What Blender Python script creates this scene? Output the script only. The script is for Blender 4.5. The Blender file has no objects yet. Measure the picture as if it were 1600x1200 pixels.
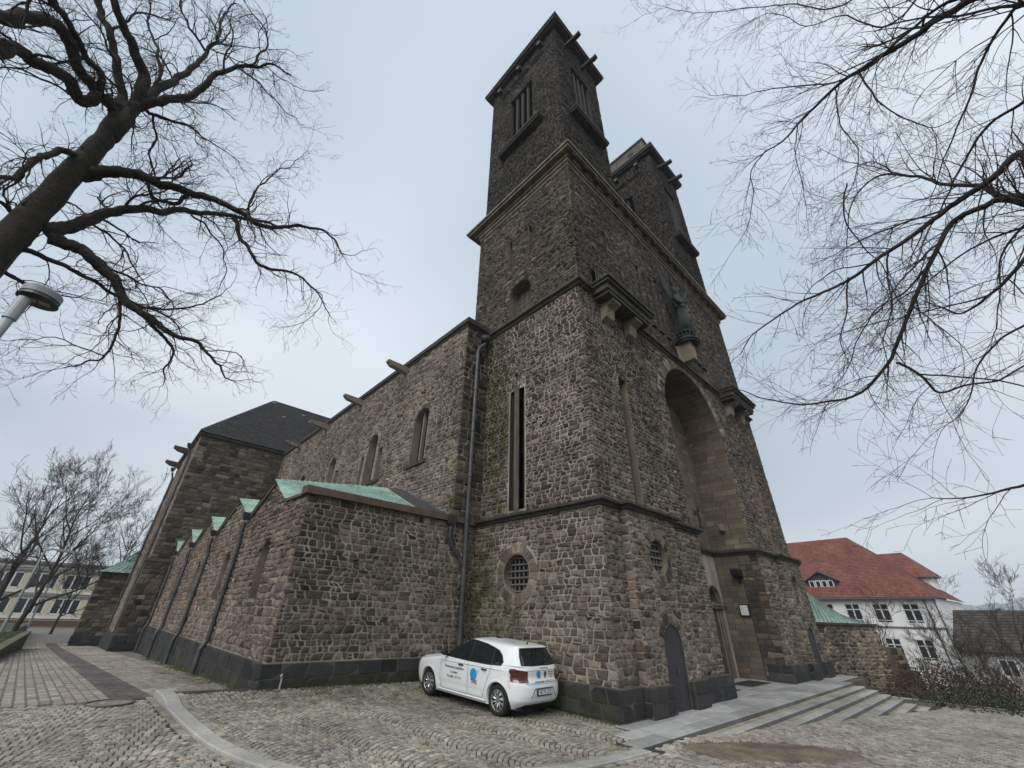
import bpy, bmesh, math, random
from mathutils import Vector, Matrix, noise
from mathutils.geometry import tessellate_polygon
random.seed(7)
rnd = random.Random(11)
SC = bpy.context.scene
COL = SC.collection
V3 = Vector
PI = math.pi
R = math.radians

# ------------------------------------------------------------------ camera
CAMP = V3((-9.466, -6.258, 1.90))
_yaw, _pitch, _roll = R(41.656), R(29.621), R(1.908)
_F = V3((math.sin(_yaw) * math.cos(_pitch), math.cos(_yaw) * math.cos(_pitch), math.sin(_pitch)))
_R0 = V3((math.cos(_yaw), -math.sin(_yaw), 0))
_U0 = _R0.cross(_F)
_Rt = _R0 * math.cos(_roll) + _U0 * math.sin(_roll)
_Up = _U0 * math.cos(_roll) - _R0 * math.sin(_roll)
cam_d = bpy.data.cameras.new('camera')
cam = bpy.data.objects.new('camera', cam_d)
COL.objects.link(cam)
cam.matrix_world = Matrix(((_Rt.x, _Up.x, -_F.x, CAMP.x), (_Rt.y, _Up.y, -_F.y, CAMP.y), (_Rt.z, _Up.z, -_F.z, CAMP.z), (0, 0, 0, 1)))
cam_d.sensor_width = 36.0
FPX = 628.11
cam_d.lens = 36.0 * FPX / 1600
cam_d.shift_x = 20.39 / 1600
cam_d.shift_y = 6.41 / 1600
cam_d.clip_start = 0.05
cam_d.clip_end = 5000
SC.camera = cam

def at(px, py, dh):
    """the place seen at a photo pixel, dh metres away over the ground"""
    d = _Rt * ((px - 779.61) / FPX) - _Up * ((py - 606.41) / FPX) + _F
    return CAMP + d * (dh / math.hypot(d.x, d.y))

def px_size(p, s):
    v = V3(p) - CAMP
    z = v.dot(_F)
    if z < .3: return 0
    x, y = 779.6 + FPX * v.dot(_Rt) / z, 606.4 - FPX * v.dot(_Up) / z
    if not (-60 < x < 1660 and -60 < y < 1260): return 0
    return s / z * FPX

# ------------------------------------------------------------------ world, sun, exposure
W = bpy.data.worlds.new("World")
SC.world = W
W.use_nodes = True
nt = W.node_tree
for n in list(nt.nodes): nt.nodes.remove(n)
out = nt.nodes.new('ShaderNodeOutputWorld')
sky = nt.nodes.new('ShaderNodeTexSky')
sky.sky_type = 'NISHITA'; sky.sun_disc = False
sky.sun_elevation = R(38); sky.sun_rotation = R(250)
bg1 = nt.nodes.new('ShaderNodeBackground'); bg1.inputs[1].default_value = 0.06
nt.links.new(sky.outputs[0], bg1.inputs[0])
tc = nt.nodes.new('ShaderNodeTexCoord')
sep = nt.nodes.new('ShaderNodeSeparateXYZ'); nt.links.new(tc.outputs['Generated'], sep.inputs[0])
def wmath(op, a, b=None):
    n = nt.nodes.new('ShaderNodeMath'); n.operation = op
    for i, v in enumerate((a, b)):
        if v is None: continue
        if isinstance(v, (int, float)): n.inputs[i].default_value = v
        else: nt.links.new(v, n.inputs[i])
    return n.outputs[0]
# a flat deck of cloud seen in perspective: divide by height
zc = wmath('MAXIMUM', wmath('ADD', sep.outputs[2], 0.30), 0.12)
cx = wmath('DIVIDE', sep.outputs[0], zc); cy = wmath('DIVIDE', sep.outputs[1], zc)
comb = nt.nodes.new('ShaderNodeCombineXYZ'); nt.links.new(cx, comb.inputs[0]); nt.links.new(cy, comb.inputs[1])
n1 = nt.nodes.new('ShaderNodeTexNoise'); n1.inputs['Scale'].default_value = 0.62; n1.inputs['Detail'].default_value = 3; n1.inputs['Roughness'].default_value = .36; n1.inputs['Distortion'].default_value = .2
nt.links.new(comb.outputs[0], n1.inputs['Vector'])
cr = nt.nodes.new('ShaderNodeValToRGB')
cr.color_ramp.elements[0].position = .38; cr.color_ramp.elements[0].color = (.35, .41, .475, 1)
cr.color_ramp.elements[1].position = .60; cr.color_ramp.elements[1].color = (.66, .70, .73, 1)
nt.links.new(n1.outputs[0], cr.inputs[0])
# thicker and darker towards the horizon all round, as an overcast sky is
hz = nt.nodes.new('ShaderNodeMapRange'); hz.inputs[1].default_value = -.02; hz.inputs[2].default_value = .6
hz.inputs[3].default_value = .66; hz.inputs[4].default_value = 1.0
nt.links.new(sep.outputs[2], hz.inputs[0])
bg2 = nt.nodes.new('ShaderNodeBackground'); nt.links.new(cr.outputs[0], bg2.inputs[0]); nt.links.new(hz.outputs[0], bg2.inputs[1])
addw = nt.nodes.new('ShaderNodeMixShader'); addw.inputs[0].default_value = .88
nt.links.new(bg1.outputs[0], addw.inputs[1]); nt.links.new(bg2.outputs[0], addw.inputs[2])
nt.links.new(addw.outputs[0], out.inputs[0])

sun_d = bpy.data.lights.new('sun', 'SUN'); sun_d.energy = 1.4; sun_d.angle = R(45); sun_d.color = (1, .97, .92)
sun = bpy.data.objects.new('sun', sun_d); COL.objects.link(sun)
sd = V3((math.sin(R(250)) * math.cos(R(38)), math.cos(R(250)) * math.cos(R(38)), math.sin(R(38))))
sun.rotation_euler = sd.to_track_quat('Z', 'Y').to_euler()
sun.location = (0, 0, 60)
SC.view_settings.view_transform = 'Standard'
SC.view_settings.look = 'None'
SC.view_settings.exposure = 0.82
SC.view_settings.gamma = 1

# ------------------------------------------------------------------ materials
MATS = {}
def mat(name, col=(.5, .5, .5), rough=.8, metal=0, bump=0, bscale=20, var=0, vscale=3, attr=False, moss=False, spec=.4, coat=0, streak=None, trans=0, mottle=0, lowvar=0):
    if name in MATS: return MATS[name]
    m = bpy.data.materials.new(name); m.use_nodes = True
    t = m.node_tree; b = t.nodes['Principled BSDF']
    b.inputs['Roughness'].default_value = rough; b.inputs['Metallic'].default_value = metal
    b.inputs['Specular IOR Level'].default_value = spec
    b.inputs['Coat Weight'].default_value = coat
    if trans: b.inputs['Transmission Weight'].default_value = trans
    geo = t.nodes.new('ShaderNodeNewGeometry')
    def mixc(mode, fac, c1, c2):
        n = t.nodes.new('ShaderNodeMix'); n.data_type = 'RGBA'; n.blend_type = mode
        for i, v in ((0, fac), (6, c1), (7, c2)):
            if hasattr(v, 'node'): t.links.new(v, n.inputs[i])
            else: n.inputs[i].default_value = v if i == 0 else (*v[:3], 1)
        return n.outputs[2]
    def nz(scale, detail=4, vec=None, rough_=.55):
        n = t.nodes.new('ShaderNodeTexNoise'); n.inputs['Scale'].default_value = scale; n.inputs['Detail'].default_value = detail
        n.inputs['Roughness'].default_value = rough_
        t.links.new(vec or geo.outputs['Position'], n.inputs['Vector']); return n.outputs[0]
    def mr(v, a, b_, c, d):
        n = t.nodes.new('ShaderNodeMapRange')
        t.links.new(v, n.inputs[0])
        for i, x in enumerate((a, b_, c, d)): n.inputs[i + 1].default_value = x
        return n.outputs[0]
    def mul(a, b_):
        n = t.nodes.new('ShaderNodeMath'); n.operation = 'MULTIPLY'; t.links.new(a, n.inputs[0])
        if hasattr(b_, 'node'): t.links.new(b_, n.inputs[1])
        else: n.inputs[1].default_value = b_
        return n.outputs[0]
    if attr:
        a = t.nodes.new('ShaderNodeAttribute'); a.attribute_name = 'tint'; c = a.outputs['Color']
    else:
        rgb = t.nodes.new('ShaderNodeRGB'); rgb.outputs[0].default_value = (*col, 1); c = rgb.outputs[0]
    if var:
        g = mr(nz(vscale, 5), .3, .7, 1 - var, 1 + var)
        cc = t.nodes.new('ShaderNodeCombineColor')
        for i in range(3): t.links.new(g, cc.inputs[i])
        c = mixc('MULTIPLY', 1.0, c, cc.outputs[0])
    if lowvar:
        g = mr(nz(.45, 3), .32, .68, 1 - lowvar, 1 + lowvar)
        cc = t.nodes.new('ShaderNodeCombineColor')
        for i in range(3): t.links.new(g, cc.inputs[i])
        c = mixc('MULTIPLY', 1.0, c, cc.outputs[0])
    if mottle:
        g = mr(nz(vscale * 9, 3), .35, .65, 1 - mottle, 1 + mottle)
        cc = t.nodes.new('ShaderNodeCombineColor')
        for i in range(3): t.links.new(g, cc.inputs[i])
        c = mixc('MULTIPLY', 1.0, c, cc.outputs[0])
    if streak:
        mp = t.nodes.new('ShaderNodeMapping'); mp.inputs['Scale'].default_value = (6, 6, .35)
        t.links.new(geo.outputs['Position'], mp.inputs['Vector'])
        f = mr(nz(1.0, 4, mp.outputs[0]), .45, .7, 0, .75)
        c = mixc('MIX', f, c, streak)
    if moss:
        # moss patches that grow on this place: (x, y, z centre, radii, strength)
        sp = t.nodes.new('ShaderNodeSeparateXYZ'); t.links.new(geo.outputs['Position'], sp.inputs[0])
        tot = None
        for (x, y, z, rx, ry, rz, k) in MOSS:
            mp = t.nodes.new('ShaderNodeMapping'); mp.vector_type = 'TEXTURE'
            mp.inputs['Location'].default_value = (x, y, z); mp.inputs['Scale'].default_value = (rx, ry, rz)
            t.links.new(geo.outputs['Position'], mp.inputs['Vector'])
            ln = t.nodes.new('ShaderNodeVectorMath'); ln.operation = 'LENGTH'; t.links.new(mp.outputs[0], ln.inputs[0])
            f = mr(ln.outputs['Value'], .35, 1.0, k, 0)
            if tot is None: tot = f
            else:
                n = t.nodes.new('ShaderNodeMath'); n.operation = 'MAXIMUM'; t.links.new(tot, n.inputs[0]); t.links.new(f, n.inputs[1]); tot = n.outputs[0]
        f = mul(tot, mr(nz(2.6, 6), .38, .62, .1, 1.0))
        gm = mixc('MIX', nz(9, 3), (.018, .022, .008), (.075, .08, .02))
        c = mixc('MIX', f, c, gm)
    t.links.new(c, b.inputs['Base Color'])
    if bump:
        bn = t.nodes.new('ShaderNodeBump'); bn.inputs['Strength'].default_value = 1; bn.inputs['Distance'].default_value = bump
        t.links.new(nz(bscale, 6, None, .65), bn.inputs['Height']); t.links.new(bn.outputs[0], b.inputs['Normal'])
    MATS[name] = m
    return m
MOSS = [(.2, 4.3, 1.6, .4, 1.5, 2.2, .75), (-1.5, 3.0, .0, 3.2, 3.4, .5, .45), (-4.6, 4.6, .2, 2.6, 1.6, .5, .6), (0.2, 5.2, 2.6, .6, 1.1, 3.2, .95), (.4, 4.9, 8.7, .6, .95, 5.6, 1.0), (0.0, 1.9, -.1, .45, 2.4, .75, 1.0), (0.2, 3.5, 2.1, .3, .6, .9, .7),
        (-.9, 5.6, 5.2, .9, .6, .7, .9), (.2, 3.8, 4.9, .5, 2.6, .35, .8), (-5.9, 7.6, .2, .45, 1.3, .5, .9), (-6.3, 12, .1, .9, 7.5, .35, .75), (-2.8, 5.2, .35, 4.2, .9, .3, .65),
        (-3.2, 4.4, .2, 3.6, 1.2, .4, .5)]
M_STONE = mat('rubble_stone', attr=True, lowvar=.28, rough=.93, bump=.03, bscale=14, var=.25, vscale=5, moss=True, mottle=.3, spec=.25)
M_MORTAR = mat('lime_mortar', (.28, .247, .205), .95, bump=.01, bscale=40, var=.35, vscale=1.1, moss=True, spec=.15)
M_MORTAR_D = mat('sooty_mortar', (.095, .083, .07), .95, bump=.01, bscale=40, var=.35, vscale=.8, spec=.15)
M_PLINTH = mat('basalt_block', attr=True, rough=.8, bump=.014, bscale=22, var=.3, vscale=4, moss=True, mottle=.2)
M_DRESS = mat('dressed_sandstone', (.17, .14, .11), .9, bump=.006, bscale=30, var=.3, vscale=1.6, moss=True, streak=(.05, .044, .038))
M_DRESSD = mat('weathered_cornice', (.05, .043, .037), .9, bump=.008, bscale=20, var=.35, vscale=1.4, streak=(.02, .018, .016))
M_CORB = mat('pale_corbel', (.20, .165, .13), .9, bump=.004, bscale=30, var=.25, vscale=2)
M_ASH = mat('brown_ashlar', attr=True, rough=.9, bump=.006, bscale=30, var=.22, vscale=1.3, mottle=.12)
M_PLASTER = mat('pale_plaster', (.34, .30, .24), .9, bump=.002, bscale=30, var=.2, vscale=.9, streak=(.16, .14, .11))
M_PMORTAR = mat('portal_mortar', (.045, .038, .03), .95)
M_DARK = mat('dark_void', (.012, .012, .013), .7)
M_GLASS = mat('dark_glass', (.02, .023, .027), .12, spec=.6)
M_GRILLE = mat('iron_grille', (.16, .15, .14), .6, metal=.3)
M_COPPER = mat('green_copper', (.21, .32, .265), .75, var=.4, vscale=1.6, streak=(.38, .51, .44), bump=.002, mottle=.15)
M_COPPER_G = mat('grey_green_copper', (.10, .13, .12), .7, var=.25, vscale=1.2, streak=(.20, .30, .25))
M_LEAD = mat('dark_lead', (.05, .052, .055), .6, var=.3)
M_PIPE = mat('weathered_pipe', (.075, .078, .082), .5, metal=.5, var=.35, vscale=2.2)
M_SLATE = mat('slate_roof', attr=True, rough=.75, bump=.004, bscale=30, var=.3)
M_DOOR = mat('grey_boarded_door', (.036, .032, .038), .7, bump=.003, bscale=20, var=.2)
M_BRONZE = mat('verdigris_bronze', (.022, .028, .025), .7, metal=.2, var=.5, vscale=4, bump=.01, bscale=12, streak=(.035, .048, .042))

# ------------------------------------------------------------------ mesh helpers
def link(name, me, m, parent=None, smooth=False):
    o = bpy.data.objects.new(name, me); COL.objects.link(o)
    if m is not None:
        for mm in (m if isinstance(m, (list, tuple)) else [m]): me.materials.append(mm)
    if parent is not None: o.parent = parent
    if smooth: me.polygons.foreach_set('use_smooth', [True] * len(me.polygons))
    return o
def tag(o, label=None, cat=None, group=None, kind=None):
    if label: o['label'] = label
    if cat: o['category'] = cat
    if group: o['group'] = group
    if kind: o['kind'] = kind
    return o
def empty(name, loc=(0, 0, 0), rz=0, label=None, cat=None, group=None):
    o = bpy.data.objects.new(name, None); COL.objects.link(o); o.location = loc; o.rotation_euler = (0, 0, rz)
    return tag(o, label, cat, group)
class MB:
    def __init__(s): s.v = []; s.f = []; s.c = []; s.mi = []
    def add(s, vs, fs, col=None, mi=0):
        k = len(s.v); s.v.extend([tuple(p) for p in vs]); s.f.extend([tuple(i + k for i in f) for f in fs])
        s.c.extend([col] * len(vs)); s.mi.extend([mi] * len(fs))
    def box(s, a, b, col=None, mi=0, M=None):
        x0, y0, z0 = a; x1, y1, z1 = b
        vs = [(x0, y0, z0), (x1, y0, z0), (x1, y1, z0), (x0, y1, z0), (x0, y0, z1), (x1, y0, z1), (x1, y1, z1), (x0, y1, z1)]
        if M is not None: vs = [M @ V3(p) for p in vs]
        s.add(vs, [(0, 3, 2, 1), (4, 5, 6, 7), (0, 1, 5, 4), (1, 2, 6, 5), (2, 3, 7, 6), (3, 0, 4, 7)], col, mi)
    def tube(s, pts, rs, k=6, col=None, cap=True, mi=0):
        pts = [V3(p) for p in pts]
        if isinstance(rs, (int, float)): rs = [rs] * len(pts)
        rings = []; pn = None
        for i, p in enumerate(pts):
            d = (pts[min(i + 1, len(pts) - 1)] - pts[max(i - 1, 0)])
            if d.length < 1e-9: d = V3((0, 0, 1))
            d.normalize()
            if pn is None:
                a = V3((0, 0, 1)) if abs(d.z) < .9 else V3((1, 0, 0)); pn = d.cross(a).normalized()
            else:
                pn = (pn - d * pn.dot(d))
                pn = pn.normalized() if pn.length > 1e-6 else d.orthogonal().normalized()
            q = d.cross(pn)
            rings.append([p + (pn * math.cos(2 * PI * j / k) + q * math.sin(2 * PI * j / k)) * rs[i] for j in range(k)])
        vs = [v for r in rings for v in r]; fs = []
        for i in range(len(pts) - 1):
            for j in range(k): fs.append((i * k + j, i * k + (j + 1) % k, (i + 1) * k + (j + 1) % k, (i + 1) * k + j))
        if cap: fs.append(tuple(range(k))[::-1]); fs.append(tuple((len(pts) - 1) * k + j for j in range(k)))
        s.add(vs, fs, col, mi)
    def prism(s, poly, ax, lo, hi, col=None, mi=0):
        """poly of 2-D points extruded along axis ax (0, 1, 2) from lo to hi"""
        def P(p, h):
            if ax == 0: return (h, p[0], p[1])
            if ax == 1: return (p[0], h, p[1])
            return (p[0], p[1], h)
        n = len(poly); vs = [P(p, lo) for p in poly] + [P(p, hi) for p in poly]
        fs = [(i, (i + 1) % n, n + (i + 1) % n, n + i) for i in range(n)] + [tuple(range(n))[::-1], tuple(range(n, 2 * n))]
        s.add(vs, fs, col, mi)
    def mesh(s, name='m'):
        me = bpy.data.meshes.new(name); me.from_pydata(s.v, [], s.f); 
        if any(c is not None for c in s.c):
            a = me.color_attributes.new('tint', 'FLOAT_COLOR', 'POINT')
            buf = []
            for c in s.c: buf.extend((*c, 1.0) if c is not None else (.5, .5, .5, 1.0))
            a.data.foreach_set('color', buf)
        return me
    def build(s, name, m, parent=None, smooth=False, normals=True):
        me = s.mesh(name)
        if len(set(s.mi)) > 1: 
            pass
        o = link(name, me, m, parent, smooth)
        if any(s.mi): me.polygons.foreach_set('material_index', s.mi)
        if normals:
            bm = bmesh.new(); bm.from_mesh(me); bmesh.ops.recalc_face_normals(bm, faces=bm.faces); bm.to_mesh(me); bm.free()
        return o
def jit(a): return rnd.uniform(-a, a)
def lerp(a, b, t): return a + (b - a) * t
def clamp(x, a=0, b=1): return max(a, min(b, x))
def smooth(x, a, b): t = clamp((x - a) / (b - a)); return t * t * (3 - 2 * t)
def mixc(a, b, t): return tuple(lerp(x, y, t) for x, y in zip(a, b))
def scal(c, k): return tuple(x * k for x in c)

# ------------------------------------------------------------------ masonry
def clip(poly, n, c):
    """keep the side n.p >= c"""
    o = []
    for i in range(len(poly)):
        a, b = poly[i], poly[(i + 1) % len(poly)]
        da, db = a[0] * n[0] + a[1] * n[1] - c, b[0] * n[0] + b[1] * n[1] - c
        if da >= 0: o.append(a)
        if (da > 0 > db) or (da < 0 < db):
            t = da / (da - db); o.append((a[0] + (b[0] - a[0]) * t, a[1] + (b[1] - a[1]) * t))
    return o
def area(p): return .5 * sum(p[i][0] * p[(i + 1) % len(p)][1] - p[(i + 1) % len(p)][0] * p[i][1] for i in range(len(p)))
def cen(p): return (sum(a[0] for a in p) / len(p), sum(a[1] for a in p) / len(p))
class Open:
    """opening: rect (u0,v0,u1,v1) with optional round head, or circle; grow = ring of voussoirs round it"""
    def __init__(s, kind, a, ring=0.0, ringrect=0.0): s.kind, s.a, s.ring, s.rr = kind, a, ring, ringrect
    def outline(s, n=16):
        if s.kind == 'circle':
            u, v, r = s.a; return [(u + r * math.cos(2 * PI * i / 24), v + r * math.sin(2 * PI * i / 24)) for i in range(24)]
        u0, v0, u1, v1 = s.a
        if s.kind == 'rect': return [(u0, v0), (u1, v0), (u1, v1), (u0, v1)]
        r = (u1 - u0) / 2; c = (u0 + u1) / 2
        return [(u0, v0), (u1, v0)] + [(c + r * math.cos(PI * i / n), v1 + r * math.sin(PI * i / n)) for i in range(n + 1)]
    def cut(s, p):
        if s.kind == 'circle' or s.kind == 'arch':
            if s.kind == 'circle': u, v, r = s.a
            else: u, v, r = (s.a[0] + s.a[2]) / 2, s.a[3], (s.a[2] - s.a[0]) / 2
            R_ = r + s.ring
            c = cen(p)
            if s.kind == 'circle' or c[1] > v:
                if min(math.hypot(q[0] - u, q[1] - v) for q in p + [c]) < R_:
                    d = math.hypot(c[0] - u, c[1] - v) or 1e-6; n = ((c[0] - u) / d, (c[1] - v) / d)
                    return clip(p, n, n[0] * u + n[1] * v + R_)
                return p
        u0, v0, u1, v1 = s.a; g = s.rr
        a0, b0, a1, b1 = u0 - g, v0 - (g if s.kind == 'rect' else 0), u1 + g, v1 + (g if s.kind == 'rect' else 0)
        if max(q[0] for q in p) <= a0 or min(q[0] for q in p) >= a1 or max(q[1] for q in p) <= b0 or min(q[1] for q in p) >= b1: return p
        c = cen(p)
        opts = [(a0 - c[0], (-1, 0), -a0), (c[0] - a1, (1, 0), a1), (b0 - c[1], (0, -1), -b0)]
        if s.kind == 'rect': opts.append((c[1] - b1, (0, 1), b1))
        k = max(opts, key=lambda o: o[0])
        return clip(p, k[1], k[2])

STONES = []      # (pixel size, verts, faces, colour, kind)
def put_stone(poly, mapf, h, col, kind, joint=.012, rough=.5, depth0=-.01):
    if len(poly) < 3: return
    if area(poly) < 0: poly = poly[::-1]
    if area(poly) < .0035: return
    c = cen(poly)
    def shrink(p, d):
        L = math.hypot(p[0] - c[0], p[1] - c[1]) or 1e-6
        k = max(.25, 1 - d / L * 1.25); return (c[0] + (p[0] - c[0]) * k, c[1] + (p[1] - c[1]) * k)
    b = [shrink(p, joint) for p in poly]
    n = len(b)
    t = [shrink(p, .022 if kind != 'ash' else .006) for p in b]
    vs = [mapf(p[0], p[1], depth0) for p in b] + [mapf(p[0], p[1], h * (1 - rough * rnd.random() * .5)) for p in t]
    fs = [(i, (i + 1) % n, n + (i + 1) % n, n + i) for i in range(n)]
    if rough > .2:
        vs.append(mapf(c[0] + jit(.02), c[1] + jit(.02), h * (1 + rough * rnd.uniform(-.2, 1.0))))
        fs += [(n + i, n + (i + 1) % n, 2 * n) for i in range(n)]
    else: fs.append(tuple(range(n, 2 * n)))
    p3 = mapf(c[0], c[1], h)
    STONES.append((px_size(p3, math.sqrt(abs(area(poly)))), vs, fs, col, kind))

def rubble(mapf, bbox, openings=(), edges=(), hs=(.15, .27), ws=(.17, .46), pal=None, h=(.015, .045), seed=1, kind='stone', rough=.7, joint=.0125, split=.25, wav=.03):
    """roughly coursed rubble over bbox; edges = list of (u0,u1,n,c) half planes kept where the stone's u lies in u0..u1"""
    global rnd
    keep = rnd; rnd = random.Random(seed)
    u0, v0, u1, v1 = bbox
    rows = [v0]
    while rows[-1] < v1 - hs[0] * .7:
        rows.append(min(v1, rows[-1] + rnd.uniform(*hs)))
    rows[-1] = v1
    def rv(i, u):
        if i == 0 or i == len(rows) - 1: return rows[i]
        return rows[i] + wav * (noise.noise(V3((u * 1.1, i * 3.7, seed))) * 1.6 + noise.noise(V3((u * 4.1, i * 1.7, seed + 9))) * .7)
    for i in range(len(rows) - 1):
        u = u0; tprev = 0
        hgt = rows[i + 1] - rows[i]
        while u < u1 - 1e-4:
            w = rnd.uniform(*ws) * (1.0 if rnd.random() > .12 else 1.45)
            ue = u + w
            if ue > u1 - ws[0] * .6: ue = u1
            tl = jit(.035) if ue < u1 else 0
            a = (u - tprev, rv(i, u)); b = (ue - tl, rv(i, ue)); c_ = (ue + tl, rv(i + 1, ue)); d = (u + tprev, rv(i + 1, u))
            mid = (u + ue) / 2
            polys = [[a, b, (mid + jit(w * .2), lerp(c_[1], d[1], .5) + (jit(.02) if i < len(rows) - 2 else 0)), ][:2] + [c_, d]]
            if hgt > lerp(hs[0], hs[1], .35) and rnd.random() < split and w > ws[0]:
                if rnd.random() < .6:
                    t = rnd.uniform(.38, .62); l = (lerp(a[0], d[0], t), lerp(a[1], d[1], t) + jit(.01)); r_ = (lerp(b[0], c_[0], t), lerp(b[1], c_[1], t) + jit(.02))
                    polys = [[a, b, r_, l], [l, r_, c_, d]]
                else:
                    t = rnd.uniform(.35, .65); l = (lerp(a[0], b[0], t), lerp(a[1], b[1], t)); r_ = (lerp(d[0], c_[0], t) + jit(.05), lerp(d[1], c_[1], t))
                    polys = [[a, l, r_, d], [l, b, c_, r_]]
            for p in polys:
                if rnd.random() < .45 and rough > .3:      # knock a corner off
                    k = rnd.randrange(4); q0, q, q1 = p[k - 1], p[k], p[(k + 1) % 4]; t = rnd.uniform(.15, .42)
                    p = p[:k] + [(lerp(q[0], q0[0], t), lerp(q[1], q0[1], t)), (lerp(q[0], q1[0], t), lerp(q[1], q1[1], t))] + p[k + 1:]
                for o in openings:
                    p = o.cut(p)
                    if len(p) < 3: break
                if len(p) < 3: continue
                cc = cen(p)
                for (e0, e1, n_, c0) in edges:
                    if e0 <= cc[0] < e1: p = clip(p, n_, c0)
                    if len(p) < 3: break
                if len(p) < 3: continue
                cc = cen(p)
                col = pal(cc[0], cc[1], rnd)
                put_stone(p, mapf, rnd.uniform(*h), col, kind, joint, rough)
            u = ue; tprev = tl
    rnd = keep
def ring(mapf, u, v, r, R_, a0, a1, n, pal, h=(.02, .04), kind='voussoir', rough=.4, seed=3):
    global rnd
    keep = rnd; rnd = random.Random(seed)
    for i in range(n):
        t0, t1 = lerp(a0, a1, i / n), lerp(a0, a1, (i + 1) / n)
        Ro = R_ * rnd.uniform(.93, 1.06)
        p = [(u + r * math.cos(t0), v + r * math.sin(t0)), (u + Ro * math.cos(t0), v + Ro * math.sin(t0)), (u + Ro * math.cos(t1), v + Ro * math.sin(t1)), (u + r * math.cos(t1), v + r * math.sin(t1))]
        put_stone(p, mapf, rnd.uniform(*h), pal(p[1][0], p[1][1], rnd), kind, .010, rough)
    rnd = keep
def wallsheet(name, mapf, outline, openings, m, parent, depth=.35, reveal_m=None, back_m=None):
    """mortar face with real holes, reveals going inwards and (if back_m) a dark pane at the back"""
    polys = [[V3((p[0], p[1], 0)) for p in outline]] + [[V3((p[0], p[1], 0)) for p in o.outline()] for o in openings]
    tris = tessellate_polygon(polys); flat = [p for q in polys for p in q]
    b = MB(); b.add([mapf(p.x, p.y, 0) for p in flat], tris)
    o = b.build(name, m, parent, normals=False)
    fixn(o, mapf, outline)
    if reveal_m and openings:
        for op in openings:
            b = MB(); ol = op.outline(); n = len(ol)
            vs = [mapf(p[0], p[1], .004) for p in ol] + [mapf(p[0], p[1], -depth) for p in ol]
            b.add(vs, [(i, (i + 1) % n, n + (i + 1) % n, n + i) for i in range(n)])
            b.build('reveal', reveal_m, parent, normals=False)
    return o
def fixn(o, mapf, outline):
    me = o.data; p = cen(outline)
    nrm = (V3(mapf(p[0], p[1], 1)) - V3(mapf(p[0], p[1], 0)))
    if len(me.polygons) and sum(f.normal.dot(nrm) * f.area for f in me.polygons) < 0: me.flip_normals()

# palettes (real stone colours, brown-grey andesite to pale sandstone)
def pal_mix(dark=(.035, .031, .028), mid=(.10, .082, .068), light=(.20, .165, .13), f=None):
    def g(u, v, r):
        t = f(u, v) if f else .5
        k = clamp(r.gauss(t, .20))
        c = mixc(dark, mid, k * 2) if k < .5 else mixc(mid, light, k * 2 - 1)
        s = r.uniform(.85, 1.15); w = r.uniform(-.05, .09)
        return (c[0] * s * (1 + w), c[1] * s, c[2] * s * (1 - w))
    return g
BOXPAL = pal_mix(f=lambda u, v: .5)
# ================================================================== CHURCH
CH = empty('church', (0, 0, 0), 0, 'dark rubble stone church with two square towers, tall arched portal and low copper roofed aisle', 'church')
def side(X): return lambda u, v, d: (X - d, u, v)      # faces -x, u runs along y
def sideE(X): return lambda u, v, d: (X + d, u, v)     # faces +x
def face(Y): return lambda u, v, d: (u, Y - d, v)      # faces -y, u runs along x
def rect(a, b, c, d): return [(a, b), (c, b), (c, d), (a, d)]
TONE = dict(dark=(.028, .025, .022), mid=(.104, .087, .073), light=(.225, .191, .155))
SOOT = dict(dark=(.010, .0095, .009), mid=(.030, .026, .023), light=(.105, .09, .075))
p_base = pal_mix(f=lambda u, v: .60, **TONE)
p_side = pal_mix(f=lambda u, v: .56 + .10 * noise.noise(V3((u * .5, v * .5, 2))), **TONE)
p_shaft2 = pal_mix(f=lambda u, v: .47 + .14 * noise.noise(V3((u * .35, v * .35, 5))), **TONE)
p_shaft3 = pal_mix(f=lambda u, v: .40 - .012 * (v - 13) + .14 * noise.noise(V3((u * .35, v * .35, 8))), **TONE)
p_soot = pal_mix(f=lambda u, v: .42, **SOOT)
p_sootf = pal_mix(f=lambda u, v: .30, **SOOT)
p_nave = pal_mix(f=lambda u, v: .70 + .12 * noise.noise(V3((u * .3, v * .4, 3))), **TONE)
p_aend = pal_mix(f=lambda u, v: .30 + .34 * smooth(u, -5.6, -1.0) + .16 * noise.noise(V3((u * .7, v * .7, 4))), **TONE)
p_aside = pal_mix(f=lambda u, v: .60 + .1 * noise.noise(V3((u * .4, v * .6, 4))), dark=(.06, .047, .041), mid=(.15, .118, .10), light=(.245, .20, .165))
p_tran = pal_mix(f=lambda u, v: .36, **TONE)
p_bas = pal_mix(dark=(.013, .013, .014), mid=(.026, .026, .028), light=(.050, .048, .046), f=lambda u, v: .4)
p_ash = pal_mix(dark=(.085, .07, .054), mid=(.12, .099, .075), light=(.165, .137, .104), f=lambda u, v: .55)
p_rais = pal_mix(f=lambda u, v: .55 + .3 * smooth(u, 20, 24), dark=(.035, .03, .024), mid=(.12, .098, .07), light=(.30, .25, .18))

GRB = -1.6
# ---- base storey of the left tower, side face
rw = Open('circle', (3.51, 3.08, .57), ring=.36)
wallsheet('wall', side(.2), rect(.2, GRB, 5.65, 4.72), [rw], M_MORTAR, CH, .45, M_DRESS)
rubble(side(.2), (.16, .57, 5.65, 4.72), [rw], hs=(.11, .205), ws=(.13, .36), pal=p_base, seed=1)
ring(side(.2), 3.51, 3.08, .57, .93, 0, 2 * PI, 24, p_nave, seed=4)
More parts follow.
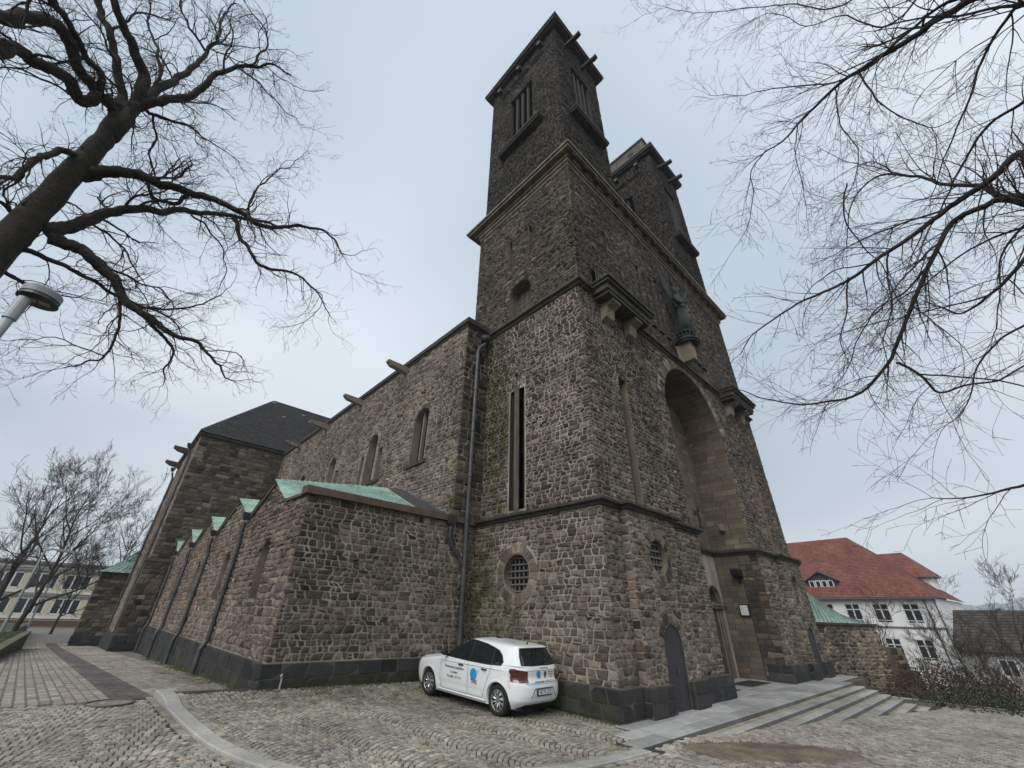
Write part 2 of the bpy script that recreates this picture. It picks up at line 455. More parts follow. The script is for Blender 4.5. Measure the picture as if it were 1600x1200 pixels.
# facade side of the base with two pilaster bays
P1 = (1.1, 3.85); P2 = (14.35, 17.05)
for (a, b) in ((.2, P1[0]), (P1[1], 6.15), (12.05, P2[0]), (P2[1], 18.1)):
    wallsheet('wall', face(.2), rect(a, GRB, b, 4.72), [], M_MORTAR, CH)
    rubble(face(.2), (a - (.04 if a < 1 or a == 12.05 else 0), .57, b, 4.72), hs=(.11, .205), ws=(.13, .34), pal=p_base, seed=int(a * 7) + 5)
PY = -.05
for k, (a, b) in enumerate((P1, P2)):
    cxx = 2.53 if k == 0 else 15.62
    dr = Open('arch', (2.1, -.1, 3.15, 1.34) if k == 0 else (15.1, -.1, 16.15, 1.34), ring=.26, ringrect=.0)
    cw = Open('circle', (cxx, 3.55, .47), ring=.28)
    wallsheet('wall', face(PY), rect(a, -.14, b, 4.72), [dr, cw], M_MORTAR, CH, .32, M_DRESS)
    rubble(face(PY), (a - .03, .57, b + .03, 4.72), [dr, cw], hs=(.11, .20), ws=(.13, .34), pal=p_base, seed=31 + k)
    ring(face(PY), cxx, 3.55, .47, .76, 0, 2 * PI, 18, p_base, seed=5 + k)
    ring(face(PY), (dr.a[0] + dr.a[2]) / 2, 1.34, .525, .80, 0, PI, 9, p_base, seed=8 + k)
    b_ = MB(); b_.add([(a, PY, GRB), (a, .2, GRB), (a, .2, 4.72), (a, PY, 4.72)], [(0, 1, 2, 3)]); b_.add([(b, PY, GRB), (b, .2, GRB), (b, .2, 4.72), (b, PY, 4.72)], [(0, 1, 2, 3)])
    b_.build('pilaster_side', M_MORTAR, CH)
    rubble(side(a), (PY, .57, .2, 4.72), hs=(.17, .29), ws=(.2, .3), pal=p_base, seed=77 + k, split=0)
    # boarded iron-grey door, two leaves with boards set diagonally
    u0, u1 = dr.a[0] + .02, dr.a[2] - .02; cu = (u0 + u1) / 2
    dmb = MB(); ol = [(p[0], p[1]) for p in Open('arch', (u0, -.08, u1, 1.33)).outline(10)]
    dmb.prism(ol, 1, PY + .06, PY + .11)
    dobj = dmb.build('door', M_DOOR, CH)
    bb = MB()
    for sgn in (-1, 1):
        for half in (0, 1):
            for j in range(-16, 26):
                ang = R(24) * (1 if half else -1) * sgn
                nx, ny = -math.sin(ang), math.cos(ang)
                c0 = .62 + j * .085 * 1.0
                p = [(q[0], q[1]) for q in ol]
                p = clip(p, (sgn, 0), sgn * cu + .006)
                p = clip(p, (0, 1 if half else -1), (.62 if half else -.62))
                if len(p) < 3: continue
                base = nx * cu + ny * c0
                p = clip(p, (nx, ny), base + .004); 
                if len(p) < 3: continue
                p = clip(p, (-nx, -ny), -(base + .081))
                if len(p) < 3 or abs(area(p)) < .001: continue
                bb.prism(p, 1, PY + .032, PY + .06)
    tag(bb.build('board', M_DOOR, dobj), kind='stuff')
    fr = MB(); oo = Open('arch', (u0 - .0, -.1, u1 + .0, 1.34)).outline(12)
    pts = [(p[0], PY + .02, p[1]) for p in oo[1:]] + [(oo[0][0], PY + .02, oo[0][1])]
    fr.tube(pts, .022, 4); fr.build('door_frame', M_LEAD, dobj)
    hb = MB(); hb.tube([(cu + .06, PY + .0, .72), (cu + .06, PY + .0, .9)], .012, 5); hb.tube([(cu + .06, PY + .0, .72), (cu + .06, PY + .06, .72)], .01, 5); hb.tube([(cu + .06, PY + .0, .9), (cu + .06, PY + .06, .9)], .01, 5)
    hb.build('handle', M_PIPE, dobj)
# round windows: dark pane and heavy iron grille
def round_window(mp, u, v, r, dp, n=5):
    g = MB(); ol = [(u + (r + .02) * math.cos(2 * PI * i / 24), v + (r + .02) * math.sin(2 * PI * i / 24)) for i in range(24)]
    g.add([mp(p[0], p[1], -dp) for p in ol], [tuple(range(24))])
    w = g.build('round_window', M_GLASS, CH)
    b = MB()
    for i in range(-n // 2 + 1, n // 2 + 1):
        for vert in (0, 1):
            off = (i - (.5 if n % 2 == 0 else 0)) * 2 * r / n
            L = math.sqrt(max(0, r * r - off * off))
            wd = .022
            if vert: q = [(u + off - wd, v - L), (u + off + wd, v - L), (u + off + wd, v + L), (u + off - wd, v + L)]
            else: q = [(u - L, v + off - wd), (u + L, v + off - wd), (u + L, v + off + wd), (u - L, v + off + wd)]
            d1 = -dp + (.05 if vert else .09)
            vs = [mp(p[0], p[1], d1) for p in q] + [mp(p[0], p[1], d1 + .035) for p in q]
            b.add(vs, [(4, 5, 6, 7), (0, 1, 5, 4), (1, 2, 6, 5), (2, 3, 7, 6), (3, 0, 4, 7)])
    b.build('grille', M_GRILLE, w)
round_window(side(.2), 3.51, 3.08, .57, .32, 6)
round_window(face(PY), 2.53, 3.55, .47, .25, 5); round_window(face(PY), 15.62, 3.55, .47, .25, 5)

M_PMORT = mat('plinth_mortar', (.07, .065, .056), .95, var=.3, vscale=2, moss=True)
# ---- plinths of dark basalt blocks (each block a piece)
def plinth(mp, u0, u1, z0, z1, n, seed, lip=.03, ws=(.38, .75)):
    rubble(mp, (u0, z0, u1, z1), hs=((z1 - z0) / n * .96, (z1 - z0) / n * 1.04), ws=ws, pal=p_bas, h=(.012, .028), seed=seed, kind='plinth_block', rough=.35, joint=.0055, split=0, wav=.004)
def pbody(poly, z0, z1):
    b = MB(); b.prism(poly, 2, z0, z1); b.build('plinth', M_PMORT, CH)
pbody([(.03, .03), (P1[0] - .12, .03), (P1[0] - .12, PY - .12), (2.1, PY - .12), (2.1, .3), (.3, .3), (.3, 5.60), (.03, 5.60)], GRB, .56)
pbody([(3.15, PY - .12), (P1[1] + .1, PY - .12), (P1[1] + .1, .03), (6.22, .03), (6.22, .3), (3.15, .3)], GRB, .56)
pbody([(11.98, .03), (P2[0] - .12, .03), (P2[0] - .12, PY - .12), (15.1, PY - .12), (15.1, .3), (12.3, .3), (12.3, .9), (11.98, .9)], GRB, .56)
pbody([(16.15, PY - .12), (P2[1] + .1, PY - .12), (P2[1] + .1, .03), (18.2, .03), (18.2, .3), (16.15, .3)], GRB, .56)
plinth(side(.03), .0, 5.6, -.3, .56, 3, 201)
plinth(face(.03), .0, P1[0] - .12, -.3, .56, 3, 202); plinth(side(P1[0] - .12), PY - .12, .03, -.3, .56, 3, 203)
plinth(face(PY - .12), P1[0] - .14, 2.1, -.3, .56, 3, 204); plinth(face(PY - .12), 3.15, P1[1] + .12, -.3, .56, 3, 205)
plinth(face(.03), P1[1] + .1, 6.24, -.3, .56, 3, 206); plinth(side(3.15), PY - .12, .2, -.3, .56, 3, 216, ws=(.3, .4)); plinth(side(16.15), PY - .12, .2, -.3, .56, 3, 217, ws=(.3, .4))
plinth(face(.03), 11.96, P2[0] - .12, -.3, .56, 3, 207); plinth(side(11.98), .0, .9, -.3, .56, 3, 208); plinth(side(P2[0] - .12), PY - .12, .03, -.3, .56, 3, 209)
plinth(face(PY - .12), P2[0] - .14, 15.1, -.3, .56, 3, 210); plinth(face(PY - .12), 16.15, P2[1] + .12, -.3, .56, 3, 211)
plinth(face(.03), P2[1] + .1, 18.2, -.3, .56, 3, 212)

# ---- string courses (moulded: two steps)
def string(path, z, h, out, m=M_DRESSD, name='string_course', inn=.3):
    """path: outer wall line (x, y) walked with the open air on the right"""
    def off(d):
        o = []
        for i, p in enumerate(path):
            p = V3((p[0], p[1])) if False else p
            if i > 0: a = (path[i][0] - path[i - 1][0], path[i][1] - path[i - 1][1])
            else: a = (path[1][0] - path[0][0], path[1][1] - path[0][1])
            if i < len(path) - 1: c = (path[i + 1][0] - path[i][0], path[i + 1][1] - path[i][1])
            else: c = a
            def nr(w): L = math.hypot(*w); return (w[1] / L, -w[0] / L)
            n1_, n2_ = nr(a), nr(c)
            if abs(n1_[0] * n2_[0] + n1_[1] * n2_[1]) > .99: nx, ny = n1_
            else: nx, ny = n1_[0] + n2_[0], n1_[1] + n2_[1]
            o.append((path[i][0] + nx * d, path[i][1] + ny * d))
        return o
    L = [0]
    for p, q in zip(path, path[1:]): L.append(L[-1] + math.hypot(q[0] - p[0], q[1] - p[1]))
    rs_ = random.Random(int(z * 100) + int(abs(path[0][0]) * 10)); prof = [(-inn, z), (out * .35, z), (out * .5, z + h * .3), (out, z + h * .42), (out, z + h * .72), (-.02, z + h), (-inn, z + h)]
    rows = [off(d) for d, _ in prof]; cols = []; jb = 0
    for i in range(len(path) - 1):
        seg = L[i + 1] - L[i]; cols.append((i, 0, jb, jb)); u_ = rs_.uniform(.7, 1.3)
        while u_ < seg - .35:
            t = u_ / seg; e = .005 / seg; j2 = rs_.uniform(-.01, .01)
            cols += [(i, t - e, jb, jb), (i, t - e * .9, -.02, jb), (i, t + e * .9, -.02, j2), (i, t + e, j2, j2)]; jb = j2; u_ += rs_.uniform(.8, 1.5)
    cols.append((len(path) - 2, 1, jb, jb)); vs = []
    for k in range(len(prof)):
        for (i, t, dj, zj) in cols:
            p, q = rows[k][i], rows[k][i + 1]; x_, y_ = lerp(p[0], q[0], t), lerp(p[1], q[1], t)
            if 0 < t < 1 and k not in (0, 6):
                a_ = (path[i + 1][0] - path[i][0], path[i + 1][1] - path[i][1]); l_ = math.hypot(*a_); x_ += a_[1] / l_ * dj; y_ -= a_[0] / l_ * dj
            vs.append((x_, y_, prof[k][1] + (zj * .5 if 0 < t < 1 else 0)))
    n = len(cols); b = MB()
    fs = [(k * n + i, k * n + i + 1, (k + 1) * n + i + 1, (k + 1) * n + i) for k in range(len(prof) - 1) for i in range(n - 1)]
    fs += [tuple(k * n for k in range(len(prof))), tuple(k * n + n - 1 for k in range(len(prof)))[::-1]]
    b.add(vs, fs); return b.build(name, m, CH)
string([(.2, 5.60), (.2, .2), (P1[0], .2), (P1[0], PY), (P1[1], PY), (P1[1], .2), (6.15, .2), (6.15, 2.1)], 4.70, .26, .20)
string([(6.15, 2.10), (12.05, 2.10), (12.05, .2), (P2[0], .2), (P2[0], PY), (P2[1], PY), (P2[1], .2), (18.1, .2), (18.1, 6)], 4.70, .26, .18)
string([(.4, 6.5), (.4, .4), (18.0, .4), (18.0, 6.8)], 13.2, .32, .2)

# ---- second stage 4.95 .. 13.2
slA = Open('rect', (3.33, 5.1, 3.60, 9.83), ringrect=.0); slB = Open('rect', (3.84, 5.1, 4.11, 9.83), ringrect=.0)
slAB = Open('rect', (3.27, 5.0, 4.17, 9.9))
wallsheet('wall', side(.4), rect(.4, 4.85, 6.2, 13.3), [slA, slB], M_MORTAR, CH, .4, M_DRESSD)
rubble(side(.4), (.36, 4.96, 6.1, 13.2), [slAB], hs=(.105, .185), ws=(.13, .36), pal=p_shaft2, seed=11)
b = MB(); b.box((.36, 3.60, 4.97), (.6, 3.84, 9.95)); b.build('mullion', mat('brown_mullion', (.095, .08, .065), .9, bump=.006, bscale=30, var=.3, moss=True, streak=(.04, .035, .03)), CH)
AR = Open('arch', (6.15, 4.85, 12.05, 10.0), ring=.55)
fs1 = Open('rect', (2.45, 5.15, 2.95, 9.9)); fs2 = Open('rect', (15.25, 5.15, 15.75, 9.9))
wallsheet('wall', face(.4), [(.4, 4.85), (6.15, 4.85)] + [(9.1 - 2.95 * math.cos(PI * i / 32), 10 + 2.95 * math.sin(PI * i / 32)) for i in range(33)] + [(12.05, 4.85), (18.0, 4.85), (18.0, 13.3), (.4, 13.3)], [fs1, fs2], M_MORTAR, CH, .4, M_DRESS)
rubble(face(.4), (.36, 4.96, 18.04, 13.2), [AR, fs1, fs2], hs=(.105, .185), ws=(.13, .36), pal=p_shaft2, seed=12)
ring(face(.4), 9.1, 10.0, 2.95, 3.5, 0, PI, 46, p_base, seed=13)
for s_, X in ((0, 5.85), (1, 12.05)): pass
# slit back panels
b = MB()
b.box((.8, 3.3, 5), (.82, 3.62, 9.9)); b.box((.8, 3.82, 5), (.82, 4.13, 9.9)); b.build('slit_pane', mat('slit_shutter', (.045, .04, .036), .8, var=.3), CH)
b = MB(); b.box((2.4, .74, 5.1), (3.0, .78, 9.95)); b.box((15.2, .74, 5.1), (15.8, .78, 9.95)); b.build('slit_back', M_DRESSD, CH)

# ---- portal recess: jambs, barrel soffit, back wall
JL, JR, PB = 6.15, 12.05, 2.1
def ashl(mp, bb, seed, ops=(), hs=(.19, .27)): rubble(mp, bb, ops, hs=hs, ws=(.35, .8), pal=p_ash, h=(.002, .010), seed=seed, kind='ash', rough=.1, joint=.007, split=0, wav=.0)
for X, mp in ((JL, sideE(JL)), (JR, side(JR))):
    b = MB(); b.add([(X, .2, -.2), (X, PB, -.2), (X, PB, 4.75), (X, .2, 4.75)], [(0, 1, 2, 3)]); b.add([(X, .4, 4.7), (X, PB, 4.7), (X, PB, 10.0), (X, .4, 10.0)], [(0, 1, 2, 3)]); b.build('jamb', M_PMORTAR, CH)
rubble(side(JR), (.18, -.1, 1.05, 4.7), hs=(.17, .26), ws=(.25, .45), pal=p_tran, seed=41, h=(.008, .02), split=0)
ashl(side(JR), (1.05, -.1, PB, 4.7), 42); ashl(side(JR), (.38, 4.95, PB, 10.0), 43)
ashl(sideE(JL), (.3, 0, PB, 10.0), 44)
sof = lambda u, v, d: (9.1 + (2.95 - d) * math.cos(v / 2.95), u, 10 + (2.95 - d) * math.sin(v / 2.95))
b = MB(); n = 40
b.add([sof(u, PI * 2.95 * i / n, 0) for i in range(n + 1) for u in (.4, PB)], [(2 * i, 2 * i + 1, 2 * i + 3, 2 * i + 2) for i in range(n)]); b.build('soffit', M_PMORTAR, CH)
ashl(sof, (.36, 0, PB, PI * 2.95), 45, hs=(.19, .24))
bd = Open('arch', (8.15, -.15, 10.05, 2.6)) 
# the back wall (door towards its right half as seen: a wide doorway with a round tympanum)
DC, DW = 11.05, .62
bdo = Open('arch', (9.1 - 1.0, -.12, 9.1 + 1.0, 2.5))
DOORS = [Open('arch', (6.95, -.12, 8.05, 2.75)), Open('arch', (8.55, -.12, 9.65, 2.75)), Open('arch', (10.55, -.12, 11.75, 2.75))]
slot = Open('rect', (11.28, 5.9, 11.42, 6.8)); slot2 = Open('rect', (6.78, 5.9, 6.92, 6.8))
wallsheet('portal_wall', face(PB), rect(JL, -.12, JR, 4.72), DOORS, M_PLASTER, CH, .4, M_DRESS)
bw = [(JL, 4.7), (JR, 4.7)] + [(9.1 + 2.95 * math.cos(PI * i / 24), 10 + 2.95 * math.sin(PI * i / 24)) for i in range(25)]
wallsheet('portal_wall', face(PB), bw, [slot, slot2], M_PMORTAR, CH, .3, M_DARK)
for o_ in DOORS:
    u0, v0, u1, v1 = o_.a; cu = (u0 + u1) / 2
    d = MB(); d.box((u0 - .05, PB + .38, v0), (u1 + .05, PB + .42, v1 + .65)); dd = d.build('portal_door', M_DOOR, CH)
    q = MB()
    for i in range(6): q.box((u0 + .03 + i * (u1 - u0 - .06) / 6 + .008, PB + .355, v0 + .05), (u0 + .03 + (i + 1) * (u1 - u0 - .06) / 6 - .008, PB + .38, 2.45))
    q.build('door_board', M_DOOR, dd)
    q = MB()
    for sx in (-1, 1):                      # stepped, fluted jamb shafts
        for j in range(3):
            x = (u0 if sx < 0 else u1) + sx * (.07 - .055 * j)
            q.tube([(x, PB + .02 + j * .1, v0), (x, PB + .02 + j * .1, 2.5)], .042, 8)
    q.build('jamb_shaft', M_DRESS, CH)
    q = MB()
    for sx in (-1, 1):
        x = (u0 if sx < 0 else u1)
        q.box((x - .16, PB - .10, 2.50), (x + .16, PB + .30, 2.60)); q.box((x - .2, PB - .14, 2.60), (x + .2, PB + .30, 2.72))
    q.build('impost', M_DRESS, CH)
    q = MB(); r_ = (u1 - u0) / 2
    for rr, dd_ in ((r_ + .05, 0.0), (r_ - .03, .1)):
        q.tube([(cu + rr * math.cos(PI * i / 16), PB + dd_, 2.75 + rr * math.sin(PI * i / 16)) for i in range(17)], .045, 6)
    q.build('archivolt', M_DRESS, CH)
ashl(face(PB), (JL, 4.98, JR, 13.0), 46, ops=[slot, slot2], hs=(.21, .27))
# keep only what lies under the vault
STONES[:] = [s for s in STONES if not (s[4] == 'ash' and abs(s[1][0][1] - PB) < .05 and s[1][0][2] > 10 and math.hypot(s[1][0][0] - 9.1, s[1][0][2] - 10) > 2.9)]
q = MB(); q.box((11.32, PB + .28, 5.8), (11.4, PB + .3, 6.9)); q.build('slit_pane', M_DARK, CH)
q = MB(); q.prism([(1.2, 6.05), (1.45, 6.05), (1.40, 5.8), (1.25, 5.75)], 0, JR - .3, JR); q.build('spout', M_CORB, CH)

# ---- third stage 13.5 .. 21.1
an = Open('arch', (2.95, 13.5, 4.34, 14.97), ring=.28)
s1 = Open('rect', (4.2, 17.1, 4.46, 18.9)); s2 = Open('rect', (2.8, 17.05, 3.06, 18.9))
wallsheet('wall', side(.45), rect(.45, 13.4, 6.92, 21.3), [an, s1, s2], M_MORTAR_D, CH, .55, M_DRESS)
rubble(side(.45), (.41, 13.5, 6.92, 21.15), [an, s1, s2], hs=(.11, .185), ws=(.13, .35), pal=p_shaft3, seed=21)
ring(side(.45), 3.645, 14.97, .695, .95, 0, PI, 13, p_shaft3, seed=22)
slots = []
for k, x in enumerate((5.95, 6.65, 7.35, 8.05, 10.15, 10.85, 11.55, 12.25)):
    slots.append(Open('rect', (x - .13, 14.75, x + .13, 18.3 if k not in (3, 4) else 18.7)))
f1 = Open('rect', (2.9, 17.0, 3.12, 18.5)); f2 = Open('rect', (15.1, 17.0, 15.32, 18.5)); f3 = Open('rect', (14.6, 13.55, 15.5, 15.0)); f4 = Open('rect', (1.5, 13.7, 2.1, 14.9))
wallsheet('wall', face(.45), rect(.45, 13.4, 18.0, 21.3), slots + [f1, f2, f4], M_MORTAR_D, CH, .55, M_DRESSD)
rubble(face(.45), (.41, 13.5, 18.04, 21.15), slots + [f1, f2, f4], hs=(.11, .185), ws=(.13, .35), pal=p_shaft3, seed=23)
b = MB()
for o_ in slots: b.box((o_.a[0] - .02, .95, 14.7), (o_.a[2] + .02, .97, 18.8))
for o_ in (f1, f2, f4): b.box((o_.a[0] - .02, .95, o_.a[1]), (o_.a[2] + .02, .97, o_.a[3]))
b.box((.97, 2.9, 13.45), (.99, 4.4, 15.7)); b.box((.97, 4.15, 17), (.99, 4.5, 19)); b.box((.97, 2.75, 17), (.99, 3.1, 19)); b.build('opening_back', M_DARK, CH)
b = MB()
for o_ in slots: b.box((o_.a[0] - .08, .32, 14.60), (o_.a[2] + .08, .5, 14.73))
b.build('sill', M_DRESSD, CH)
b = MB()   # small leaded window inside the arched niche
for i in range(5): b.box((.93, 3.0 + i * .32, 13.5), (.965, 3.03 + i * .32, 15.4))
for i in range(6): b.box((.925, 2.96, 13.7 + i * .3), (.96, 4.33, 13.73 + i * .3))
b.build('grille', M_GRILLE, CH)

# ---- balconies on corbels at both ends of the facade
for bx in (1.25, 13.35):
    b = MB()
    b.box((bx + .1, -.32, 12.98), (bx + 3.15, .4, 13.12)); b.box((bx, -.36, 13.14), (bx + 3.25, .4, 13.42)); b.box((bx - .1, -.47, 13.42), (bx + 3.33, .4, 13.56)); b.box((bx - .16, -.55, 13.56), (bx + 3.4, .4, 13.64))
    bal = b.build('balcony', M_DRESSD, CH)
    for cx_ in (bx + .75, bx + 2.4):
        c = MB(); c.prism([(.4, 12.15), (.14, 12.3), (.05, 12.75), (-.25, 12.86), (-.25, 12.98), (.4, 12.98)], 0, cx_ - .27, cx_ + .27); c.build('corbel', M_CORB, bal)
    g = MB()
    for i in range(6): g.tube([(bx + .05 + i * .16, .12, 13.66), (bx + .05 + i * .16, .12, 14.55)], .022, 4)
    g.tube([(bx - .0, .12, 14.5), (bx + .9, .12, 14.5)], .025, 4); g.tube([(bx, .12, 14.5), (bx, .42, 14.5)], .02, 4); g.build('railing', M_LEAD, bal)

# ---- great cornice at 21.1 .. 22 with beam ends under it
string([(.45, 6.92), (.45, .45), (18.0, .45), (18.0, 6.92)], 21.1, .42, .16, M_DRESS, 'cornice_moulding')
b = MB()
b.prism([(-.02, -.02), (18.5, -.02), (18.5, 7.6), (-.02, 7.6)], 2, 21.72, 21.88); b.prism([(-.1, -.1), (18.58, -.1), (18.58, 7.7), (-.1, 7.7)], 2, 21.88, 22.02)
b.prism([(.25, .25), (18.2, .25), (18.2, 7.2), (.25, 7.2)], 2, 21.5, 21.72); b.build('cornice', M_DRESS, CH)
for i in range(19):
    c = MB(); x = .55 + i * .96
    c.prism([(-.0, 21.71), (.45, 21.71), (.45, 21.50), (.15, 21.52)], 0, x - .15, x + .15) if False else c.box((x - .14, .03, 21.54), (x + .14, .26, 21.72))
    c.build('beam_end', M_DRESSD, CH)

# ---- belfry stages 22 .. 37.2
def belfry(X0, X1, seed, hx_side):
    Y0, Y1 = .5, 6.65
    ws_ = Open('rect', (2.65, 27.6, 4.65, 33.5)); wf = Open('rect', (X0 + 1.45, 27.6, X0 + 3.35, 34.0))
    hole = Open('rect', (3.5, 25.55, 3.72, 25.8))
    wallsheet('belfry_wall', side(X0), rect(Y0, 21.9, Y1, 37.3), [ws_, hole], M_MORTAR_D, CH, .7, M_DRESSD)
    wallsheet('belfry_wall', face(Y0), rect(X0, 21.9, X1, 37.3), [wf], M_MORTAR_D, CH, .7, M_DRESSD)
    rubble(side(X0), (Y0 - .03, 22.0, Y1, 37.2), [ws_, hole], hs=(.13, .23), ws=(.15, .40), pal=p_soot, seed=seed)
    rubble(face(Y0), (X0 - .03, 22.0, X1 + .03, 37.2), [wf], hs=(.13, .23), ws=(.15, .40), pal=p_sootf, seed=seed + 1)
    b = MB(); b.box((X0 + .72, 2.6, 27.5), (X0 + .76, 4.7, 33.6)); b.box((X0 + 1.4, Y0 + .72, 27.5), (X0 + 3.4, Y0 + .76, 34.1)); w = b.build('sound_window', M_DARK, CH)
    for i in range(3):
        m = MB(); y = 3.15 + i * .5
        m.box((X0 + .10, y - .07, 27.6), (X0 + .40, y + .07, 33.5)); m.build('mullion', M_DRESSD, w)
        m = MB(); x = X0 + 1.45 + .475 * (i + 1)
        m.box((x - .07, Y0 + .10, 27.6), (x + .07, Y0 + .40, 34.0)); m.build('mullion', M_DRESSD, w)
    lv = MB()
    for i in range(15):
        z = 27.8 + i * .37
        lv.prism([(X0 + .22, z + .02), (X0 + .26, z), (X0 + .6, z + .22), (X0 + .56, z + .25)], 1, 2.65, 4.65)
        lv.prism([(Y0 + .22, z + .52), (Y0 + .26, z + .5), (Y0 + .6, z + .72), (Y0 + .56, z + .75)], 0, X0 + 1.45, X0 + 3.35)
    tag(lv.build('louvre', M_DRESSD, w), kind='stuff')
    b = MB(); b.box((X0 - .44, 1.82, 27.25), (X0 + .1, 5.28, 27.42)); b.box((X0 - .5, 1.76, 27.42), (X0 + .1, 5.34, 27.6))
    b.box((X0 + .86, Y0 - .44, 27.25), (X0 + 4.0, Y0 + .1, 27.42)); b.box((X0 + .8, Y0 - .5, 27.42), (X0 + 4.06, Y0 + .1, 27.6)); b.build('sill', M_DRESSD, CH)
    # notched frieze line and spouts
    for j, y in enumerate((1.7, 3.7, 5.7)):
        c = MB(); c.box((X0 - .34, y - .16, 36.35), (X0 + .05, y + .16, 36.72)); c.build('console', M_DRESSD, CH)
        c = MB(); c.box((X0 - .345, y - .09, 36.42), (X0 - .341, y + .09, 36.62)); c.build('console_face', M_CORB, CH)
    fr = MB(); pts = [(1.5, 35.45), (2.5, 35.45), (2.65, 35.75), (2.85, 35.75), (3.0, 35.45), (4.4, 35.45), (4.55, 35.75), (4.75, 35.75), (4.9, 35.45), (5.6, 35.45)]
    for a, c in zip(pts, pts[1:]):
        fr.tube([(X0 - .06, a[0], a[1]), (X0 - .06, c[0], c[1])], .13, 4)
    fr.build('frieze', M_DRESSD, CH)
    for sx in (1.05, 2.9):
        c = MB(); c.prism([(Y0 + .05, 35.9), (Y0 - 1.05, 35.55), (Y0 - 1.25, 35.6), (Y0 - 1.25, 35.82), (Y0 - 1.05, 35.82), (Y0 + .05, 36.2)], 0, X0 + sx - .13, X0 + sx + .13); c.build('spout', M_DRESSD, CH)
    # eaves and low roof
    b = MB(); o = .45
    b.prism([(X0 - o + .15, Y0 - o + .15), (X1 + o - .15, Y0 - o + .15), (X1 + o - .15, Y1 + o - .15), (X0 - o + .15, Y1 + o - .15)], 2, 37.0, 37.16)
    b.prism([(X0 - o, Y0 - o), (X1 + o, Y0 - o), (X1 + o, Y1 + o), (X0 - o, Y1 + o)], 2, 37.16, 37.4); b.build('eave_slab', M_DRESSD, CH)
    b = MB(); b.prism([(X0 - o - .07, Y0 - o - .07), (X1 + o + .07, Y0 - o - .07), (X1 + o + .07, Y1 + o + .07), (X0 - o - .07, Y1 + o + .07)], 2, 37.4, 37.58); b.build('roof_edge', M_LEAD, CH)
    # body behind the faces
    b = MB(); b.prism([(X0 + .8, Y0 + .8), (X1 + .0, Y0 + .8), (X1 + .0, Y1), (X0 + .8, Y1)], 2, 21.9, 37.2); b.build('belfry_core', M_MORTAR_D, CH)
    b = MB(); b.add([(X1, Y0, 21.9), (X1, Y1, 21.9), (X1, Y1, 37.3), (X1, Y0, 37.3), (X0, Y1, 21.9), (X0, Y1, 37.3)], [(0, 1, 2, 3), (1, 4, 5, 2)]); b.build('belfry_wall', M_MORTAR_D, CH)
belfry(.5, 5.1, 51, 0)
belfry(12.95, 17.6, 61, 0)
# attic storey and lightning rod on the right tower; the left one sits further back, hidden by its eaves
M_ATTIC = mat('stained_attic', (.115, .10, .088), .9, var=.35, vscale=.7, streak=(.04, .035, .032), bump=.003)
for (x0, x1) in ((13.3, 17.2), (.95, 4.7)):
    b = MB(); b.box((x0, .9, 37.58), (x1, 6.2, 40.1)); at_ = b.build('attic', M_ATTIC, CH)
    b = MB(); b.box((x0 - .12, .78, 40.1), (x1 + .12, 6.32, 40.26)); b.add([(x0 - .1, .8, 40.26), (x1 + .1, .8, 40.26), (x1 + .1, 6.3, 40.26), (x0 - .1, 6.3, 40.26), ((x0 + x1) / 2, 2.6, 41.0), ((x0 + x1) / 2, 4.5, 41.0)], [(0, 1, 4), (1, 2, 5, 4), (2, 3, 5), (3, 0, 4, 5)]); b.build('attic_roof', M_COPPER_G, at_)
    for y in (2.2, 4.5):
        c = MB(); c.prism([(y, 38.9), (y + .28, 39.25), (y, 39.6), (y - .28, 39.25)], 0, x0 - .05, x0 + .02); c.build('vent', M_DARK, at_)
    c = MB(); c.tube([(x0 + .1, 5.0, 40.2), (x0 + .1, 5.0, 41.4)], .03, 4); c.build('lightning_rod', M_LEAD, at_)

# ---- nave: long wall, return at the tower, cap, windows and spouts
NX, NY, NE = -.87, 5.65, 31.5
nw = [Open('arch', (8.0, 7.6, 9.3, 9.62), ring=.3)]
trip = []
for yc in (13.4, 18.85, 24.2, 29.4):
    nw.append(Open('arch', (yc - .52, 7.6, yc + .52, 9.8), ring=.25)); trip.append(yc)
    nw.append(Open('rect', (yc - 1.22, 7.6, yc - .80, 9.3))); nw.append(Open('rect', (yc + .80, 7.6, yc + 1.22, 9.3)))
wallsheet('nave_wall', side(NX), rect(NY, 3.5, NE, 13.5), nw, M_MORTAR, CH, .38, M_CORB)
rubble(side(NX), (NY - .03, 5.0, NE, 13.45), nw, hs=(.115, .195), ws=(.15, .40), pal=p_nave, seed=71)
ring(side(NX), 8.65, 9.62, .65, .93, 0, PI, 11, p_nave, seed=72)
for yc in trip: ring(side(NX), yc, 9.8, .52, .76, 0, PI, 9, p_nave, seed=int(yc))
wallsheet('nave_wall', face(NY), rect(NX, 4.76, .42, 13.5), [], M_MORTAR, CH)
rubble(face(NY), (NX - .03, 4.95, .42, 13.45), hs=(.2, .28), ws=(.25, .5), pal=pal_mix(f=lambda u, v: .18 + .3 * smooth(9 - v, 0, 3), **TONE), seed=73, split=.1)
b = MB()
b.box((NX + .42, 8.0 - .1, 7.5), (NX + .44, 9.4, 10.4)); 
for yc in trip: b.box((NX + .42, yc - 1.3, 7.5), (NX + .44, yc + 1.3, 10.4))
b.build('window_pane', M_GLASS, CH)
